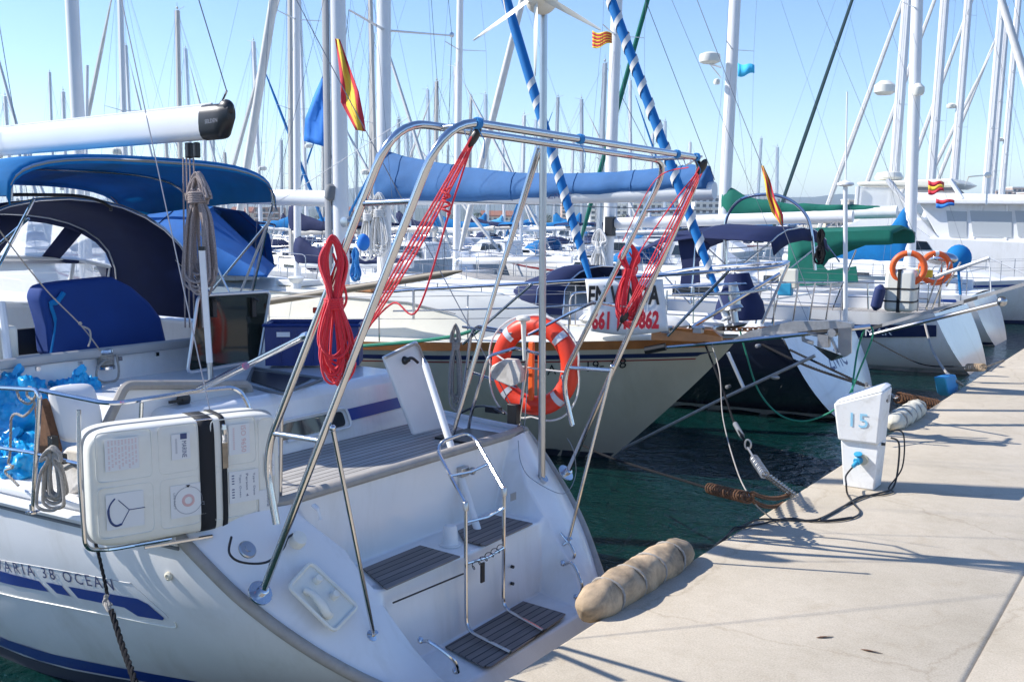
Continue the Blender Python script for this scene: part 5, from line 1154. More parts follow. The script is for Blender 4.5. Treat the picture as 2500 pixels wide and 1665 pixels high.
g = MB(); g.rope(cr([A(1420, 1085, Y=9.), a_, b_], 8), .012); g.build('line', 'rope_dark', mo)
g = MB(); coil_spring(g, b_, c_, .042, .0075, 15, 6); g.tube([b_, c_], .014, 8); g.build('coil_spring', 'rust', mo)
g = MB(); chain(g, sag(c_, d_, .05), .028, .008); chain(g, sag(c_+V((0, .05, .03)), d_+V((0, .12, .05)), .04), .028, .008); g.build('chain', 'rust', mo)
cable('mooring_line', cr([A(1722, 800, Y=11.), A(1755, 900, Y=10.3), A(1765, 1020, Y=9.3), A(1800, 1150, Y=8.0), A(1840, 1225, Y=7.2), A(1875, 1258, X=-.02)], 8), .006, 'rope_grey', 'thin grey line hanging from the cream yacht bow down to the quay')
mo = thing('mooring_chain', 'heavy rusty spring and chain from the black yacht to the quay behind the pedestal', 'mooring chain', A(2120, 940, Y=13.))
a_, b_, c_, d_ = A(1840, 830, Y=15.), A(2115, 942, Y=13.3), A(2190, 970, Y=12.9), A(2285, 988, X=-.03)
g = MB(); g.rope(cr([a_, a_.lerp(b_, .5)-V((0, 0, .06)), b_], 8), .02); g.rope(cr([A(1920, 850, Y=15.), b_], 8), .018); g.build('line', 'rope_dark', mo)
g = MB(); chain(g, [b_, c_], .04, .011); g.tube([b_-V((0, 0, .06)), b_+V((0, 0, .05))], .02, 6); g.build('chain', 'galv', mo); g = MB(); coil_spring(g, c_, d_, .065, .013, 14, 6); g.tube([c_, d_], .025, 6); g.build('coil_spring', 'rust', mo)
mo = thing('mooring_chain', 'rope with small coil spring from the hull with the black name band', 'mooring chain', A(2380, 895, Y=18.))
a_, b_, c_, d_ = A(2130, 830, Y=20.), A(2330, 895, Y=18.5), A(2362, 897, Y=18.), A(2402, 897, Y=17.6)
g = MB(); g.tube(cr([a_, a_.lerp(b_, .6)-V((0, 0, .15)), b_], 8), .012, 6); g.build('line', 'rope_dark', mo); g = MB(); coil_spring(g, c_, d_, .06, .012, 9, 6); g.tube([b_, c_], .015, 5); g.tube([d_, A(2450, 880, X=0)], .015, 5); g.build('coil_spring', 'fender_canvas', mo)
cable('mooring_line', cr([A(2258, 790, Y=20), A(2275, 850, Y=18.3), A(2300, 895, Y=17), A(2322, 920, Y=15.8), A(2350, 940, X=-.05)], 8), .022, 'rope_grey', 'thick pale rope running down to the blue mooring cover', strands=True)
cable('mooring_line', cr([A(2105, 800, Y=11.3), A(2128, 800, Y=11.3), A(2128, 830, Y=11.3), A(2100, 900, Y=11.3), A(2080, 950, Y=11.3), A(2060, 980, Y=11.4), A(2020, 1010, Y=11.5), A(1960, 1028, Y=11.5), A(1900, 1010, Y=11.6), A(1850, 950, Y=11.6), A(1818, 850, Y=11.6), A(1800, 780, Y=11.6), A(1780, 725, Y=11.6)], 8), .011, 'rope_green', 'green rope looped from the bowsprit end down to the water and back')
cable('mooring_line', cr([A(2110, 805, Y=11.3), A(2095, 850, Y=11.4), A(2084, 920, Y=11.2), A(2081, 962, Y=11.0), A(2080, 1010, Y=10.8)], 8), .011, 'rope_green', 'green rope hanging straight from the bowsprit end behind the pedestal')
#@@KETCH
# ================================================================== cream classic yacht, bow to the quay
KY = 11.3; KX0 = -17.2; KL = 15.5
root, Wk, zdk_, wdk_, hpk, ktop, kbow = sailboat(KX0, KY, 1, L=KL, B=1.95, fs=1.38, fb=1.72, hull='cream', label='cream classic yacht with varnished rail, blue tent and striped furled sails, bow to the quay', ov=2.1, so=.5, classic=True,
    mast=A(832, 560, Y=KY).x-KX0, mh=17, mr=.115, boom=4.4, boomz=A(700, 480, Y=KY).z-.05, cover=None, furl='stay_blue', furlr=.066, spiral='canvas_white', stripe='navy_paint', boot='antifoul', cabin='cream_light', spread=2, rake=.0, cab=(.3, .8, .5), lazy=False, group='large yachts moored at the quay', back=False, deckm='cream_light', furlx=.05)
def part(g, nm, m, par=root, sm=40, **k): return g.build(nm, m, par, sm, **k)
# mast plumb in the photograph, its details
mxk = A(832, 560, Y=KY).x; g = MB(); g.tube([V((mxk-.17, KY-.1, 1.9)), V((mxk-.13, KY-.1, 16.5))], .045, 8, flat=1.4); g.tube([V((mxk-.14, KY-.13, 1.7)), V((mxk-.14, KY-.13, 16))], .008, 4); part(g, 'mast_track', 'grey_trim')
g = MB(); g.tube([A(206, 560, Y=KY)+V((0, 0, -1.4)), A(203, 540, Y=KY)+V((-.1, 0, 9))], .12, 14, flat=1.2); g.tube([A(213, 540, Y=KY)+V((0, -.1, -1)), A(213, 160, Y=KY-.1)], .03, 6); part(g, 'mizzen_mast', 'alu_white')
g = MB(); c = A(845, 543, Y=KY-.16); g.lathe(c+V((0, .1, 0)), [(.08, -.02), (.08, .03), (.055, .06), (.055, .12), (.08, .15), (.03, .16)], (0, -1, 0), 16); part(g, 'mast_winch', 'steel_dull')
g = MB(); g.lathe(A(809, 470, Y=KY-.1), [(.04, -.13), (.09, -.1), (.1, 0), (.09, .1), (.04, .13)], (.2, .1, 1), 14); part(g, 'outhaul_drum', 'rubber_grey')
# bobstay, sprit and anchor platform
tip = A(2125, 797, Y=KY); g = MB(); g.tube([A(1600, 850, Y=KY-.9), A(1800, 833, Y=KY-.45), tip], [.02, .025, .03], 8); part(g, 'bowsprit_rail', 'steel')
g = MB(); g.tube([A(1575, 856, Y=KY-.95), A(1625, 846, Y=KY-.9)], .045, 8); part(g, 'rail_sleeve', 'black_plastic')
g = MB(); g.tube([A(1520, 1096, Y=KY), A(1760, 975, Y=KY), A(1990, 868, Y=KY)], .02, 6); g.ball(A(1892, 921, Y=KY), (.06, .03, .03), 8, 6); part(g, 'bobstay', 'galv')
g = MB(); g.prism([A(u, v, Y=KY-.25) for u, v in [(1780, 832), (1830, 808), (1930, 785), (2040, 783), (2078, 790), (2078, 800), (1990, 806), (1860, 822)]], (0, .12, 0)); part(g, 'anchor_platform', 'galv', sm=0)
g = MB(); g.prism([A(u, v, Y=KY-.22) for u, v in [(2046, 802), (2078, 800), (2078, 862), (2062, 872), (2046, 858)]], (0, .03, 0)); part(g, 'roller_cheek', 'steel_dull', sm=0)
an = thing('anchor', 'weathered steel anchor stowed under the bowsprit end of the cream yacht', 'anchor', A(2030, 830, Y=KY-.1))
g = MB(); g.tube([A(1970, 812, Y=KY-.2), A(2030, 826, Y=KY-.2), A(2046, 862, Y=KY-.2)], .035, 6, flat=.6); g.tube([A(1960, 808, Y=KY-.2), A(1962, 830, Y=KY-.2), A(1985, 838, Y=KY-.2)], .025, 6); g.box(A(2012, 832, Y=KY-.2), (.12, .1, .14)); g.lathe(A(2034, 812, Y=KY-.24), [(.05, -.06), (.03, 0), (.05, .06)], (0, 1, 0), 10); g.build('shank', 'galv', an)
g = MB(); P = [A(u, v, Y=KY) for u, v in [(1990, 848), (2010, 858), (2050, 868), (2040, 876), (2012, 876)]]
g.add([A(1984, 842, Y=KY), A(2050, 866, Y=KY-.16), A(2070, 868, Y=KY), A(2050, 866, Y=KY+.2), A(2030, 880, Y=KY)], [(0, 1, 2), (0, 2, 3), (0, 4, 1), (1, 4, 2), (2, 4, 3), (3, 4, 0)]); g.build('fluke', 'steel_dull', an, 0, thick=.015)
# black stripe, registration letters
ydef = KY-1.0
def kh(u, v, off=.012):
    "pixel onto the side of the cream hull facing the camera"
    y = KY-1.2
    for _ in range(12):
        p = A(u, v, Y=y); s = (p.x-KX0)/KL; best = None
        for _2 in range(3):
            t = max(0, min(1, (zdk_(max(0, min(1, s)))-p.z)/(zdk_(max(0, min(1, s)))+.35))); q = hpk(max(0, min(1, s)), t, -1); s += (p.x-q.x)/KL; s = max(.0, min(1, s))
        y = y*.3+.7*(q.y-off)
    return A(u, v, Y=y)
for s_, u0, u1, v in (('A', 1336, 1358, 916), ('-19-', 1416, 1474, 910), ('98', 1492, 1529, 903)):
    a, b = kh(u0, v), kh(u1, v-(u1-u0)*.14); text(s_, 'registration', 'ink_black', root, a, (kh(u0, v-24)-a).length, right=(b-a), up=(kh(u0, v-26)-a), width=(b-a).length, bold=.0)
# tent
tent = thing('boat_tent', 'royal blue canvas tent over the cream yacht cockpit', 'tent', A(450, 660, Y=KY)); g = MB()
tx0, tx1 = A(292, 600, Y=KY-1.).x, A(640, 665, Y=KY-1.3).x; xt_ = A(548, 512, Y=KY-.8).x
def tsec(x, zr, zb, hb, k=0): return [V((x-k*(f+1)*hb, KY+f*hb, zb+(zr-zb)*q)) for f, q in ((-1, 0), (-.92, .55), (-.5, .93), (0, 1), (.5, .93), (.92, .55), (1, 0))]
zr_ = A(450, 505, Y=KY-1).z; zb_ = A(450, 668, Y=KY-1.4).z
g.grid([tsec(tx0, zr_-.5, zb_-.2, 1.35), tsec(tx0+.05, zr_+.04, zb_-.2, 1.35), tsec(tx0+(xt_-tx0)*.5, zr_+.02, zb_, 1.35), tsec(xt_-.1, zr_+.0, zb_, 1.32, .9), tsec(xt_, zr_-.05, zb_, 1.3, 1.), tsec(xt_+(tx1-xt_)*.5, (zr_+zb_)/2+.04, zb_, 1.3, 1.05), tsec(tx1-.02, zb_+.06, zb_, 1.25, 1.05), tsec(tx1, zb_+.02, zb_, 1.2, 1.05)]); g.build('canvas', 'canvas_royal', tent, 50, thick=.01)
for f_ in (.2, .45): g = MB(); g.tube([p+V((0, -.012, .008)) for p in tsec(tx0+(xt_-.1-tx0)*f_, zr_+.015, zb_, 1.34)], .009, 4); g.build('seam', 'canvas_navy', tent)
g = MB(); g.tube([V((tx0-1.2, KY-.98, zr_-.02)), V((tx0+(tx1-tx0)*.5, KY-.95, zr_+.03))], .04, 8); g.build('ridge_pole', 'brown_pole', tent)
# cabin side details
for u0, u1, v0, v1 in ((475, 640, 690, 730), (680, 740, 700, 735)): pass
g = MB(); rows = []                                       # raised deck house with sloping end
def ks(x, hb, z0, z1): return [V((x, KY-hb, z0)), V((x, KY-hb*.9, z1)), V((x, KY, z1+.05)), V((x, KY+hb*.9, z1)), V((x, KY+hb, z0))]
z0_ = 1.5; xa_, xb_, xc_, xd_ = A(560, 720, Y=KY-1.2).x, A(985, 790, Y=KY-1.2).x, A(1100, 790, Y=KY-1.1).x, A(1190, 800, Y=KY-1).x
g.grid([ks(xa_-3, 1.25, z0_, 2.05), ks(xa_, 1.25, z0_, 2.05), ks(xb_, 1.2, z0_, 2.0), ks(xc_, 1.1, z0_, 1.85), ks(xd_, 1.0, z0_, 1.5)], caps=True); part(g, 'deck_house', 'cream_light', sm=30)
g = MB(); g.tube([V((xa_, KY-1.14, 2.05)), V((xb_, KY-1.1, 2.0)), V((xc_, KY-1., 1.88))], .012, 5); part(g, 'deck_house_trim', 'grey_trim')
for x, zl in ((-8.9, 2.12), (-7.4, 2.1), (-10.4, 2.15)): 
    g = MB(); g.box((x, KY-.35, zl), (.55, .5, .09)); part(g, 'skylight', 'varnish' if x > -8 else 'white_paint', sm=0, bevel=.02)
for x in (-8.6, -7.9): g = MB(); g.lathe((x, KY-.7, 2.02), [(.09, 0), (.07, .12), (.11, .16), (.13, .2), (.1, .22)], n=14); part(g, 'dorade_vent', 'white_paint')
# spinnaker pole
g = MB(); a, b = A(560, 752, Y=KY-1.5), A(1128, 662, Y=KY-1.5); g.tube([a, a.lerp(b, .93), b], [.05, .05, .012], 10); tag(g.build('spinnaker_pole', 'brown_pole'), 'brown tapered pole lashed along the rail of the cream yacht', 'spar')
# rails of the bow as seen
g = MB(); YN = KY-1.25
rail = [A(905, 790, Y=KY-1.6), A(905, 745, Y=KY-1.6), A(912, 716, Y=KY-1.6), A(1000, 708, Y=KY-1.6), A(1300, 692, Y=KY-1.45), A(1620, 672, Y=KY-1.1), A(1900, 652, Y=KY-.5), A(1925, 640, Y=KY-.1)]
g.tube(fillet(rail, .2), .021, 8)
g.tube([A(960, 760, Y=KY-1.6), A(1300, 752, Y=KY-1.4), A(1500, 740, Y=KY-1.25)], .012, 6)
g.tube([A(1925, 640, Y=KY), A(1700, 655, Y=KY+.6), A(1480, 690, Y=KY+1.1)], .021, 8)
g.tube([A(1640, 720, Y=KY-1), A(1800, 716, Y=KY-.7), A(1880, 706, Y=KY-.4)], .018, 6)
for (u0, v0, u1, v1, y) in ((1300, 692, 1130, 840, KY-1.5), (1780, 660, 1630, 820, KY-.9), (1925, 645, 1860, 790, KY-.3), (1500, 680, 1535, 800, KY-1.2), (1010, 708, 1010, 780, KY-1.6)): g.tube([A(u0, v0, Y=y), A(u1, v1, Y=y)], .018, 6)
g.tube([A(1905, 668, Y=KY-.2), A(1690, 798, Y=KY-.6)], .022, 8); part(g, 'bow_rail', 'steel')
# inner stay with spiral
ia, ib = A(1443, 690, Y=KY), A(1236, 0, Y=KY); ib = ia+(ib-ia)*2.1
g = MB(); g.tube([ia, ia.lerp(ib, .05), ia.lerp(ib, .2), ia.lerp(ib, .6), ib], [.03, .05, .066, .066, .03], 10); isl = part(g, 'furled_staysail', 'stay_blue'); spiral_strip(ia, ib, .062, 'canvas_white', root, pitch=.26, w=.09, t0=.03, t1=.34); spiral_strip(ia.lerp(ib, .3), ib, .062, 'canvas_white', root, pitch=2.4, w=.14, t0=.0, t1=.9)
# furling drum of the outer stay
g = MB(); c = kbow+V((0, 0, .05)); g.lathe(A(1796, 800, Y=KY), [(.1, 0), (.15, .03), (.05, .06), (.05, .2), (.13, .23), (.11, .27)], (-.2, 0, 1), 16); g.lathe(A(1796, 740, Y=KY), [(.05, -.1), (.07, .1), (.05, .25)], (-.2, 0, 1), 12); part(g, 'furling_drum', 'steel_dull')
cable('sail_bag', [A(1806, 778, Y=KY+.9), A(1806, 740, Y=KY+.9), A(1802, 700, Y=KY+.9), A(1800, 668, Y=KY+.9)], [.34, .3, .2, .15], m='canvas_navy', label='dark folded sail bag standing behind the furling drum', cat='sail bag', n=12)
for k, (u, v) in enumerate([(1620, 705), (1655, 700), (1700, 700), (1740, 702), (1480, 765)]): pass
# netting, windlass, chain on the foredeck
g = MB(); g.box(A(1725, 805, Y=KY-.2), (.35, .3, .16)); g.lathe(A(1700, 800, Y=KY-.4), [(.07, -.1), (.05, 0), (.07, .1)], (0, 1, 0), 12); part(g, 'windlass', 'steel_dull', bevel=.03)
g = MB(); chain(g, sag(A(1740, 800, Y=KY-.1), A(1900, 800, Y=KY-.1), .02), .05, .013); part(g, 'anchor_chain', 'rust')
g = MB(); g.ball(A(1545, 785, Y=KY-.6), (.75, .35, .13), 16, 8); part(g, 'folded_awning', 'canvas_white')
g = MB(); g.tube(cr([A(880, 845, Y=KY-1.75), A(1000, 835, Y=KY-1.7), A(1100, 822, Y=KY-1.7), A(1160, 805, Y=KY-1.65)], 6), .022, 6); tag(g.build('coiled_hose', 'rope_green'), 'green hose lying along the varnished rail of the cream yacht', 'hose')
g = MB(); g.prism([A(1590, 830, Y=KY-.98), A(1590, 798, Y=KY-.98), A(1740, 806, Y=KY-.62), A(1760, 822, Y=KY-.55), A(1760, 836, Y=KY-.55)], (0, .06, 0)); part(g, 'bulwark', 'varnish', sm=0)
for u in (1612, 1690): g = MB(); g.tube([A(u, 800, Y=KY-.95), A(u+30, 800, Y=KY-.9)], .022, 8); g.box(A(u+15, 806, Y=KY-.92), (.1, .08, .06)); part(g, 'chock', 'steel_dull')
# sale sign
sg_ = thing('for_sale_sign', 'white canvas sign reading EN VENDA hanging on the bow rail of the cream yacht', 'sign', A(1520, 690, Y=KY-1.3))
def sp_(u, v): 
    t = (u-1430)/190; return A(u, v, Y=KY-1.34+.28*t-.012*sin(t*9))
rows = []
for i in range(25):
    t = i/24; r = []
    for j in range(9):
        s = j/8; u = (1429+13*s)+(1618-1429+1*s)*t; v = 682+(808-682+15*sin(pi*min(1, t*1.05))*.7)*s-(0)*t; r.append(sp_(u, v))
    rows.append(r)
g = MB(); g.grid(rows); g.build('cloth', 'sign_white', sg_, 180, thick=.006)
def stx(s, u0, v0, u1, v1, h, m):
    a, b = sp_(u0, v0), sp_(u1, v1); c_ = sp_(u0+2, v0-h); a0 = a-V((0, .02, 0)); rt = (b-a)
    text(s, 'printing', m, sg_, a0, (c_-a).length*1.08, right=rt, up=c_-a, width=rt.length, bold=.035 if m == 'ink_black' else .045)
stx('EN VENDA', 1438, 744, 1612, 744, 43, 'ink_black'); stx('661 111 862', 1446, 805, 1610, 803, 42, 'ink_red')
for u, v in ((1432, 686), (1614, 686), (1614, 808), (1447, 812)): pass
# flags on and about its rigging
def flag(pts_px, Y, mats_, name, label, cat='flag', rows_n=8, wav=.03):
    "pts_px: list of (u_left,v,u_right,v) rows from top to bottom; bands run across them"
    o = thing(name, label, cat, A(pts_px[0][0], pts_px[0][1], Y=Y)); n = len(mats_); K = len(pts_px)-1
    for b_, m in enumerate(mats_):
        g = MB(); rows = []
        for i in range(K*4+1):
            t = i/4; k = min(int(t), K-1); f = t-k; p, q = pts_px[k], pts_px[k+1]; L_ = [p[j]+(q[j]-p[j])*f for j in range(4)]; row = []
            for j in range(5):
                s = (b_+j/4)/n; row.append(A(L_[0]+(L_[2]-L_[0])*s, L_[1]+(L_[3]-L_[1])*s, Y=Y+wav*sin(s*7+t*2.2)))
            rows.append(row)
        g.grid(rows); g.build('stripe_band' if n > 1 else 'cloth', m, o, 180, thick=.003)
    return o
flag([(818, 95, 830, 97), (826, 150, 852, 160), (832, 205, 876, 225), (832, 250, 888, 285), (868, 318, 893, 322)], KY-1.2, ['flag_red', 'flag_yellow', 'flag_yellow', 'flag_red'], 'courtesy_flag', 'red and yellow flag hanging limp in front of the cream mast')
def hbands(u0, v0, u1, v1, Y, n, ma, mb, name, label, wav=.03, taper=.6):
    o = thing(name, label, 'flag', A(u0, v0, Y=Y))
    for b_ in range(n):
        g = MB(); rows = []
        for i in range(9):
            t = i/8; h0 = v0+(v1-v0)*b_/n; h1 = v0+(v1-v0)*(b_+1)/n; sq = 1-(1-taper)*t; mid = (v0+v1)/2; wv = 4*sin(t*6)*(v1-v0)/40
            rows.append([A(u0+(u1-u0)*t, mid+(h0-mid)*sq+wv, Y=Y+wav*sin(t*8)), A(u0+(u1-u0)*t, mid+(h1-mid)*sq+wv, Y=Y+wav*sin(t*8+.5))])
        g.grid(rows); g.build('stripe_band', (ma, mb)[b_ % 2], o, 180, thick=.004)
    return o
hbands(1446, 75, 1494, 117, 20, 9, 'flag_yellow', 'flag_red', 'courtesy_flag', 'larger red and yellow striped flag left of the bare mast')
hbands(1518, 76, 1537, 99, 24, 9, 'flag_yellow', 'flag_red', 'courtesy_flag', 'small red and yellow striped flag beside the green furled sail')
hbands(1801, 154, 1842, 187, 26, 1, 'flag_cyan', 'flag_cyan', 'club_pennant', 'small light blue pennant right of the mast with the radar')
flag([(1858, 405, 1864, 405), (1866, 440, 1880, 440), (1872, 480, 1892, 485), (1885, 520, 1912, 525), (1905, 548, 1912, 556)], 15, ['flag_yellow', 'flag_red', 'flag_yellow', 'flag_red'], 'courtesy_flag', 'drooping red and yellow striped flag in front of the green sail cover')
cable('flag_halyard', [A(1690, -30, Y=15), A(1790, 230, Y=15), A(1862, 410, Y=15), A(1912, 555, Y=15), A(1980, 730, Y=15)], .006, 'wire', 'thin stay carrying the drooping striped flag', 'stay')
hbands(2266, 440, 2305, 475, 33, 3, 'flag_red', 'flag_yellow', 'ensign', 'red and yellow ensign below the cabin roof of the motor yacht')
hbands(2285, 485, 2330, 508, 33, 2, 'flag_red', 'flag_blue', 'club_pennant', 'blue and red pennant hanging under the red and yellow ensign')
flag([(790, 180, 795, 180), (768, 230, 796, 240), (745, 290, 796, 300), (742, 345, 797, 360)], KY+1.5, ['flag_blue'], 'sail_pennant', 'large triangular blue sail cover edge hanging left of the cream mast', 'sail cover')
# blue things at the mast foot
g = MB(); g.ball(A(887, 592, Y=KY-.3), (.1, .1, .13), 14, 8); tag(g.build('mooring_buoy', 'flag_blue'), 'round blue fender tied beside the cream mast', 'buoy')
hank(A(868, 605, Y=KY-.4), .16, .5, 9, .012, 'rope_blue', 'bright blue rope coil hanging at the foot of the cream mast', seed=21)
for k, (u, v, dx) in enumerate(((925, 470, .16), (900, 480, .14))):
    hank(A(u, v, Y=16.2-.2), .5, 1.35, 14, .018, 'rope_white', ['thick white halyard coil hanging behind the left davit leg', 'white halyard coil beside the cream mast'][k], seed=31+k, neck=.3)
#@@BLACK
# ================================================================== black hulled yacht, stern to the quay
ZY = 16.6; ZX = -2.45
mxz = A(937, 560, Y=ZY).x
root2, Wz, zdz, wdz, hpz, ztop, zbow = sailboat(ZX, ZY, -1, L=15.2, B=2.2, fs=1.32, fb=1.75, hull='black_hull', label='black hulled yacht with blue sail cover and white open transom, stern to the quay', ov=1.1, so=.95,
    mast=ZX-mxz, mh=21, mr=.14, mastm='alu_white', boom=0, cover=None, furl='canvas_white', furlr=.11, stripe=None, boot='boot_white', spread=2, rake=.01, cab=(.3, .78, .5), dodger='canvas_navy', group='large yachts moored at the quay', lazy=False)
def hz(sg, s, t): return hpz(s, t, sg)
g = MB(); rows = []                                     # white transom panel, standing proud of the hull end
for j in range(11):
    t = j/10*.86; a, b = hpz(0, t, 1), hpz(0, t, -1); o_ = V((.03, 0, 0)); rows.append([a.lerp(b, k/6)+o_+V((.10*(1-(2*k/6-1)**2), 0, 0)) for k in range(7)])
g.grid(rows); g.build('transom', 'gelcoat', root2, 60)
c = hpz(0, .45, -1).lerp(hpz(0, .45, 1), .3); a_, b_ = A(2038, 858, X=-1.0), A(2075, 848, X=-.9)
ct_ = A(2030, 905, X=-1.6); ct2 = A(2078, 893, X=-.95)
text('ZIVIC', 'lettering', 'ink_navy', root2, ct_+V((.0, 0, 0)), .3, right=(0, 1, 0), up=(-.55, .0, 1), width=.85, bold=.01)
# boom with its cover
bl0, bl1 = A(937, 488, Y=ZY), A(1745, 466, Y=ZY); g = MB(); bm_ = [bl0.lerp(bl1, t) for t in (0, .5, .9, 1)]
g.tube(bm_, [.1, .14, .15, .13], 12, flat=1.2); zb2 = g.build('boom', 'alu_white', root2)
g = MB(); rows = []
tp = [(-.012, 362, 485), (.02, 372, 492), (.1, 388, 490), (.25, 408, 492), (.4, 422, 488), (.55, 424, 480), (.7, 420, 474), (.82, 412, 468), (.93, 402, 464), (.985, 405, 463)]
for t, vt, vb in [tuple(a[j]+(b[j]-a[j])*f for j in range(3)) for a, b in zip(tp, tp[1:]) for f in (0, .25, .5, .75)]+[tp[-1]]:
    u = 935+(1745-935)*t; zt_, zb3 = A(u, vt, Y=ZY).z, A(u, vb+4, Y=ZY).z; x = A(u, vt, Y=ZY).x; cz = (zt_+zb3)/2; hh = (zt_-zb3)/2; ww = .2*(1.1-.3*t)*(1+.1*sin(t*40))
    rows.append([V((x, ZY+ww*sin(a)*(1-.45*cos(a))*(1+.09*sin(4*a+t*46)+.05*sin(7*a-t*90)), cz+hh*cos(a)*(1+.02*sin(t*70)))) for a in [2*pi*k/28 for k in range(28)]])
g.grid(rows, cv=True, caps=True); g.build('sail_cover', 'canvas_sail', root2, 180)
for k_ in range(6, len(rows)-4, 5): g = MB(); g.tube([p+(p-V((p.x, ZY, (rows[k_][0].z+rows[k_][14].z)/2))).normalized()*.006 for p in rows[k_]], .007, 4, closed=True); g.build('seam', 'canvas_sail', root2)
text('ZIVIC', 'cover_lettering', 'ink_navy', root2, A(1336, 486, Y=ZY-.19), .11, right=(1, 0, .02), width=.55)
g = MB(); g.tube([A(985, 488, Y=ZY-.1), A(1300, 500, Y=ZY-.1), A(1740, 515, Y=ZY-.1)], .008, 5); g.tube([A(1080, 376, Y=ZY), ztop], .006, 4); g.tube([A(1745, 440, Y=ZY), ztop], .006, 4); g.build('lazy_jacks', 'wire_dark', root2)
g = MB(); g.box(A(952, 445, Y=ZY-.2), (.1, .02, .14)); g.build('cover_patch', 'label_white', root2, 0)
# crossing bowline of spreader seen high at the left
g = MB(); g.tube([A(852, 25, Y=ZY-1.6), A(940, 75, Y=ZY), A(1105, 88, Y=ZY+1.7)], [.03, .05, .03], 8, flat=.5); g.ball(A(1103, 86, Y=ZY+1.7), .06, 8, 6); g.build('spreader', 'alu', root2)
g = MB(); g.tube([A(1103, 86, Y=ZY+1.7), V((mxz, ZY+2.1, 1.7))], .008, 4); g.tube([A(852, 25, Y=ZY-1.6), V((mxz, ZY-2.1, 1.7))], .008, 4); g.tube([A(1103, 86, Y=ZY+1.7), ztop], .006, 4); g.build('rigging', 'wire_dark', root2)
# blue bimini
g = MB(); rows = []
for i, (u, v) in enumerate(((1652, 572), (1700, 560), (1780, 548), (1880, 553), (1955, 556), (1962, 580))):
    p = A(u, v, Y=ZY); rows.append([V((p.x, ZY+1.35*k, p.z+.0-.22*abs(k)**2.5-(.05 if i in (0, 5) else 0))) for k in (-1, -.8, -.5, 0, .5, .8, 1)])
g.grid(rows); g.build('bimini', 'canvas_navy', root2, 180, thick=.02)
g = MB()
for i in (0, 2, 4): g.tube([rows[i][0], V((rows[2][0].x, ZY-1.5, 1.75))], .014, 6); g.tube([rows[i][-1], V((rows[2][0].x, ZY+1.5, 1.75))], .014, 6); g.tube(rows[i], .013, 6)
g.build('bimini_frame', 'steel', root2)
g = MB(); P = [A(u, v, Y=ZY-1.2) for u, v in [(1652, 572), (1700, 575), (1735, 600), (1705, 640), (1708, 690), (1660, 700), (1665, 650)]]; g.prism(P, (0, .03, 0)); g.build('side_curtain', 'canvas_navy', root2, 0)
# pole with antenna and hoop
g = MB(); a, b = A(2064, 785, Y=ZY-1.1), A(2064, 455, Y=ZY-1.1); g.tube([a, b], .035, 10); g.lathe(b, [(.08, 0), (.13, .02), (.12, .05), (.02, .09)], n=14); g.tube([b, A(2068, 225, Y=ZY-1.1)], .012, 5); g.build('antenna_pole', 'alu_white', root2)
g = MB(); hp2 = [A(u, v, Y=ZY+.3) for u, v in [(1990, 660), (1980, 560), (1960, 515), (1920, 485), (1870, 475), (1810, 487), (1775, 530), (1770, 590), (1775, 700)]]; g.tube(cr(hp2, 5), .028, 8); g.build('stern_arch', 'steel', root2)
hank(A(2005, 560, Y=ZY-.6), .16, .55, 14, .015, 'rope_dark', 'black rope coil hanging on the steel arch beside the green canopy', seed=41)
g = MB(); g.tube(fillet([A(u, v, Y=ZY-1.4) for u, v in [(1885, 790), (1895, 740), (1905, 690), (2000, 690), (2060, 690)]], .1), .016, 6)
for u in (1845, 1935, 1975, 2015): g.tube([A(u, 790, Y=ZY-1.6), A(u+15, 690, Y=ZY-1.6)], .014, 6)
g.tube([A(1700, 700, Y=ZY-1.7), A(1900, 690, Y=ZY-1.7), A(2060, 690, Y=ZY-1.2)], .014, 6); g.build('stern_rail', 'steel', root2)
g = MB(); g.box(A(1925, 680, Y=ZY-1.5), (.28, .1, .3)); g.build('rail_box', 'cream_light', root2, 0, bevel=.02); g = MB(); g.box(A(1918, 706, Y=ZY-1.5), (.22, .12, .2)); g.build('rail_box_cover', 'socket_blue', root2, 0, bevel=.02)
g = MB()
for u, v in ((1676, 935), (1775, 945), (1848, 845)): g.lathe(A(u, v, Y=ZY-2.02), [(.03, -.1), (.03, .01), (.015, .015)], (0, -1, 0), 10)
g.build('hull_outlet', 'galv', root2)
g = MB(); g.tube([A(1777, 860, Y=ZY-2.2), A(1818, 952, Y=ZY-2.2)], .03, 8); g.build('boarding_pole', 'alu', root2)
# gangway
gw = thing('gangway', 'long grey gangway raised over the water from the black yacht', 'gangway', A(2135, 795, Y=15.)); a, b = A(2130, 797, Y=15.2), A(2520, 684, Y=15.2)
sd_ = V((0, .09, 0)); g = MB(); g.prism([a-sd_, b-sd_*3, b+sd_*3, a+sd_], (0, 0, -.05)); g.build('deck', 'gang_plank', gw, 0)
g = MB(); g.tube([a-sd_-V((0, 0, .12)), A(2446, 738, Y=15.0)], .03, 8); g.ball(A(2446, 736, Y=15.0), .07, 10, 8); g.build('support_tube', 'steel_dull', gw)
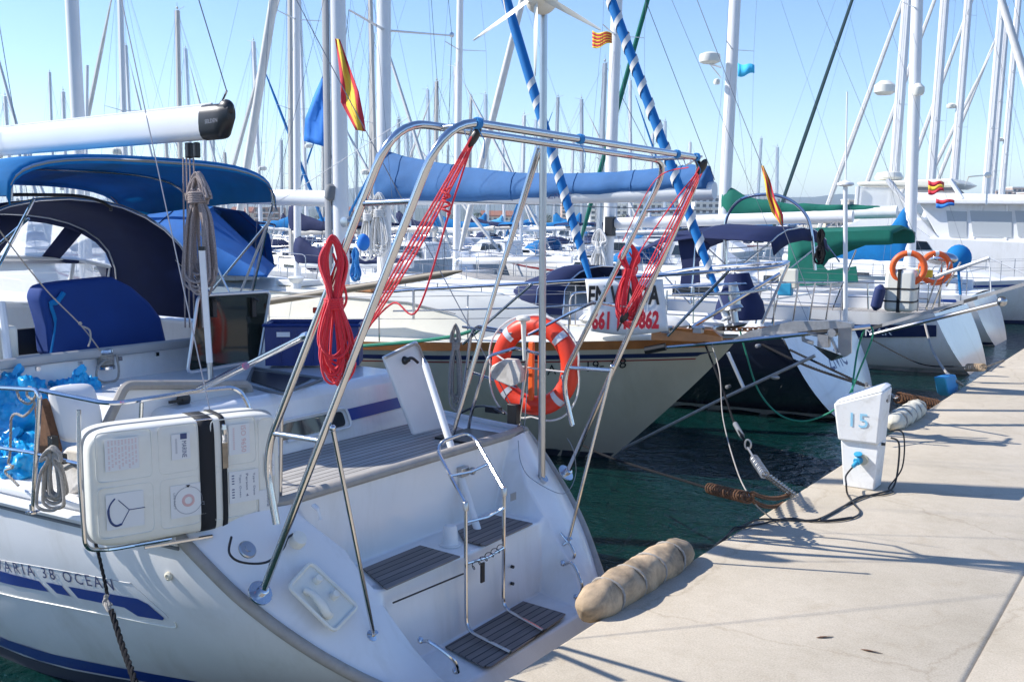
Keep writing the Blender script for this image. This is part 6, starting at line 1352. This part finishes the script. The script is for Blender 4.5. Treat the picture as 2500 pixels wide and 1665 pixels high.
#@@WHITE
# ================================================================== white yacht with the black band
MY = 23.
root3, Wm, zdm, wdm, hpm, mtop, mbow = sailboat(-1.65, MY, -1, L=13.8, B=2.1, fs=1.28, fb=1.6, hull='gelcoat', label='white yacht with black name band, sloping transom and bare silver boom', ov=.9, so=.85, mast=-1.65-A(1484, 560, Y=MY).x, mh=19, mr=.125,
    boom=6.2, boomz=A(1510, 545, Y=MY).z, cover=None, furl='canvas_white', furlr=.1, stripe=None, boot='boot_white', cab=(.3, .78, .5), teak=True, group='large yachts moored at the quay', spread=2)
g = MB(); rows = []; yn_ = hpm(.15, .2, 1).y
for i in range(12):
    u_ = 1990+296*i/11; r_ = []
    for v_ in (794-(2286-u_)*.01, 808, 822+(2286-u_)*.012):
        y_ = yn_
        for _ in range(8): p_ = A(u_, v_, Y=y_); s_ = max(.0, min(1., (-1.65-p_.x)/13.8)); t_ = (zdm(s_)-p_.z)/(zdm(s_)+.35); y_ = hpm(s_, t_, 1).y-.05
        r_.append(A(u_, v_, Y=y_))
    rows.append(r_)
# local side 1 maps to -Y for a stern-to yacht
g.grid(rows); g.build('name_band', 'navy_paint', root3, 60)
pm = hpm(.25, .27, 1); a, b = A(2112, 820, Y=rows[5][1].y-.06), A(2178, 818, Y=rows[7][1].y-.06); text('MAR', 'lettering', 'label_white', root3, a, .15, right=b-a, width=(b-a).length)
g = MB(); g.box(A(1490, 553, Y=MY-.1), (.22, .2, .5)); g.build('gooseneck', 'black_plastic', root3, 0)
hank(A(1466, 560, Y=MY-.25), .5, 1.6, 14, .022, 'rope_white', 'bundle of pale halyards hanging on the bare mast', seed=51, neck=.3)
lf2 = thing('life_raft', 'white upright life raft canister with dark straps on the far yacht stern rail', 'life raft', A(2190, 765, Y=20.8)); g = MB(); a, b = A(2155, 762, Y=20.8), A(2228, 762, Y=20.8); w2 = (b-a).length; hh = (A(2190, 662, Y=20.8)-A(2190, 765, Y=20.8)).length
g.box((a+b)/2+V((0, .2, hh*.5)), (w2, .4, hh)); g.build('canister', 'white_plastic', lf2, 40, bevel=.08)
g = MB(); 
for f in (.25, .55): g.box((a+b)/2+V((0, .2, hh*f)), (w2+.02, .42, .03))
g.box((a+b)/2+V((0, .2, hh*.5)), (.06, .42, hh+.02)); g.build('strap', 'black_webbing', lf2, 0)
g = MB(); a, b = A(2152, 695, Y=20.7), A(2136, 758, Y=20.7); g.tube([a, a.lerp(b, .15), a.lerp(b, .5), a.lerp(b, .85), b], [.03, .11, .115, .11, .03], 14); tag(g.build('fender', 'fender_blue'), 'navy blue fender hanging beside the upright white life raft', 'fender')
for k, (u, y_, lb) in enumerate(((2218, 20.9, 'orange life ring behind the upright white life raft, left one'), (2284, 21.8, 'orange life ring on the far stern rail, right one behind the first'))):
    c = A(u, 655, Y=y_); o = thing('life_ring', lb, 'life ring', c); ax2 = V((.75 if k else .25, -1, 0)).normalized(); q1_ = ax2.cross(V((0, 0, 1))).normalized(); g = MB()
    g.grid([[c+(q1_*cos(a)+V((0, 0, 1))*sin(a))*(.3+.06*cos(b))+ax2*.06*sin(b) for b in [2*pi*j/10 for j in range(10)]] for a in [2*pi*i/32 for i in range(32)]], cu=True, cv=True); g.build('ring', 'orange_bright', o, 180)
    g = MB(); g.grid([[c+(q1_*cos(a)+V((0, 0, 1))*sin(a))*(.3+.063*cos(b))+ax2*.063*sin(b) for b in [2*pi*j/10 for j in range(10)]] for a in (1.45, 1.57, 1.69)], cv=True); g.build('band', 'sign_white', o, 180)
g = MB(); g.ball(A(2340, 630, Y=24), (.28, .28, .3), 16, 10); g.tube([A(2340, 660, Y=24), A(2345, 720, Y=24)], .03, 6); tag(g.build('outboard_cover', 'canvas_blue'), 'round blue cover on the stern rail right of the life rings', 'cover')
g = MB(); g.ball(A(2300, 632, Y=22.5), (.32, .22, .14), 14, 8); g.tube([A(2300, 640, Y=22.5), A(2292, 760, Y=22.5)], .025, 6); tag(g.build('barbecue', 'steel'), 'steel rail barbecue between the life rings and the blue cover', 'barbecue')
g = MB(); g.box(A(2255, 668, Y=21.5), (.35, .1, .16)); tag(g.build('rescue_sling', 'yellow', None, 0, bevel=.03), 'yellow rescue sling bag below the orange life rings', 'bag')
g2w = thing('gangway', 'white raised gangway pole beside the round blue cover', 'gangway', A(2285, 680, Y=21)); g = MB(); g.tube([A(2283, 676, Y=20.5), A(2415, 630, Y=20.5)], .035, 8); g.tube([A(2415, 630, Y=20.5), A(2500, 668, Y=20.5)], .01, 4); g.tube([A(2415, 630, Y=20.5), A(2420, 720, Y=20.5)], .01, 4); g.build('pole', 'alu_white', g2w)
g = MB()
for (u0, v0, u1, v1) in ((2260, 755, 2300, 640), (2275, 755, 2320, 640), (2240, 760, 2246, 650), (2120, 755, 2118, 690), (2050, 640, 1990, 560), (2090, 610, 2030, 760), (2310, 700, 2345, 640)): g.tube([A(u0, v0, Y=21.3), A(u1, v1, Y=21.3)], .018, 5)
g.build('stern_rail', 'steel', root3)
# ================================================================== yacht with green covers
GY = 28.6
root4, *_r4 = sailboat(-2.0, GY, -1, L=12.8, B=2.0, fs=1.3, fb=1.6, hull='gelcoat', label='white yacht with green sail cover and green cockpit canopy, stern to the quay', mast=-2.0-A(1764, 560, Y=GY).x, mh=20, mr=.15, boom=A(2175, 520, Y=GY).x-A(1764, 520, Y=GY).x, boomz=A(1760, 522, Y=GY).z-.1,
    cover='canvas_green', ch=.36, furl='canvas_green', furlr=.08, stripe='blue_stripe', cab=(.3, .78, .5), group='large yachts moored at the quay', spread=2)
g = MB(); rows = []
for i, (u, v, vb) in enumerate(((1925, 590, 690), (1960, 568, 640), (2060, 566, 600), (2170, 562, 598), (2180, 570, 596))):
    p = A(u, v, Y=GY-1.2); q_ = A(u, vb, Y=GY-1.2); rows.append([q_, V((p.x, GY-1.2, (p.z+q_.z)/2)), p, V((p.x, GY, p.z+.12)), V((p.x, GY+1.2, p.z)), V((p.x, GY+1.2, q_.z))])
g.grid(rows); g.build('canopy', 'canvas_green', root4, 60, thick=.02)
g = MB(); g.prism([A(u, v, Y=GY-1.3) for u, v in [(1925, 640), (1980, 620), (2020, 660), (2090, 650), (2095, 690), (1925, 700)]], (0, .03, 0)); g.build('side_curtain', 'canvas_green', root4, 0)
rd = thing('radar_dome', 'white radar dome on the mast above the green cover', 'radar', A(1733, 143, Y=GY-.6)); c = A(1733, 143, Y=GY-.5); g = MB(); g.lathe(c-V((0, 0, .15)), [(.2, 0), (.3, .04), (.32, .15), (.3, .26), (.15, .32)], n=20); g.build('dome', 'white_plastic', rd); g = MB(); g.tube([c-V((0, 0, .16)), A(1760, 165, Y=GY)], .03, 6); g.tube([c-V((0, 0, .16)), A(1760, 190, Y=GY)], .02, 6); g.build('bracket', 'alu', rd)
g = MB(); g.lathe(A(1750, 200, Y=GY-.25)-V((0, 0, .08)), [(.08, 0), (.1, .06), (.08, .14), (.02, .17)], n=12); tag(g.build('steaming_light', 'white_plastic'), 'small white dome light below the radar dome', 'light')
# far right bow-in yacht with blue cover
BY = 35.
root5, *_r5 = sailboat(A(2225, 560, Y=BY).x-6.2, BY, 1, L=11.5, B=1.9, fs=1.2, fb=1.5, label='white yacht with blue sail cover sloping left from its mast, bow to the quay', mast=6.2, mh=18, mr=.16, boom=4.2, boomz=A(2150, 640, Y=BY).z-.1, cover='canvas_blue', ch=.8, furl='canvas_white', furlr=.13, group='large yachts moored at the quay')
g = MB(); g.lathe(A(2242, 218, Y=BY-.4)-V((0, 0, .2)), [(.15, 0), (.2, .1), (.2, .25), (.08, .38)], n=14); tag(g.build('radar_dome', 'white_plastic'), 'small white radar dome on the mast of the blue covered yacht', 'radar')
g = MB(); g.lathe(A(2160, 215, Y=46.)-V((0, 0, .3)), [(.3, 0), (.45, .1), (.45, .4), (.2, .6)], n=14); tag(g.build('radar_dome', 'white_plastic'), 'white radar dome on the tall mast left of the blue covered yacht', 'radar')
# ================================================================== motor yacht
mo = thing('motor_yacht', 'white flybridge motor yacht with tan hardtop behind the blue covered yacht', 'motor yacht', A(2300, 700, Y=41)); MYY = 40.
def mpr(px, y0, y1, nm, m, sm=0, bev=.05, par=mo): g = MB(); g.prism([A(u, v, Y=y0) for u, v in px], (0, y1-y0, 0)); return g.build(nm, m, par, sm, bevel=bev)
mpr([(1990, 600), (2040, 560), (2110, 528), (2200, 530), (2270, 580), (2500, 590), (2700, 600), (2700, 720), (1960, 700)], MYY, MYY+4.2, 'hull', 'gelcoat')
mpr([(2035, 565), (2090, 530), (2130, 530), (2250, 535), (2300, 590), (2040, 610)], MYY+.2, MYY+4, 'foredeck', 'gelcoat')
mpr([(2230, 470), (2700, 480), (2700, 600), (2300, 600)], MYY+.3, MYY+3.9, 'saloon', 'gelcoat')
for a, b in ((2310, 2360), (2368, 2470), (2478, 2560)): g = MB(); g.prism([A(u, v, Y=MYY+.27) for u, v in [(a, 515), (b, 517), (b, 580), (a+8, 578)]], (0, .02, 0)); g.build('window', 'clear_sheet', mo, 0)
g = MB(); g.prism([A(u, v, Y=MYY-.03) for u, v in [(2230, 588), (2262, 590), (2275, 610), (2232, 610)]], (0, .02, 0)); g.build('window', 'glass_dark', mo, 0)
mpr([(2225, 486), (2500, 487), (2700, 490), (2700, 501), (2235, 498)], MYY-.1, MYY+4.3, 'flybridge_deck', 'gelcoat')
mpr([(2090, 445), (2320, 436), (2345, 448), (2320, 458), (2095, 455)], MYY+.4, MYY+3.8, 'hardtop', 'cream_light', bev=.08)
g = MB(); g.prism([A(u, v, Y=MYY+.5) for u, v in [(2098, 458), (2175, 458), (2225, 495), (2230, 520), (2092, 505)]], (0, .02, 0)); g.build('windshield', 'vinyl', mo, 0)
for (u0, v0, u1, v1) in ((2095, 455, 2090, 510), (2165, 440, 2235, 520), (2168, 440, 2300, 600), (2320, 440, 2350, 485), (2400, 500, 2375, 585), (2460, 500, 2455, 590)): 
    g = MB(); g.tube([A(u0, v0, Y=MYY+.35), A(u1, v1, Y=MYY+.35)], .09, 6); g.build('strut', 'gelcoat', mo)
for a in (2290, 2420): g = MB(); g.prism([A(u, v, Y=MYY-.02) for u, v in [(a, 688), (a+42, 690), (a+42, 703), (a, 701)]], (0, .02, 0)); g.build('window', 'glass_dark', mo, 0)
g = MB(); g.tube([A(u, v, Y=MYY+.2) for u, v in [(1990, 575), (2040, 540), (2110, 508), (2190, 505)]], .03, 5)
for u, v in ((2000, 590), (2045, 565), (2110, 535), (2170, 535)): g.tube([A(u, v, Y=MYY+.2), A(u-3, v-26, Y=MYY+.2)], .025, 5)
g.build('bow_rail', 'steel', mo)
g = MB(); g.prism([A(u, v, Y=MYY+.5) for u, v in [(2230, 450), (2320, 440), (2370, 487), (2240, 487)]], (0, .03, 0)); g.build('rear_curtain', 'canvas_grey', mo, 0)
g = MB(); g.lathe(A(2170, 440, Y=MYY+1.5), [(.5, 0), (.55, .1), (.45, .28), (.1, .35)], n=18); g.build('radar', 'white_plastic', mo)
wg2 = thing('wind_generator', 'distant white wind generator beside the pink blocks of flats', 'wind generator', A(2418, 425, Y=36)); c = A(2412, 428, Y=36); g = MB(); g.tube([c, A(2408, 500, Y=36)], .03, 6); g.build('pole', 'alu', wg2); g = MB(); g.tube([c+V((0, 0, 0)), A(2365, 432, Y=36), A(2355, 455, Y=36)], [.05, .09, .02], 6, flat=.3); g.ball(c, (.12, .12, .1), 10, 6); g.build('blade', 'white_plastic', wg2)
# ---- further stern-to yachts along the same quay
DET = [(44, 2172, 20, 'stay_dark', None, 'dark green furled sail'), (50, 2262, 19.5, 'canvas_white', None, 'white furled sail, next to the dark furled one'),
       (56, 2318, 20, 'canvas_white', 'canvas_blue', 'blue sail cover and mast crossing the pale leaning stay'), (62, 2398, 21, 'canvas_white', None, 'bare boom and tallest mast at right'), (68, 2412, 15.2, 'canvas_white', 'canvas_blue', 'blue cover and short mast ending below its neighbour'),
       (74, 2437, 19, 'canvas_white', None, 'mast top visible at far right')]
for y, u, mh_, fu, cvr, lb in DET:
    xm = A(u, 560, Y=y).x; sailboat(xm+6.8, y, -1, L=12.5, B=1.9, label='white yacht far along the quay, '+lb, mast=6.8, mh=mh_, mr=.17, boom=4.5, cover=cvr, furl=fu, furlr=.09 if fu == 'stay_dark' else .13, detail=0, spread=2, group='yachts far along the quay')
#@@FLEET
# ================================================================== the fleet across the water
PROTO = {}
def copy_tree(o, parent=None):
    c = o.copy(); COL.objects.link(c); c.parent = parent
    for ch in [x for x in bpy.data.objects if x.parent == o]: copy_tree(ch, c)
    return c
FL = [  # u of the mast, distance, mast top row, direction, cover, hull, furl
 (5, 52, 45, 1, 'canvas_blue', 'gelcoat', 1), (140, 95, 195, -1, None, 'gelcoat', 0), (312, 36, -60, -1, None, 'gelcoat', 1), (335, 78, 130, 1, 'canvas_blue', 'gelcoat', 1), (446, 46, 52, -1, None, 'gelcoat', 0), (477, 72, 137, 1, 'canvas_navy', 'gelcoat', 1),
 (527, 110, 345, -1, None, 'gelcoat', 0), (608, 120, 395, 1, 'canvas_blue', 'gelcoat', 0), (712, 40, -60, -1, 'canvas_navy', 'gelcoat', 1), (752, 62, 10, 1, None, 'gelcoat', 0), (905, 48, 105, -1, None, 'gelcoat', 0), (921, 46, 10, 1, None, 'gelcoat', 1),
 (1060, 56, 212, -1, 'canvas_blue', 'gelcoat', 1), (1052, 74, 230, 1, None, 'gelcoat', 0), (1120, 52, 175, 1, None, 'gelcoat', 1), (1143, 84, 245, -1, 'canvas_blue', 'gelcoat', 0), (1190, 70, 240, 1, 'canvas_blue', 'gelcoat', 1), (1350, 72, 247, -1, 'canvas_blue', 'gelcoat', 1),
 (1420, 66, 250, 1, 'canvas_blue', 'gelcoat', 1), (1458, 42, 168, -1, None, 'gelcoat', 0), (1536, 80, 205, 1, 'canvas_navy', 'gelcoat', 1), (60, 80, 330, -1, None, 'gelcoat', 0), (92, 120, 380, 1, 'canvas_blue', 'gelcoat', 0), (225, 90, 300, 1, 'canvas_blue', 'navy_paint', 0),
 (390, 100, 400, 1, None, 'gelcoat', 0), (560, 84, 380, 1, 'canvas_blue', 'gelcoat', 0), (640, 58, 120, 1, None, 'gelcoat', 1), (690, 90, 350, -1, 'canvas_navy', 'gelcoat', 0), (790, 76, 290, -1, None, 'gelcoat', 1), (970, 64, 300, -1, 'canvas_navy', 'gelcoat', 1), (1010, 90, 330, 1, None, 'gelcoat', 0),
 (1090, 100, 360, -1, None, 'gelcoat', 0), (1230, 92, 330, 1, 'canvas_sky', 'gelcoat', 0), (1270, 60, 290, -1, None, 'navy_paint', 0), (1390, 100, 340, -1, None, 'gelcoat', 0), (1580, 96, 330, -1, 'canvas_blue', 'gelcoat', 0), (1620, 84, 300, 1, None, 'gelcoat', 0), (1680, 110, 350, 1, 'canvas_blue', 'gelcoat', 0),
 (1840, 100, 340, -1, None, 'gelcoat', 0), (1890, 90, 360, 1, 'canvas_blue', 'gelcoat', 0), (40, 64, 250, 1, 'canvas_blue', 'gelcoat', 1), (170, 62, 240, -1, None, 'gelcoat', 0), (270, 110, 390, 1, None, 'gelcoat', 0), (420, 70, 300, 1, 'canvas_blue', 'gelcoat', 1), (505, 58, 320, -1, 'canvas_blue', 'gelcoat', 0),
 (820, 58, 260, 1, 'canvas_blue', 'gelcoat', 1), (870, 84, 320, -1, None, 'gelcoat', 0), (1310, 84, 300, 1, 'canvas_blue', 'gelcoat', 0), (1500, 70, 280, 1, None, 'gelcoat', 0), (1140, 66, 300, -1, 'canvas_navy', 'gelcoat', 0), (735, 52, 260, 1, 'canvas_blue', 'gelcoat', 0), (1000, 50, 330, 1, None, 'gelcoat', 1)]
CN = {'canvas_blue': 'bright blue sail cover', 'canvas_navy': 'navy sail cover', 'canvas_sky': 'pale blue sail cover', None: 'bare boom'}
FL2 = sorted(FL, key=lambda f: f[0]); n_lb = 0
def place_word(u):
    marks = [(70, 'at the left edge'), (190, 'left of the thick mast over the bimini'), (330, 'right of the thick mast over the bimini'), (470, 'above the middle of the bimini'), (600, 'near the black boom end'), (760, 'between the bimini and the cream mast'), (900, 'behind the cream mast'), (1000, 'left of the left davit arch'), (1130, 'behind the red left tackle'), (1300, 'left of the wind generator pole'), (1440, 'right of the wind generator pole'), (1560, 'behind the bare mast'), (1760, 'left of the radar mast'), (2600, 'right of the radar mast')]
    for m_, s in marks:
        if u <= m_: return s
seen = {}
for (u, d, vt, dr, cvr, hl_, fu) in FL2:
    p = HP(u, d); mh_ = 3.1+(540-vt)/FPX*d; lb = f"{'dark blue' if hl_ == 'navy_paint' else 'white'} sloop with {CN[cvr]} {place_word(u)}"
    if vt < 60: lb = lb.replace('sloop', 'tall sloop')
    elif vt > 330: lb = lb.replace('sloop', 'distant sloop').replace('bright ', '')
    k = lb; seen[k] = seen.get(k, 0)+1
    if seen[k] > 1: lb += [', second from left', ', third from left', ', fourth from left'][min(seen[k]-2, 2)]
    L_ = 10+R.uniform(-1, 2.5)
    sailboat(p.x-dr*L_*.52, p.y, dr, L=L_, B=1.7, fs=1.15, fb=1.5, hull=hl_, label=lb, mast=L_*.52, mh=mh_, mastm=R.choice(['alu_white', 'alu', 'alu_grey', 'alu_buff', 'alu_white']), mr=.085+.0006*d, boom=4., boomz=2.6, cover=cvr, ch=.45, furl=('canvas_white' if R.random() < .7 else 'canvas_blue') if fu else None, furlr=.1, detail=0,
        dodger=R.choice(['canvas_navy', 'canvas_blue', None]), group='yachts moored across the water', stripe=R.choice(['blue_stripe', None, 'red_stripe']), back=True)
# small motor boats between them
def motorboat(u, d, L_, label, dr=1, cab='white', hullm='gelcoat'):
    p = HP(u, d); o = thing('motorboat', label, 'motorboat', p, 'motorboats across the water'); g = MB(); rows = []
    def Wb(x, y, z): return V((p.x+dr*x, p.y+y, z))
    for i in range(11):
        s = i/10; b_ = L_*.16*(1-max(0, (s-.45)/.55)**2.2); z = .9+.55*s*s; rows.append([Wb(s*L_, -b_, z), Wb(s*L_-.05, -b_*.92, z*.5), Wb(s*L_*.93, -b_*.6, -.2), Wb(s*L_*.93, b_*.6, -.2), Wb(s*L_-.05, b_*.92, z*.5), Wb(s*L_, b_, z)])
    g.grid(rows, cv=True, caps=True); g.build('hull', hullm, o, 40)
    g = MB(); b_ = L_*.12; g.grid([[Wb(x, -b_, .9), Wb(x+dx, -b_*.85, zt2), Wb(x+dx, b_*.85, zt2), Wb(x, b_, .9)] for x, dx, zt2 in ((L_*.25, 0, .95), (L_*.27, .1, 2.1), (L_*.5, .0, 2.15), (L_*.72, -.1, 1.2))], caps=True); g.build('cabin', 'gelcoat_matt', o, 30)
    for sg in (-1, 1): g = MB(); g.face([Wb(L_*.3, sg*(b_+.02), 1.45), Wb(L_*.5, sg*(b_+.02), 1.45), Wb(L_*.48, sg*(b_*.93), 1.95), Wb(L_*.32, sg*(b_*.93), 1.95)]); g.build('window', 'glass_dark', o, 0)
    g = MB(); g.tube([Wb(L_*.6, -b_*1.2, 1.2), Wb(L_*.62, -b_*1.2, 1.8), Wb(L_*.95, 0, 2.0), Wb(L_*.62, b_*1.2, 1.8)], .02, 4); g.build('bow_rail', 'steel', o)
MBL = [(585, 48, 7), (700, 66, 8), (760, 44, 7), (940, 80, 8), (1010, 58, 7), (1085, 46, 6.5), (1165, 44, 8), (1250, 56, 7), (1330, 50, 7), (1400, 58, 8), (1500, 60, 7), (1560, 52, 7.5), (1640, 70, 8), (1600, 88, 9), (1700, 78, 8), (1850, 80, 8), (660, 110, 9), (820, 120, 9), (1180, 115, 9), (1450, 120, 9), (1290, 130, 9), (1100, 135, 9), (900, 130, 9), (1530, 130, 9)]
for i, (u, d, L_) in enumerate(sorted(MBL)):
    lb = (f"{'small' if L_ < 7.5 else 'cabin'} white motorboat {'far off ' if d > 100 else ('close in ' if d < 55 else '')}{place_word(u)}")
    seen[lb] = seen.get(lb, 0)+1; k = seen[lb]
    if k > 1: lb += [', second from left', ', third from left', ', fourth from left'][k-2]
    motorboat(u, d, L_, lb, 1 if i % 2 else -1)
# white racing sloop decks just behind the cream yacht
for i, (u, d, L_, hm, lb) in enumerate([(1150, 30, 12, 'gelcoat', 'low white yacht with oval cabin windows right behind the cream yacht'), (760, 27, 11, 'gelcoat', 'low white yacht without mast behind the spinnaker pole')]):
    p = HP(u, d); L2 = L_
    sailboat(p.x+L2*.45, p.y, -1, L=L2, B=1.9, fs=1.0, fb=1.25, hull=hm, label=lb, mast=L2*.5, mh=(14.5 if i == 0 else 15), mr=.09, boom=4, boomz=1.9, cover=[None, 'canvas_navy'][i], furl=None, detail=1, cab=(.22, .85, .45), group='yachts moored across the water')

# ------------------------------------------------------------------ air
hz_ = MB(); hz_.box((0, 1500, 69), (17600, 15600, 144)); 
HM = bpy.data.materials.new('haze'); HM.use_nodes = True; nt = HM.node_tree; nt.nodes.remove(nt.nodes['Principled BSDF']); pv = nt.nodes.new('ShaderNodeVolumePrincipled')
pv.inputs['Color'].default_value = (.72, .84, 1, 1); pv.inputs['Density'].default_value = .00026; pv.inputs['Anisotropy'].default_value = .2; nt.links.new(pv.outputs[0], nt.nodes['Material Output'].inputs['Volume'])
M['haze'] = HM; tag(hz_.build('haze', 'haze', None, 0), kind='stuff')
